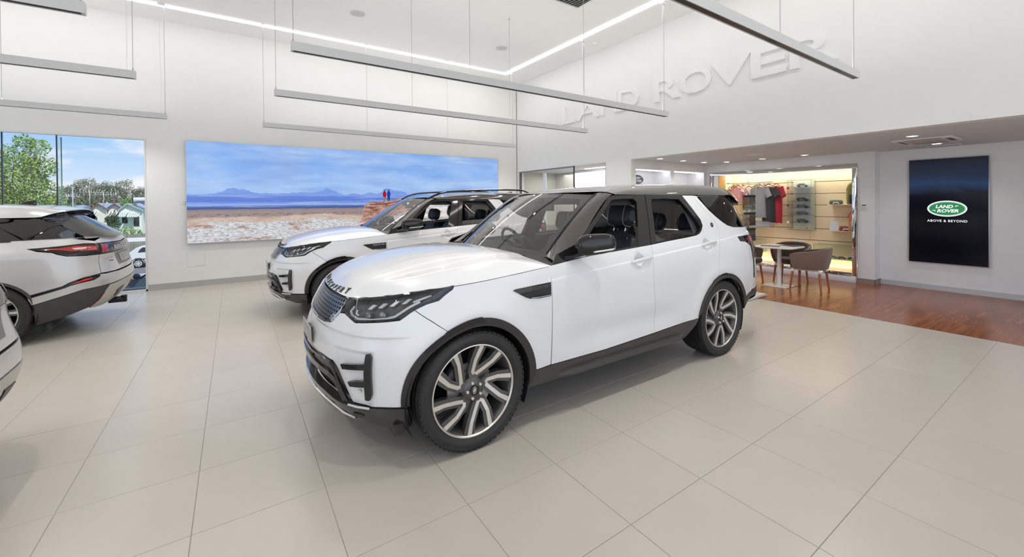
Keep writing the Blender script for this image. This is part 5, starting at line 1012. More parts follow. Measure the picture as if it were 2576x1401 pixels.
    sheet('roof', G, P, root, flipn=(0, 0, 1))
    G = [[np.array([.76+.22*(1-abs(u)**2.2), .742*u, 1.232-.035*(1-abs(u)**2)])*(1-f)+np.array([.43+.14*(1-abs(u)**2), .705*u, 1.462+.04*(1-abs(u)**2)])*f for f in np.linspace(0, 1, 6)] for u in np.linspace(-1, 1, 21)]; sheet('rear_window', G, tglass, root, flipn=(1, 0, .5))
    G = [[np.array([.76+.22*(1-abs(u)**2.2), .745*u, 1.23-.035*(1-abs(u)**2)])*(1-f)+S(np.float64(q1-(q1-.94)*abs(u)), np.float64(1.205-.005*abs(u)))*np.array([1, -1 if u < 0 else 1, 1])*[1, -1, 1]*f for f in np.linspace(0, 1, 4)] for u in np.linspace(-1, 1, 25)]; sheet('tailgate_shelf', G, P, root, flipn=(.3, 0, 1))
    G = [[np.array([-2.35+.2*u*u, .78*u, 1.12])*(1-f)+np.array([-1.66+.12*u*u, .64*u, 1.52])*f for f in np.linspace(0, 1, 6)] for u in np.linspace(-1, 1, 13)]; sheet('windscreen', G, tglass, root, flipn=(-1, 0, 1))
    G = [[np.array([-3.55+1.25*f+.25*u*u*(1-f), (.70+.16*f)*u, .97+.16*math.sin(f*PI/2)-.04*abs(u)**3]) for f in np.linspace(0, 1, 10)] for u in np.linspace(-1, 1, 15)]; sheet('bonnet', G, P, root, flipn=(0, 0, 1))
    for x, y, z, h_, name in ((.03, 0, 1.628, 1, 'antenna_fin'),):
        B = MB(); R = []
        for dx, hh, w_ in ((-.06, .004, .008), (0, .03, .02), (.06, .05, .024), (.125, .062, .022), (.135, .03, .02), (.14, 0, .02)): R.append([(x+dx, -w_, z+.004), (x+dx+.003, -w_*.5, z+hh*.75), (x+dx+.004, 0, z+hh), (x+dx+.003, w_*.5, z+hh*.75), (x+dx, w_, z+.004)])
        B.ring(R, 0, True); B.obj(name, gloss, root)
    # lettering and plate on the tail (x = const faces, text reads along +y ... towards the far side)
    def word(body, qa, z, w, h, m, par, off=.010, bold=.02):
        v, f = text_fit(body, w, h, .0, bold); B = MB(); pts = [tuple(on(S, qa+a[0], z+a[1], off)[0]) for a in v]; B.add(pts, f); return B.obj('lettering', m, par, recalc=False)
    word('RANGE ROVER', q1, 1.058, .88, .052, silvl, tb); word('VELAR', 1.16, .935, .19, .026, silvl, root, .006); word('P380', 1.20, .895, .10, .016, blackm, root, .006)
    pr = panel('plate_recess', S, tm([(q1, .985), (1.33, .990), (1.39, .815), (q1, .812)]), mat('recess_grey', (.20, .195, .19), .4, vary=.04), root, off=.002, tilt=0, sides=(1,), cell=.06)[0]
    pp = panel('number_plate', S, tm([(q1, .965), (1.47, .965), (1.50, .845), (q1, .842)]), plate_g, root, off=.014, tilt=0, sides=(1,), cell=.06)[0]; word('VELAR', q1, .905, .30, .06, silvl, pp, .018)
    B = MB(); B.box(.86, 1.0, -.14, .14, .26, .30); B.box(.97, 1.03, -.035, .035, .24, .33); B.tube([(.98, -.10, .27), (1.0, -.16, .30), (.95, -.2, .32)], .012, 6); B.obj('tow_receiver', blackm, root)
    B = MB(); B.box(-3.3, -2.45, -.60, .60, .25, .85); B.box(-2.4, .40, -.80, .80, .24, .5); B.box(.35, .80, -.55, .55, .36, .55); B.box(-2.2, .5, -.68, .68, .5, 1.12); B.obj('underbody', MATS['underbody_black'], root)
    for xc in (0, -2.874):
        for sd in (-1, 1): make_wheel(root, (xc, sd*.845, .372), sd, R=.372, Wd=.27, rim=.272, spin=.4)
    return root
velar = make_crossover('pale silver crossover by the window, its tail with a red lamp band towards the picture', (-2.32, 8.0, 0))
cross2 = copy_tree(velar); cross2.location = (-2.19, 3.48, 0); tag(cross2, 'pale silver crossover cut off by the left photo edge, only its tail corner showing', 'car')

for o in list(cross2.children_recursive):
    if o.name.split('.')[0] in ('lettering',): bpy.data.objects.remove(o); continue
    if o.name.split('.')[0] == 'lens': o.data = o.data.copy(); o.data.materials.clear(); o.data.materials.append(mat('lens_smoked', (.05, .012, .014), .12, coat=1, vary=.2))
# ================================================================== LOUNGE: lit shop display
XB2 = 10.55; YL, YR = 5.62, 2.72
cream = mat('display_cream', srgb(242, 222, 184), .5, vary=.015, vscale=2)
yellow = mat('display_yellow', srgb(244, 234, 196), .5, vary=.015)
tan = mat('display_tan', srgb(206, 164, 98), .5, vary=.04)
white_p = mat('display_white', srgb(228, 230, 234), .35, vary=.01)
glow = mat('warm_glow', (1, .9, .7), .5, emit=(1, .94, .80), estr=3.2)
steel = mat('brushed_steel', (.62, .61, .59), .25, .9, vary=.05, vscale=40)
railm = mat('slat_groove', (.06, .065, .075), .4, .5, vary=.1)
vglass = glass_mat('vitrine_glass', (.96, .985, .97), 1.0, ior=1.45)
aglass = mat('glass_edge', (.30, .42, .38), .2, vary=.1)
dr = empty('shop_display', (XB, 4.36, 0), 0, 'wide lit merchandise display with mirror chrome frame and cream slat wall', 'shop display'); dloc = Vector((XB, 4.36, 0))
def dpart(name, m, *boxes, bev=0, parent=None):
    B = MB()
    for b in boxes: B.box(b[0]-XB, b[1]-XB, b[2]-4.36, b[3]-4.36, b[4], b[5])
    return B.obj(name, m, parent or dr, bev=bev)
dpart('frame', chrome, (XB-.03, XB+.03, 2.876, 5.838, 2.225, 2.308), (XB-.03, XB+.03, 2.876, 2.945, .113, 2.225), (XB-.03, XB+.03, 5.775, 5.838, .113, 2.225), (XB-.03, XB+.03, 2.945, 5.775, .113, .19), bev=.004)
dpart('plinth', white_p, (XB-.06, XB+.10, 2.885, 5.83, .0, .112), bev=.006)
for k in range(6):   # slat boards between the grooves
    zs = (.19, .73, .985, 1.25, 1.50, 1.75, 2.01, 2.225); 
for a, b in zip((.19, .736, .991, 1.254, 1.506, 1.756, 2.016), (.724, .979, 1.244, 1.496, 1.746, 2.004, 2.30)): 
    for y0_, y1_ in ((YR, 3.86), (3.864, YL)): dpart('slat_board', cream, (XB2-.012, XB2, y0_, y1_, a, b))
dpart('backing', railm, (XB2, XB2+.03, YR, YL, .15, 2.3))
dpart('side_panel', yellow, (10.30, XB2, YL, YL+.02, .19, 2.3)); dpart('side_panel', tan, (XB+.03, 10.30, YL, YL+.02, .19, 2.3)); dpart('side_panel', cream, (XB+.03, XB2, YR-.02, YR, .19, 2.3))
dpart('jamb', chrome, (XB+.03, XB+.05, YL+.02, 5.80, .19, 2.3))
dpart('base_deck', cream, (XB+.03, XB2, YR, YL, .15, .19)); dpart('top_panel', white_p, (XB+.03, XB2, YR, YL, 2.30, 2.32))
dpart('light_strip', glow, (XB2-.04, XB2-.015, YR+.05, YL-.05, 2.268, 2.283)); dpart('light_strip', glow, (XB2-.04, XB2-.015, YR+.05, YL-.02, .215, .228)); dpart('light_strip', glow, (XB2-.03, XB2-.014, YL-.014, YL-.002, .3, 2.25))
a_ = light('display_lamp', 'AREA', (10.36, 4.2, 2.28), 13, (1, .95, .84), to=(10.45, 4.2, 0), shape='RECTANGLE', size=.12, size_y=2.7); a_.rotation_euler = (0, 0, 0); 
a_ = light('display_lamp', 'AREA', (10.42, 4.2, .24), 3, (1, .94, .80), rot=(PI, 0, 0), shape='RECTANGLE', size=.1, size_y=2.7)
# hanging rails on two arms
for k, (yc, hw) in enumerate(((5.62, .27), (4.80, .29))):
    B = MB(); zr2 = 2.035; B.tube([(0, -hw, zr2), (0, hw, zr2)], .011, 8); B.tube([(.0, 0, zr2-.02), (XB2-10.27-.01, 0, zr2-.035)], .009, 6)
    r = empty('hanging_rail', (10.27, yc if k else 5.30, 0), 0, ('steel hanging rail at the left end of the shop display', 'steel hanging rail with polo shirt, tunic and red shirt')[k], 'rail', 'hanging rails'); B.obj('bar', steel, r); MB().box(XB2-10.27-.02, XB2-10.27-.012, -.03, .03, zr2-.06, zr2-.01).obj('bracket', steel, r)
# garments
wood_h = mat('hanger_wood', srgb(190, 120, 66), .4, coat=.3, vary=.15, vscale=20)
def cloth(name, c, v=.06): return mat(name, c, .9, vary=v, vscale=40, bump=.25, bscale=700, sheen=.2)
def garment(y, ang, zt, w, L, m, label, sleeve=.20, x=10.27, collar=None, extra=None, hook=2.035, body_w=None):
    r = empty('shirt', (x, y, 0), ang, label, 'shirt', None); bw = body_w or w*.92
    B = MB(); R = []     # body: local x = thickness, local y = width
    prof = [(0, .26, .016), (-.018, .56, .030), (-.05, .92, .046), (-.10, .97, .055), (-.20, bw/w, .06), (-.45*L, bw/w*.97, .062), (-.75*L, bw/w*1.0, .058), (-L, bw/w*1.02, .052)]
    for dz, f, t in prof:
        Lp = []
        for k in range(24):
            a = 2*PI*k/24; wob = (1+.16*math.sin(5*a+dz*9))*min(1, -dz*3); Lp.append((t*math.sin(a)*(1+wob*.35), w/2*f*math.copysign(abs(math.cos(a))**.8, math.cos(a)), zt+dz-.012*math.cos(6*a)*(1 if dz == -L else 0)))
        R.append(Lp)
    B.ring(R, 0, True, True, True); body = B.obj('body', m, r)
    for s in (-1, 1):
        B = MB(); R = []
        for t in (0, .35, .7, 1.0):
            c = Vector((0, s*(w/2*.86+sleeve*.55*t), zt-.055-sleeve*.95*t)); d = Vector((0, s*.5, -.86)); n = Vector((0, s*.86, .5)); hw = .085-.012*t
            R.append([c+Vector((.038*math.sin(2*PI*k/14), 0, 0))+n*(hw*math.cos(2*PI*k/14)) for k in range(14)])
        B.ring(R, 0, True); B.obj('sleeve', m, r)
    if collar:
        B = MB(); B.tube([(-.03, -.075, zt-.035), (-.05, -.06, zt+.02), (.0, 0, zt+.04), (-.05, .06, zt+.02), (-.03, .075, zt-.035)], [.012, .02, .022, .02, .012], 8); B.tube([(-.055, 0, zt+.0), (-.062, 0, zt-.14)], .012, 6); B.obj('collar', collar, r)
    if extra:
        for nm, mm, bx in extra: MB().box(*bx).obj(nm, mm, r, bev=.002)
    h = empty('clothes_hanger', (x, y, 0), ang, 'wooden hanger holding the '+label.split(' hanging')[0], 'hanger'); B = MB(); R = []
    for t in np.linspace(-1, 1, 13): R.append([(.007*math.cos(q), t*w*.42, zt+.055-.075*abs(t)**1.4+.016*math.sin(q)*(1-.4*abs(t))) for q in [2*PI*k/8 for k in range(8)]])
    B.ring(R, 0, True); B.obj('arms', wood_h, h); B = MB(); B.tube([(0, 0, zt+.07), (0, 0, hook-.025), (0, .012, hook-.012), (0, .014, hook+.006), (0, 0, hook+.016), (0, -.012, hook+.008)], .0028, 6); B.obj('hook', steel, h)
    return r
pos_y = lambda u, v, x=10.27: 0
red_w = mat('print_red', srgb(190, 40, 45), .7, vary=.05)
garment(4.80, -.32, 1.93, .46, .72, cloth('polo_grey', srgb(140, 140, 142)), 'grey polo shirt hanging nearest the left of the long rail', .2, collar=cloth('collar_pale', srgb(176, 176, 174)), x=10.22)
garment(4.58, -.52, 1.93, .42, .80, cloth('tunic_black', srgb(44, 44, 48)), 'black shirt with a red chest print hanging beside the polo', .19, extra=[('chest_print', red_w, (-.066, -.060, -.06, .03, 1.66, 1.69)), ('button_tab', MATS['letter_black'], (-.064, -.058, -.005, .005, 1.77, 1.90))], x=10.24)
garment(4.43, -.62, 1.94, .38, .84, cloth('shirt_red', srgb(158, 24, 44)), 'dark red shirt hanging at the right end of the rail', .2, x=10.27)
garment(5.26, -.15, 1.92, .34, .34, cloth('shirt_pink', srgb(206, 140, 140)), 'pink child shirt with a printed front on the left rail', .12, x=10.20, extra=[('print', mat('print_white', srgb(232, 226, 224), .7, vary=.05), (-.066, -.060, -.07, .07, 1.73, 1.765)), ('print', MATS['print_white'], (-.066, -.060, -.09, -.05, 1.70, 1.735)), ('print', MATS['print_white'], (-.066, -.060, .05, .09, 1.70, 1.735))])
garment(5.40, -.35, 1.92, .32, .36, cloth('shirt_white_striped', srgb(214, 216, 220)), 'pale child shirt hanging behind the pink one', .12, x=10.28)
garment(5.03, 1.0, 1.90, .26, .34, cloth('cloth_white', srgb(232, 232, 230)), 'narrow white shirt hanging edge on left of the polo', .05, x=10.27)
for k, (y, c, l) in enumerate(((5.36, srgb(60, 66, 80), 'navy child shirt hanging third on the left rail'), (5.43, srgb(96, 110, 116), 'grey blue child shirt hanging second on the left rail'), (5.50, srgb(70, 90, 100), 'teal child shirt at the far left of the left rail'))): garment(y, -.5, 1.90, .24, .30, cloth('child_cloth_%s' % 'abc'[k], c), l, .04, x=10.30)
# glass cabinet with model cars
cg = empty('glass_cabinet', (10.42, 3.98, 0), 0, 'tall glass wall cabinet with small models on glass shelves', 'cabinet'); zc0, zc1 = .95, 2.05
cb = MB(); cb.box(-.13, .11, -.23, -.226, zc0, zc1); cb.box(-.13, .11, .226, .23, zc0, zc1); cb.box(-.13, .11, -.23, .23, zc1-.004, zc1); cb.box(-.13, .11, -.23, .23, zc0, zc0+.004); cb.obj('case', vglass, cg)
MB().box(-.134, -.13, -.225, .225, zc0+.004, zc1-.004).obj('door', vglass, cg); MB().box(.105, .115, -.20, .20, zc0+.02, zc1-.02).obj('mirror_back', mat('cabinet_mirror', srgb(236, 232, 222), .3, .0, vary=.02), cg)
e = MB()
for s in (-1, 1):
    for xx in (-.132, .108): e.box(xx-.002, xx+.002, s*.228-.0025, s*.228+.0025, zc0, zc1)
    for z in (zc0, zc1): e.box(-.13, .11, s*.228-.0025, s*.228+.0025, z-.0025, z+.0025)
for z in (zc0, zc1): e.box(-.134, -.130, -.23, .23, z-.0025, z+.0025)
e.obj('glass_edges', aglass, cg)
for z in (1.12, 1.49, 1.88): MB().box(-.146, -.128, .19, .235, z-.025, z+.025).obj('hinge', chrome, cg)
MB().cyl((-.15, -.15, 1.0), .012, .02, 12, axis='x').obj('knob', chrome, cg)
shz = [1.12, 1.29, 1.44, 1.59, 1.76, 1.90]
for z in shz: MB().box(-.11, .10, -.19, .19, z-.006, z).obj('shelf', mat('shelf_glass_dark', (.10, .12, .11), .15, vary=.1), cg)
def model_car(x, y, z, ang, c, lab, s=1., cat='model car', grp=None):
    r = empty('model_car', (x, y, z), ang, lab, cat, grp); m = mat('model_paint_%02x%02x%02x' % tuple(int(q*255) for q in c), c, .3, coat=1, vary=.05); B = MB()
    P = [(-.10, .018), (-.10, .040), (-.06, .046), (-.035, .068), (.06, .068), (.095, .048), (.10, .018)]; B.prism([(a*s, b*s) for a, b in P][::-1], -.038*s, .038*s, 'xz', M=Matrix.Rotation(0, 4, 'Z')); B.obj('body', m, r, bev=.005*s)
    B = MB(); B.prism([(a*s, b*s) for a, b in [(-.05, .048), (-.033, .063), (.055, .063), (.078, .048)]][::-1], -.0385*s, .0385*s, 'xz'); B.obj('windows', blackm, r)
    for a in (-.06, .06):
        for b in (-1, 1): MB().cyl((a*s, b*.034*s-.006*s, .018*s), .018*s, .012*s, 12, axis='y').obj('wheel', rubber, r)
for z, c, l in zip(shz, ((.02, .022, .025), (.015, .015, .016), (.03, .03, .033), (.018, .018, .02), (.02, .02, .022), (.5, .5, .5)), ('black model car on the lowest shelf of the glass cabinet', 'black box shaped model on the second shelf of the glass cabinet', 'dark grey model car on the third shelf of the glass cabinet', 'black model car on the fourth shelf of the glass cabinet', 'small dark model on the fifth shelf of the glass cabinet', 'silver model car on the top shelf of the glass cabinet')):
    if '.76' in str(z): continue
    model_car(10.42, 3.96, z, PI/2+.15, c, l, 1.1, grp='models in the glass cabinet')
# shelves with bags
def gshelf(y0_, y1_, z, lab, x0_=10.28): o = MB().box(x0_, XB2-.012, y0_, y1_, z-.01, z).obj('wall_shelf', mat('shelf_clear', srgb(232, 226, 208), .2, vary=.02)); tag(o, lab, 'shelf'); return o
gshelf(2.76, 3.46, 1.51, 'upper clear shelf with the green case and backpack'); gshelf(2.76, 3.46, .97, 'lower clear shelf with the coral backpack'); gshelf(4.55, 5.35, .985, 'clear shelf under the hanging shirts', 10.30)
o = MB().box(10.33, 10.53, 4.60, 5.25, .99, 1.13).obj('folded_stack', mat('box_pale', srgb(214, 216, 224), .5, vary=.03), bev=.006); tag(o, 'low pale storage box on the shelf under the shirts', 'box')
def backpack(y, z, c, pc, lab, s=1.):
    r = empty('backpack', (10.37, y, z), .25, lab, 'backpack'); m = cloth('bag_%d' % int(c[0]*999), c, .08); p = cloth('bag_pocket_%d' % int(pc[0]*999), pc, .08); B = MB(); R = []
    for h, f, t in ((0, .86, .07), (.02, .96, .085), (.15, 1, .09), (.28, .98, .085), (.36, .85, .07), (.41, .6, .05), (.435, .28, .03)): R.append([(t*s*math.copysign(abs(math.sin(q))**.7, math.sin(q)), .15*f*s*math.copysign(abs(math.cos(q))**.75, math.cos(q)), h*s) for q in [2*PI*k/24 for k in range(24)]])
    B.ring(R, 0, True); B.obj('body', m, r); B = MB(); R = []
    for h, f, t in ((.015, .80, .10), (.04, .9, .115), (.15, .92, .115), (.185, .86, .10)): R.append([(-.02*s-t*s*max(0, math.sin(q))**.7, .13*f*s*math.copysign(abs(math.cos(q))**.6, math.cos(q)), h*s) for q in [PI*k/14 for k in range(15)]])
    B.ring(R, 0, True, True, True, True); B.obj('pocket', p, r)
    B = MB(); B.tube([(-.01, -.03*s, .43*s), (-.01, -.02*s, .47*s), (-.01, .02*s, .47*s), (-.01, .03*s, .43*s)], .008*s, 6); B.obj('handle', p, r)
    B = MB(); B.box(-.0945*s, -.086*s, -.045*s, .045*s, .285*s, .31*s); B.box(-.092*s, -.084*s, -.028*s, .028*s, .31*s, .33*s)
    for q in (-.05, .05): B.cyl((-.094*s, q*s, .275*s), .016*s, .008*s, 10, axis='x')
    B.obj('printed_vehicle', mat('print_dark', srgb(70, 66, 60), .7, vary=.1), r); B = MB(); B.tube([(-.088*s, .14*s*math.cos(q), .24*s+.16*s*math.sin(q)) for q in [PI*k/12 for k in range(13)]], .004*s, 5); B.obj('zip', MATS['letter_black'], r)
def pouch(y, z, c, lab, L=.11):
    r = empty('pencil_case', (10.36, y, z), .2, lab, 'case'); B = MB(); R = []
    for t in np.linspace(-1, 1, 9): R.append([(.045*(1-.15*t**6)*math.copysign(abs(math.cos(q))**.7, math.cos(q)), t*L, .045+.045*(1-.3*t**6)*math.copysign(abs(math.sin(q))**.7, math.sin(q))) for q in [2*PI*k/16 for k in range(16)]])
    B.ring(R, 0, True); B.obj('body', cloth('case_%d' % int(c[0]*999), c), r); B = MB(); B.tube([(-.02, -L*.9, .088), (-.022, 0, .092), (-.02, L*.9, .088)], .004, 5); B.obj('zip', MATS['letter_black'], r); B = MB(); B.box(-.0475, -.043, -.04, .04, .03, .055)
    for q in (-.045, .045): B.cyl((-.048, q, .025), .012, .006, 8, axis='x')
    B.obj('printed_vehicle', MATS['print_white'], r)
backpack(2.99, 1.512, srgb(150, 146, 84), srgb(52, 50, 50), 'olive green backpack with black pocket on the upper shelf', 1.12)
backpack(2.96, .972, srgb(214, 132, 104), srgb(168, 166, 120), 'coral backpack with green pocket on the lower shelf', 1.12)
pouch(3.33, 1.511, srgb(96, 110, 90), 'grey green pencil case on the upper shelf'); pouch(3.16, .972, srgb(166, 74, 72), 'dark red pencil case beside the coral backpack')
o = MB().box(10.40, 10.406, 3.30, 3.46, .972, 1.17).obj('price_card', mat('card_white', srgb(222, 222, 224), .4, vary=.02)); tag(o, 'white upright card on the lower shelf beside the red case', 'card')
# two low glass boxes with model cars
for k, (y0_, y1_, zt, lab) in enumerate(((2.76, 3.68, .68, 'low glass showcase of model cars at the right end of the display'), (4.75, 5.45, .70, 'low glass showcase of model cars behind the table'))):
    gb = empty('glass_showcase', (10.36, (y0_+y1_)/2, 0), 0, lab, 'showcase'); h = (y1_-y0_)/2; B = MB(); B.box(-.17, -.166, -h, h, .40, zt); B.box(-.17, .17, -h, -h+.004, .40, zt); B.box(-.17, .17, h-.004, h, .40, zt); B.box(-.17, .17, -h, h, zt-.004, zt); B.obj('glass', vglass, gb); MB().box(-.17, .17, -h, h, .385, .40).obj('floor_board', mat('showcase_board', srgb(226, 214, 190), .5, vary=.02), gb)
    B = MB()
    for s in (-1, 1): B.box(-.171, -.167, s*h-.003, s*h+.003, .40, zt)
    B.box(-.171, -.167, -h, h, zt-.004, zt+.001); B.obj('glass_edges', aglass, gb)
    names = ('red', 'dark green', 'grey', 'olive', 'maroon'); cs = ((.45, .06, .04), (.06, .12, .05), (.12, .12, .13), (.16, .17, .06), (.30, .05, .05))
    for j in range(5): model_car(10.30+.03*(j % 2), y0_+.14+(y1_-y0_-.28)*j/4, .40, PI/2+.5, cs[j], names[j]+' model car in the glass showcase '+('at the right end' if k == 0 else 'behind the table'), .72, grp='model cars in the low showcases')
o = MB().cyl((10.2, 2.86, .655), .035, .012, 20, axis='x').obj('round_badge', gloss); tag(o, 'small dark oval badge above the right showcase', 'badge')
o = MB().box(XB2-.02, XB2-.012, 4.02, 4.20, .66, .72).obj('power_socket', plastic, bev=.003); tag(o, 'white double power socket low on the slat wall', 'socket')
# ------------------------------------------------------------------ niches: oval sign and small figure
r = empty('oval_sign', (7.85, 6.405, 2.125), 0, 'dark teal oval sign with white lettering in the left niche', 'sign'); teal = mat('sign_teal', srgb(50, 78, 88), .3, coat=.5, vary=.05)
def ell(name, rx, rz_, y0_, y1_, m, par, n=48): 
    B = MB(); B.ring([[(rx*math.cos(2*PI*k/n), y, rz_*math.sin(2*PI*k/n)) for k in range(n)] for y in (y0_, y1_)], 0, False); return B.obj(name, m, par)
ell('rim', .24, .122, -.022, 0, white_p, r); ell('face', .222, .106, -.026, -.001, teal, r)
for w_, dx, dz in (('LAND', -.02, .036), ('ROVER', .02, -.034)):
    v, f = text_fit(w_, .24 if w_ == 'LAND' else .28, .056, 0, .03, shear=.25); B = MB(); B.add([(a[0]+dx, -.0268, a[1]+dz) for a in v], f); B.obj('lettering', white_p, r, recalc=False)
B = MB()
for sx, dx, dz in ((1, .145, .045), (-1, -.155, -.045)): B.add([(dx-.03*sx, -.0268, dz-.008), (dx+.035*sx, -.0268, dz+.006), (dx-.01*sx, -.0268, dz+.014)], [(0, 1, 2)])
B.obj('dash_mark', white_p, r, recalc=False)
r = empty('silver_figure', (8.74, 6.2, .9), 0, 'small silver figure standing on the right niche', 'figurine'); B = MB(); B.cyl((0, 0, 0), .07, .95, 20); B.obj('pedestal', white_p, r); B = MB(); B.tube([(-.06, 0, .95), (-.03, 0, 1.05), (.0, 0, 1.10), (.05, 0, 1.09), (.09, 0, 1.16)], [.012, .02, .026, .02, .008], 8); B.tube([(.03, 0, 1.09), (.04, 0, .95)], .01, 6); B.tube([(-.02, .01, 1.05), (-.08, .01, 1.13)], .008, 6); B.obj('figure', chrome, r)
# ------------------------------------------------------------------ table, chairs, brochure stand
r = empty('cafe_table', (8.53, 3.63, 0), 0, 'white cafe table with square base plate in the lounge', 'table')
B = MB(); n = 40; R = []
for z, s in ((.722, .93), (.728, 1), (.742, 1), (.746, .985)): R.append([(.345*s*math.copysign(abs(math.cos(2*PI*k/n))**.42, math.cos(2*PI*k/n)), .345*s*math.copysign(abs(math.sin(2*PI*k/n))**.42, math.sin(2*PI*k/n)), z) for k in range(n)])
B.ring(R, 0, False); B.obj('top', mat('table_white', srgb(238, 237, 233), .3, vary=.01), r); MB().cyl((0, 0, .014), .037, .71, 24).obj('column', mat('table_column', srgb(226, 224, 222), .35, vary=.01), r); MB().box(-.225, .225, -.21, .21, 0, .014).obj('base_plate', mat('base_white', srgb(236, 230, 220), .12, vary=.01), r, bev=.004)
for k, (x, y, a, lab) in enumerate(((8.33, 3.70, .3, 'glossy magazine on the left of the white table'), (8.66, 3.50, -.25, 'thin dark magazine on the right of the white table'))):
    g = empty('magazine', (x, y, .7465), a, lab, 'magazine', 'magazines on the table'); MB().box(-.105, .105, -.15, .15, 0, .010 if k == 0 else .006).obj('pages', mat('paper', srgb(225, 222, 214), .6, vary=.02), g); MB().box(-.107, .107, -.152, .152, .010 if k == 0 else .006, .0125 if k == 0 else .008).obj('cover', mat('cover_%d' % k, (srgb(120, 112, 100), srgb(52, 50, 50))[k], .25, vary=.4, vscale=8), g)
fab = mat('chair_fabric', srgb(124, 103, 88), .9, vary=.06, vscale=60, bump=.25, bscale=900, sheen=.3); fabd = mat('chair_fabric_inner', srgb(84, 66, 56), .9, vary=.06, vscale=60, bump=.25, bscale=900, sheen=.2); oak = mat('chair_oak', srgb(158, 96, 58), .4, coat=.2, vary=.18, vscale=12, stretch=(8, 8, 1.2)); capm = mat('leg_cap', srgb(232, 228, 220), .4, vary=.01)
def tub_chair(x, y, rz, lab):
    """upholstered tub chair facing -x when rz = 0"""
    r = empty('tub_chair', (x, y, 0), rz, lab, 'chair', 'tub chairs at the table'); n = 30
    def at(a, z, rad, out): 
        e = .72; return (rad*1.0*math.copysign(abs(math.cos(a))**e, math.cos(a)), rad*1.02*math.copysign(abs(math.sin(a))**e, math.sin(a)), z)
    A = [math.radians(-128+256*k/n) for k in range(n+1)]; G = []
    top = lambda a: .77-.13*(abs(a)/math.radians(128))**1.6
    O_ = [[at(a, .40+(top(a)-.40)*f, .265+.055*f+.012*math.sin(PI*f), 1) for a in A] for f in np.linspace(0, 1, 7)]; I_ = [[at(a, .40+(top(a)-.40)*f-.004, .225+.05*f, 0) for a in A] for f in np.linspace(1, 0, 5)]
    B = MB(); B.ring(O_+[[at(a, top(a)+.010, .30, 0) for a in A]], 0, True, False, False, False)
    B.ring([[O_[0][k], O_[3][k], O_[6][k], I_[0][k], I_[4][k]] for k in (0, n)], 0, False, True, True, True) if False else None
    for k in (0, n): B.add([o[k] for o in O_]+[i[k] for i in I_], [tuple(range(len(O_)+len(I_)))])
    B.add([p for p in O_[0]]+[p for p in I_[4]], [(k, k+1, n+1+k+1, n+1+k) for k in range(n)]); sh = B.obj('shell', fab, r, sharp=50)
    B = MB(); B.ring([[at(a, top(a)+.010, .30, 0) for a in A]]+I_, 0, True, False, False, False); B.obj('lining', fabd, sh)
    B = MB(); R = []
    for z, s in ((.385, .9), (.395, .98), (.44, 1.0), (.475, .97), (.485, .85)): R.append([(.24*s*math.copysign(abs(math.cos(2*PI*k/28))**.6, math.cos(2*PI*k/28))-.03, .24*s*math.copysign(abs(math.sin(2*PI*k/28))**.6, math.sin(2*PI*k/28)), z) for k in range(28)])
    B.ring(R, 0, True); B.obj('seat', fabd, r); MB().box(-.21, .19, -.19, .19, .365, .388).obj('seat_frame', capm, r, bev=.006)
    for sx in (-1, 1):
        for sy in (-1, 1):
            B = MB(); B.tube([(sx*.20, sy*.195, .34), (sx*.235, sy*.225, 0)], [.021, .014], 12); l = B.obj('leg', oak, r); B = MB(); B.tube([(sx*.194, sy*.190, .395), (sx*.20, sy*.195, .335)], [.022, .0215], 12); B.obj('leg_cap', capm, l)
tub_chair(8.545, 3.145, PI/2*1+PI+.08, 'brown tub chair with oak legs in front of the white table'); tub_chair(9.065, 3.655, PI+PI+.10, 'dark brown tub chair behind the white table near the display'); tub_chair(8.47, 4.22, PI/2+.1, 'brown tub chair partly hidden behind the white suv')
st = empty('brochure_stand', (7.16, 3.72, 0), 0, 'brochure stand with framed car photos on a white base beside the suv', 'stand')
MB().box(-.42, .254, -.37, .36, .005, .045).obj('base', mat('stand_base', srgb(214, 208, 198), .4, vary=.02), st, bev=.004)
MB().box(-.42, .01, -.285, -.275, .045, 1.72).obj('panel', vglass, st); MB().box(-.225, -.195, -.30, -.27, .045, 1.72).obj('post', chrome, st)
def pocket_mat(k):
    return mat('brochure_%d' % k, (srgb(120, 84, 62), srgb(92, 82, 76), srgb(140, 120, 100), srgb(84, 66, 56))[k % 4], .3, vary=.6, vscale=5+k, stretch=(1.2, 1, 3))
for i, (z0_, z1_) in enumerate(((1.46, 1.70), (1.20, 1.42), (.95, 1.16), (.66, .82), (.42, .60))):
    for j in range(2):
        x0_ = -.37+.19*j; p = MB().box(x0_, x0_+.178, -.315, -.290, z0_, z1_).obj('brochure', pocket_mat(i*2+j), st); MB().box(x0_, x0_+.178, -.318, -.313, z1_-.035, z1_).obj('header', MATS['letter_black'], p); MB().box(x0_-.002, x0_+.18, -.330, -.326, z0_-.01, z0_+.10).obj('pocket', vglass, p)
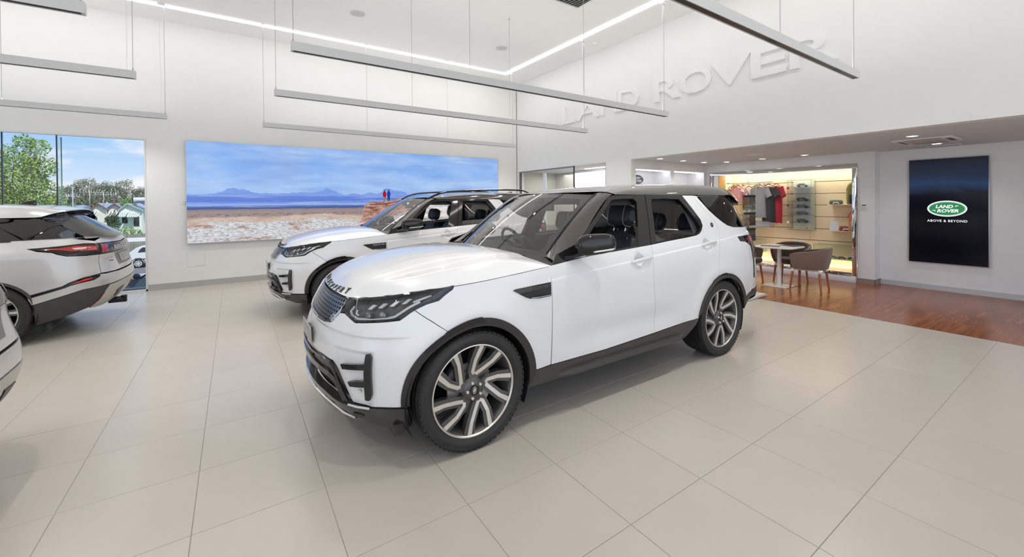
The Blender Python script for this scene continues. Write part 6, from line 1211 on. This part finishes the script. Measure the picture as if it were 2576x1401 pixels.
# ------------------------------------------------------------------ screen on the far wall
sc_ = empty('wall_screen', (XT, 1.708, 1.40), 0, 'tall dark wall screen with a green oval badge in a thin silver frame', 'screen')
MB().box(-.045, 0, -.485, .485, -.92, .92).obj('bezel', mat('screen_frame', srgb(196, 196, 200), .25, .8, vary=.02), sc_, bev=.003)
def screen_material():
    m = bpy.data.materials.new('screen_image'); m.use_nodes = True; t = m.node_tree; b = t.nodes['Principled BSDF']; MATS['screen_image'] = m; tc = N(t, 'ShaderNodeTexCoord'); sp = N(t, 'ShaderNodeSeparateXYZ'); t.links.new(tc.outputs['Object'], sp.inputs[0])
    mp = N(t, 'ShaderNodeMapping'); mp.inputs['Scale'].default_value = (1, 1.1, 2.4); mp.inputs['Location'].default_value = (0, .3, .2); t.links.new(tc.outputs['Object'], mp.inputs[0]); nz = N(t, 'ShaderNodeTexNoise', i_Scale=1.4, i_Detail=3.0, i_Distortion=.8); t.links.new(mp.outputs[0], nz.inputs['Vector'])
    ad = N(t, 'ShaderNodeMath', operation='MULTIPLY_ADD'); t.links.new(nz.outputs[0], ad.inputs[0]); ad.inputs[1].default_value = .25; t.links.new(sp.outputs[2], ad.inputs[2])
    rp = N(t, 'ShaderNodeValToRGB'); e = rp.color_ramp.elements; e[0].position = .0; e[0].color = (.0012, .0012, .004, 1); e[1].position = 1; e[1].color = (.002, .004, .012, 1); t.links.new(ad.outputs[0], rp.inputs[0])
    for p_, c_ in ((.42, (.0014, .0018, .008)), (.50, (.004, .018, .055)), (.60, (.006, .035, .10)), (.75, (.003, .012, .04))): k = rp.color_ramp.elements.new(p_); k.color = (*c_, 1)
    t.links.new(rp.outputs[0], b.inputs['Emission Color']); b.inputs['Emission Strength'].default_value = .8; b.inputs['Base Color'].default_value = (.004, .004, .006, 1); b.inputs['Roughness'].default_value = .12; b.inputs['Specular IOR Level'].default_value = .18; return m
MB().box(-.049, -.044, -.478, .478, -.913, .913).obj('display', screen_material(), sc_)
def flat_e(name, c, s): return mat(name, tuple(q*.2 for q in c), .3, vary=.02, emit=c, estr=s)
Mx = Matrix(((0, 0, -1, -.0495), (-1, 0, 0, 0), (0, 1, 0, .043), (0, 0, 0, 1)))
wl, gl2 = flat_e('screen_white', (.90, .95, 1.0), .95), flat_e('screen_green', (.02, .24, .07), .9)
def disc(name, rx, ry, off, m): 
    B = MB(); n = 56; B.ring([[(rx*math.cos(2*PI*k/n), ry*math.sin(2*PI*k/n), o_) for k in range(n)] for o_ in (off, off+.0006)], 0, False, True, True, M=Mx); return B.obj(name, m, sc_)
disc('badge_rim', .242, .138, 0, wl); disc('badge_line', .226, .122, .0006, gl2); disc('badge_line', .221, .117, .0012, wl); disc('badge_face', .216, .112, .0018, gl2)
for w_, dx, dz, ww in (('LAND', -.03, .036, .215), ('ROVER', .012, -.038, .262)):
    v, f = text_fit(w_, ww, .058, 0, .035, shear=.22); B = MB(); B.add([(a[0]+dx, a[1]+dz, .0026) for a in v], f, M=Mx); B.obj('lettering', wl, sc_, recalc=False)
B = MB()
for sx, dx, dz in ((1, .118, .042), (-1, -.155, -.036)): B.add([(dx-.022*sx, dz-.012, .0026), (dx+.03*sx, dz+.010, .0026), (dx-.012*sx, dz+.012, .0026)], [(0, 1, 2)], M=Mx)
B.obj('dash_mark', wl, sc_, recalc=False)
v, f = text_fit('ABOVE & BEYOND', .487, .040, 0, .015, 1.12); B = MB(); B.add([(a[0], a[1]-.212, .0008) for a in v], f, M=Mx); B.obj('lettering', wl, sc_, recalc=False)
# ------------------------------------------------------------------ small wall fittings
r = empty('thermostat', (XB, 2.765, 1.475), 0, 'white wall controller with a grey display on the pier', 'controller'); MB().box(-.018, 0, -.045, .045, -.055, .055).obj('body', plastic, r, bev=.004); MB().box(-.0195, -.017, -.032, .032, .012, .042).obj('display', mat('lcd_grey', srgb(120, 126, 122), .3, vary=.05), r)
for k in range(3): MB().box(-.0195, -.017, -.030+.022*k, -.016+.022*k, -.030, -.018).obj('button', greyplast, r)
r = empty('wall_switch', (-.82, YW, 1.663), 0, 'small white wall switch left of the big picture', 'switch'); MB().box(-.04, .04, -.012, 0, -.04, .04).obj('plate', plastic, r, bev=.003); MB().cyl((.008, -.015, .008), .008, .004, 10, axis='y').obj('button', greyplast, r)
r = MB().box(-.776, -.490, YW-.003, YW, .398, .668).obj('access_panel', mat('panel_edge', srgb(205, 204, 200), .7, vary=.01), wback); MB().box(-.772, -.494, YW-.0045, YW, .402, .664).obj('panel_door', white, r)
# ================================================================== OUTSIDE, seen through the window (street about 2.6 m below the showroom floor)
GZ = -2.6
asph = mat('asphalt', srgb(120, 120, 122), .9, vary=.1, vscale=3, bump=.3, bscale=40); grass = mat('lawn', srgb(120, 132, 92), .9, vary=.2, vscale=4, bump=.4, bscale=60)
o = MB().box(-90, 90, YW+.26, 41.9, GZ-.3, GZ).obj('street', asph); tag(o, 'grey asphalt street below the showroom window', 'street', kind='structure')
o = MB().box(-90, 90, 41.9, 200, GZ-.3, GZ+.02).obj('lawn', grass); tag(o, 'lawn behind the street', 'lawn', kind='structure')
o = MB().box(-60, 60, -80, -6.05, -.5, -.25).obj('forecourt', mat('forecourt_concrete', srgb(190, 188, 182), .9, vary=.08, vscale=1.5)); tag(o, 'pale concrete forecourt in front of the showroom', 'forecourt', kind='structure')
o = MB().box(-60, -13.05, -6, 9, -.5, -.25).obj('forecourt', MATS['forecourt_concrete']); tag(o, 'pale concrete forecourt beside the showroom', 'forecourt', kind='structure')
rng = random.Random(3)
def leaf_mat(name, c1, c2):
    m = bpy.data.materials.new(name); m.use_nodes = True; t = m.node_tree; b = t.nodes['Principled BSDF']; MATS[name] = m; tc = N(t, 'ShaderNodeTexCoord'); nz = N(t, 'ShaderNodeTexNoise', i_Scale=2.2, i_Detail=6.0); t.links.new(tc.outputs['Object'], nz.inputs['Vector'])
    rp = N(t, 'ShaderNodeValToRGB'); e = rp.color_ramp.elements; e[0].position = .35; e[0].color = (*c1, 1); e[1].position = .65; e[1].color = (*c2, 1); t.links.new(nz.outputs[0], rp.inputs[0]); t.links.new(rp.outputs[0], b.inputs['Base Color']); b.inputs['Roughness'].default_value = .7
    b.inputs['Subsurface Weight'].default_value = 0; return m
bark = mat('bark', srgb(130, 112, 96), .9, vary=.2, vscale=8, bump=.4, bscale=30)
def tree(name, x, y, blobs, n, size, m, label, trunk=.14, cat='tree', group=None, z0=GZ):
    r = empty(name, (x, y, z0), 0, label, cat, group); v = []; f = []
    tot = sum(b[3]**2 for b in blobs)
    for bx, by, bz, br in blobs:
        for _ in range(int(n*br*br/tot)):
            d = Vector((rng.gauss(0, 1), rng.gauss(0, 1), rng.gauss(0, .8))).normalized()*br*(.35+.65*rng.random()**.5); c = Vector((bx, by, bz-z0))+d; s = size*(.6+.8*rng.random()); a = Vector((rng.gauss(0, 1), rng.gauss(0, 1), rng.gauss(0, 1))).normalized(); b2 = a.cross(Vector((rng.gauss(0, 1), rng.gauss(0, 1), rng.gauss(0, 1)))).normalized()*.55; k = len(v)
            v += [tuple(c-a*s), tuple(c+b2*s), tuple(c+a*s), tuple(c-b2*s)]; f.append((k, k+1, k+2, k+3))
    me = bpy.data.meshes.new('foliage'); me.from_pydata(v, [], f); me.materials.append(m); o = bpy.data.objects.new('foliage', me); COL.objects.link(o); o.parent = r; o['kind'] = 'stuff'
    zt = max(b[2] for b in blobs)-z0; zl = min(b[2]-b[3] for b in blobs)-z0; B = MB(); B.tube([(0, 0, 0), (.06, .03, zl*.6), (0, 0, zl+.2), (.05, 0, zt*.85)], [trunk, trunk*.8, trunk*.65, trunk*.25], 8)
    for bx, by, bz, br in blobs[:9]: B.tube([(0, 0, zl+.1), (bx*.5, by*.5, (zl+bz-z0)/2+.1), (bx, by, bz-z0+br*.4)], [trunk*.45, trunk*.28, trunk*.1], 5)
    B.obj('trunk', bark, r); return r
lg = leaf_mat('leaf_bright', srgb(108, 138, 60), srgb(178, 200, 108)); ld = leaf_mat('leaf_olive', srgb(104, 110, 80), srgb(176, 178, 146)); lm_ = leaf_mat('leaf_mid', srgb(100, 140, 62), srgb(160, 196, 106))
tree('street_tree', -7.9, 26, [(.0, 0, 2.6, 1.25), (-.9, .2, 2.2, 1.1), (.75, 0, 2.0, 1.0), (.25, .2, 3.5, .75), (1.05, 0, 3.3, .55), (-.9, -.2, 3.2, .8), (.9, .2, 1.3, .9), (-.3, 0, 1.2, 1.2), (-1.6, 0, 1.5, 1.1), (1.0, 0, 4.15, .36), (.55, .1, 4.35, .34)], 26000, .045, lg, 'large bright green street tree filling the left of the window')
tree('street_tree', -10.6, 27, [(0, 0, 2.8, 1.5), (.8, 0, 1.6, 1.2), (-.6, 0, 4.0, 1.0), (.5, 0, 4.3, .6)], 11000, .05, lg, 'bright green street tree at the far left edge of the window')
for k, (x, z, r_, m, lab) in enumerate(((-17.3, 3.0, 1.5, ld, 'olive gum tree, leftmost behind the cottages'), (-15.9, 3.9, 1.7, ld, 'tall olive gum tree in the middle behind the cottages'), (-14.2, 3.5, 1.6, ld, 'olive gum tree right of the tallest behind the cottages'), (-12.2, 3.9, 1.5, ld, 'sparse gum tree with thin crown near the window edge'), (-10.6, 2.9, 1.2, ld, 'low grey green tree behind the solar tank'))):
    tree('gum_tree', x, 75, [(0, 0, z, r_*.7), (-r_*.7, 0, z-.9, r_*.8), (r_*.7, 0, z-.8, r_*.8), (.2*r_, 0, z+.75, r_*.42), (-.3*r_, 0, z+.5, r_*.4), (0, 0, z-1.9, r_)], 4200 if k != 3 else 2600, .085, m, lab, .2)
tree('garden_bush', -15.0, 62, [(0, 0, 1.6, .6), (.7, 0, 1.3, .6), (-.7, 0, 1.2, .5)], 1800, .055, lm_, 'bright green bush above the grey roof left of the cottages', .08); tree('garden_bush', -9.9, 62, [(0, 0, 1.8, .6), (.5, 0, 2.0, .5)], 1500, .055, lm_, 'bright green bush behind the solar tank', .08)
tree('garden_bush', -10.3, 57.5, [(0, 0, .2, .55), (.2, 0, -.3, .5)], 500, .08, leaf_mat('leaf_deep', srgb(40, 58, 34), srgb(84, 104, 60)), 'dark green shrub between the striped awnings', .07); tree('garden_bush', -7.0, 44, [(0, 0, -.45, .45), (.55, 0, -.55, .35), (-.4, 0, -.6, .35)], 500, .06, lm_, 'leafy bush just above the timber fence', .05)
r = empty('palm', (-12.75, 72, GZ), 0, 'palm with drooping fronds among the gum trees', 'palm'); MB().tube([(0, 0, 0), (.1, 0, 3.5), (0, 0, 6.6)], [.16, .13, .1], 8).obj('trunk', bark, r)
for k in range(22):
    a = 2*PI*k/22+.3*(k % 3); L = 1.5+.3*(k % 4)*.5; B = MB(); pts = []
    for t in np.linspace(0, 1, 7): pts.append((np.array([math.cos(a)*L*t, math.sin(a)*L*t, 6.55+(.9-.25*(k % 4))*t-(1.5+.2*(k % 3))*t*t]), np.array([0, 0, 1.])))
    ribbon(B, pts, [.03, .12, .17, .17, .13, .08, .02], .01); B.obj('frond', MATS['leaf_deep'], r)
# cottages
def weather(name, c): return mat(name, c, .7, vary=.03)
iron = mat('roof_iron', srgb(176, 188, 202), .4, .3, vary=.05); trimw = mat('cottage_trim', srgb(238, 240, 238), .5, vary=.01); winm = mat('cottage_window', (.05, .06, .06), .1, coat=1, vary=.3)
def cottage(x0, x1, xa, za, ze, y, wc, gable_c, lab, awn=(), wins=(), roof_w=None):
    r = empty('cottage', ((x0+x1)/2, y, GZ), 0, lab, 'house', 'white cottages'); cx = (x0+x1)/2; wall = MB(); zb = 0; e = ze-GZ; ap = za-GZ; h0, h1 = x0-cx, x1-cx; xm = xa-cx
    wall.prism([(h0, 0), (h1, 0), (h1, e), (xm, ap-.03), (h0, e)], .03, 7, 'xz'); wall.obj('walls', wc, r)
    n = int((e)/.17)
    for k in range(n+int((ap-e)/.17)):
        z = .17*k; t = max(0, (z+.17-e)/(ap-e)); a, b = h0+(xm-h0)*t, h1+(xm-h1)*t
        if b-a > .1: MB().prism([(.0, z), (.03, z), (.012, z+.168), (.0, z+.168)], a, b, 'yz', M=Matrix.Translation((0, .0, 0)) @ Matrix.Scale(1, 4)).obj('weatherboard', wc, r)
    rf = MB(); ov = .14
    for hh, s in ((h0, -1), (h1, 1)):
        sl = (ap-e)/(abs(hh-xm)); rf.prism([(xm, ap), (hh+s*ov, e-sl*ov), (hh+s*ov, e-sl*ov+.05), (xm, ap+.05)] if s > 0 else [(xm, ap+.05), (hh+s*ov, e-sl*ov+.05), (hh+s*ov, e-sl*ov), (xm, ap)], -.25, 7.2, 'xz')
    ro = rf.obj('roof', iron, r); bb = MB()
    for hh, s in ((h0, -1), (h1, 1)):
        sl = (ap-e)/(abs(hh-xm)); bb.prism([(xm, ap-.09), (hh+s*ov, e-sl*ov-.09), (hh+s*ov, e-sl*ov+.06), (xm, ap+.06)] if s > 0 else [(xm, ap+.06), (hh+s*ov, e-sl*ov+.06), (hh+s*ov, e-sl*ov-.09), (xm, ap-.09)], -.29, -.25, 'xz')
    bb.obj('barge_board', gable_c, r)
    for a, b, z0_, z1_ in wins:
        w_ = MB().box(a-cx-.05, b-cx+.05, -.03, .02, z0_-GZ-.05, z1_-GZ+.05).obj('window', trimw, r); MB().box(a-cx, b-cx, -.04, -.028, z0_-GZ, z1_-GZ).obj('pane', winm, w_)
    for a, b, zt_, zb_, c in awn:
        aw = empty('awning_dummy', (0, 0, 0)) if False else None; k = max(4, int((b-a)/.09)); first = MB(); first.box(a-cx, b-cx, -.05, 0, zt_-GZ, zt_-GZ+.22); A = first.obj('awning', trimw, r)
        for j in range(k):
            xa_, xb_ = a-cx+(b-a)*j/k, a-cx+(b-a)*(j+1)/k; d = MB(); d.add([(xa_, -.04, zt_-GZ), (xb_, -.04, zt_-GZ), (xb_-.12, -.75, zb_-GZ), (xa_-.12, -.75, zb_-GZ), (xa_, -.04, zt_-GZ-.02), (xb_, -.04, zt_-GZ-.02), (xb_-.12, -.75, zb_-GZ-.02), (xa_-.12, -.75, zb_-GZ-.02)], [(0, 1, 2, 3), (7, 6, 5, 4), (0, 4, 5, 1), (2, 6, 7, 3), (1, 5, 6, 2), (3, 7, 4, 0)]); d.obj('awning_stripe', (trimw, c)[j % 2], A)
        MB().box(a-cx-.12, b-cx-.12, -.77, -.74, zb_-GZ-.06, zb_-GZ+.01).obj('awning_edge', c, A)
    return r
wh = weather('weatherboard_cream', srgb(240, 238, 226)); wg = weather('weatherboard_mint', srgb(240, 242, 234)); red_b = mat('barge_red', srgb(140, 92, 96), .6, vary=.05); grn_b = mat('barge_green', srgb(170, 192, 176), .6, vary=.03); s1_ = mat('stripe_brown', srgb(112, 104, 84), .7, vary=.05); s2_ = mat('stripe_green', srgb(150, 172, 162), .7, vary=.05)
cottage(-12.26, -11.17, -11.78, 1.82, 1.30, 60, wh, red_b, 'cream weatherboard cottage with red gable edge, leftmost of three', [(-12.23, -11.75, .94, .44, s1_)], [(-12.15, -11.85, -.3, .4)])
cottage(-11.10, -10.09, -10.57, 1.81, 1.35, 60.4, wh, red_b, 'cream weatherboard cottage with red gable edge, middle of three', [(-11.0, -10.55, .94, .44, s1_), (-10.95+.3, -10.12, .87, .39, s1_)], [(-10.9, -10.5, -.3, .4)])
cottage(-10.08, -8.26, -9.40, 1.80, 1.12, 59.4, wg, grn_b, 'mint white weatherboard cottage with two striped awnings', [(-9.95, -9.36, .80, .41, s2_), (-9.25, -8.40, .76, .37, s2_)], [(-9.85, -9.42, -.31, .39), (-8.94, -8.48, -.67, .37)])
r = empty('solar_tank', (-8.45, 61, 1.85), 0, 'silver solar water tank on the cottage roof at the window edge', 'water tank'); MB().lathe([(.001, -.75), (.22, -.74), (.28, -.70), (.28, .85), (.001, .86)], 24, M=Matrix.Translation((0, 0, .34)) @ Matrix.Rotation(PI/2, 4, 'Y')).obj('tank', mat('tank_white', srgb(226, 228, 230), .3, .2, vary=.02), r); MB().lathe([(.29, -.80), (.30, -.70), (.001, -.82)], 20, M=Matrix.Translation((0, 0, .34)) @ Matrix.Rotation(PI/2, 4, 'Y')).obj('end_cap', blackm, r); MB().prism([(-.5, 0), (1.2, 0), (1.2, .03), (-.5, .06)], -1.6, -.1, 'xz').obj('collector', mat('collector_dark', (.08, .09, .10), .2, coat=1, vary=.1), r)
r = empty('shed', (-15.6, 60, GZ), 0, 'low building with pale blue grey roof left of the cottages', 'shed'); MB().box(-2.6, 2.2, 0, 5, 0, 3.75).obj('walls', weather('shed_wall', srgb(206, 204, 196)), r); MB().prism([(-.5, 3.7), (3, 4.25), (6, 3.7)], -2.8, 2.4, 'yz').obj('roof', iron, r)
# poles, aerials and dish
for k, (x, y, z1_, lab) in enumerate(((-13.6, 58, 2.75, 'tv aerial with a long horizontal boom above the grey roof'), (-12.0, 58, 3.15, 'tv aerial on a bent mast behind the cottages'), (-10.9, 57.6, 2.9, 'tv aerial with tilted elements over the middle cottage'))):
    r = empty('tv_aerial', (x, y, 1.2), .3, lab, 'aerial', 'tv aerials'); am = mat('aerial_grey', srgb(206, 202, 196), .5, .3, vary=.03); MB().tube([(0, 0, 0), (0, 0, z1_-1.2)], .03, 6).obj('mast', am, r); MB().tube([(-.7, 0, z1_-1.4), (1.0, 0, z1_-1.4)], .02, 6).obj('boom', am, r)
    for j in range(9): MB().tube([(-.65+.19*j, -.02, z1_-1.4-.32+.05*(j % 3)), (-.65+.19*j+.03*k, .02, z1_-1.4+.32-.04*(j % 3))], .014, 5).obj('element', am, r)
r = empty('light_pole', (-13.0, 57.2, GZ), 0, 'slim pale light pole beside the gum trees', 'pole'); MB().tube([(0, 0, 0), (0, 0, 6.1)], [.06, .04], 8).obj('shaft', mat('pole_blue_grey', srgb(170, 184, 196), .5, .3, vary=.03), r); MB().box(-.2, .05, -.05, .05, 6.06, 6.12).obj('head', MATS['pole_blue_grey'], r)
r = empty('satellite_dish', (-15.0, 58, 1.62), 0, 'white satellite dish on the roof behind the crossover', 'dish'); MB().lathe([(.001, 0), (.2, .03), (.36, .10), (.365, .12), (.2, .05), (.001, .02)], 24, M=Matrix.Translation((0, 0, .42)) @ Matrix.Rotation(1.0, 4, 'Y') @ Matrix.Rotation(.5, 4, 'X')).obj('bowl', trimw, r); MB().tube([(0, 0, -4.22), (0, 0, .42)], .03, 6).obj('mast', MATS['aerial_grey'], r)
# fence of separate boards and the white barrier
r = empty('timber_fence', (-7, 42, GZ), 0, 'weathered grey paling fence between street and cottages', 'fence'); pal = mat('paling_grey', srgb(150, 144, 128), .9, vary=.12, vscale=3, stretch=(1, 1, .15), objrand=.12); me = None
MB().box(-7, 5, .03, .08, .35, .45).box(-7, 5, .03, .08, 1.55, 1.65).obj('rails', pal, r)
for k in range(90):
    x = -7+.133*k; h_ = 2.04+.05*rng.random()
    if me is None: o = MB().prism([(0, 0), (.122, 0), (.122, 2.0), (.09, 2.06), (.03, 2.06), (0, 2.0)], 0, .02, 'xz').obj('paling', pal, r); me = o.data
    else: o = bpy.data.objects.new('paling', me); COL.objects.link(o); o.parent = r
    o.location = (x, 0, 0); o.scale = (1, 1, h_/2.06)
r = empty('barrier_rail', (-7, 39.3, GZ), 0, 'white painted barrier rail in front of the paling fence', 'rail'); MB().box(-6, 4, -.03, .03, 1.62, 1.90).obj('beam', trimw, r)
for k in range(4): MB().box(-5.6+3*k, -5.45+3*k, .03, .14, 0, 1.8).obj('post', trimw, r)
# white hatchback on the street, its tail to the left
hb = empty('hatchback', (-5.37, 37.0, GZ), 0, 'small white hatchback parked on the street, tail to the left', 'car'); hp = mat('hatch_white', srgb(236, 240, 238), .3, coat=1, vary=.01)
def section_car(r, prof, hw, m, wins, y0=0):   # side outline lofted across the width with rounded shoulders
    B = MB(); R = []
    for t, s, ins in ((0, .96, .05), (.03, .985, .02), (.10, 1, 0), (.9, 1, 0), (.97, .985, .02), (1, .96, .05)): R.append([(x+(ins if x < 1 else -ins)*(.6), y0+t*hw*2, (z if z < .75 else .75+(z-.75)*(1-ins*1.2))) for x, z in prof])
    B.ring(R, 0, True); b = B.obj('body', m, r, sharp=30)
    for w_ in wins: MB().prism(w_, y0-.006, y0+.02, 'xz').obj('window', tglass if False else winm, r)
    return b
P_ = [(-.50, .30), (-.62, .42), (-.64, .70), (-.60, .92), (-.45, 1.06), (-.12, 1.34), (.15, 1.44), (1.4, 1.46), (2.1, 1.0), (3.0, .88), (3.15, .6), (3.1, .3)]
section_car(hb, [(x, z) for x, z in P_][::-1], .82, hp, [[(-.02, 1.02), (.62, 1.04), (.62, 1.36), (.22, 1.36), (.08, 1.22)][::1], [(.70, 1.04), (1.35, 1.04), (1.30, 1.38), (.70, 1.37)]])
MB().box(.42, .62, -.012, .0, .92, .96).obj('door_handle', blackm, hb); MB().box(-.2, 3.0, -.016, .0, .56, .60).obj('side_strip', blackm, hb)
MB().lathe([(.35, -.006), (.365, .0), (.33, -.012)], 30, axis='y', M=Matrix.Translation((.0, 0, .30))).obj('arch', blackm, hb, recalc=False)
for x in (0, 2.45):
    w_ = MB(); w_.cyl((x, -.012, .29), .29, .18, 26, axis='y'); w_.lathe([(.29, -.012), (.27, -.03), (.20, -.02)], 26, axis='y', M=Matrix.Translation((x, 0, .29))); w_ = w_.obj('wheel', rubber, hb); c = MB(); c.cyl((x, -.035, .29), .20, .02, 26, axis='y'); h_ = c.obj('hub_cap', mat('hub_white', srgb(220, 224, 226), .35, .3, vary=.03), w_)
    for j in range(7):
        a = 2*PI*j/7; c = MB(); c.cyl((x+.13*math.cos(a), -.038, .29+.13*math.sin(a)), .032, .005, 10, axis='y'); c.obj('hub_hole', blackm, w_)
# dark car nearer the window
dc = empty('dark_car', (-3.2, 24.0, GZ), 0, 'dark blue grey car below the window, only door and mirror showing', 'car'); dp = mat('dark_car_paint', srgb(66, 84, 98), .15, coat=1, vary=.05)
P2 = [(-2.4, .3), (-2.5, .6), (-2.3, .82), (-1.2, .95), (-.25, 1.03), (.65, 1.62), (1.9, 1.66), (2.6, 1.1), (2.9, .9), (2.9, .3)]
section_car(dc, P2[::-1], .88, dp, [])
gw = MB(); gw.prism([(-.12, 1.06), (1.3, 1.08), (1.25, 1.58), (.66, 1.56)], -.008, .02, 'xz'); gw.obj('window', mat('dark_car_glass', srgb(180, 205, 220), .1, coat=1, vary=.3, vscale=2), dc); MB().tube([(-.25, -.01, 1.02), (.66, -.01, 1.60)], .035, 6).obj('pillar', blackm, dc); MB().tube([(.02, -.012, 1.06), (.18, -.012, 1.30), (.5, -.012, 1.06)], .03, 6).obj('seat_outline', blackm, dc)
mm = MB(); mm.lathe([(.001, -.13), (.10, -.11), (.13, 0), (.11, .10), (.001, .13)], 14, axis='y', M=Matrix.Translation((-.33, -.14, 1.13))); mm.obj('mirror', blackm, dc); hd = MB(); hd.box(.22, .42, -.03, 0, .86, .90); hd.obj('door_handle', chromed, dc, bev=.01); MB().box(-1.2, 2.6, -.012, 0, .60, .63).obj('side_strip', chromed, dc)
for x in (-1.6, 1.9): MB().cyl((x, -.01, .32), .32, .2, 24, axis='y').obj('wheel', rubber, dc)
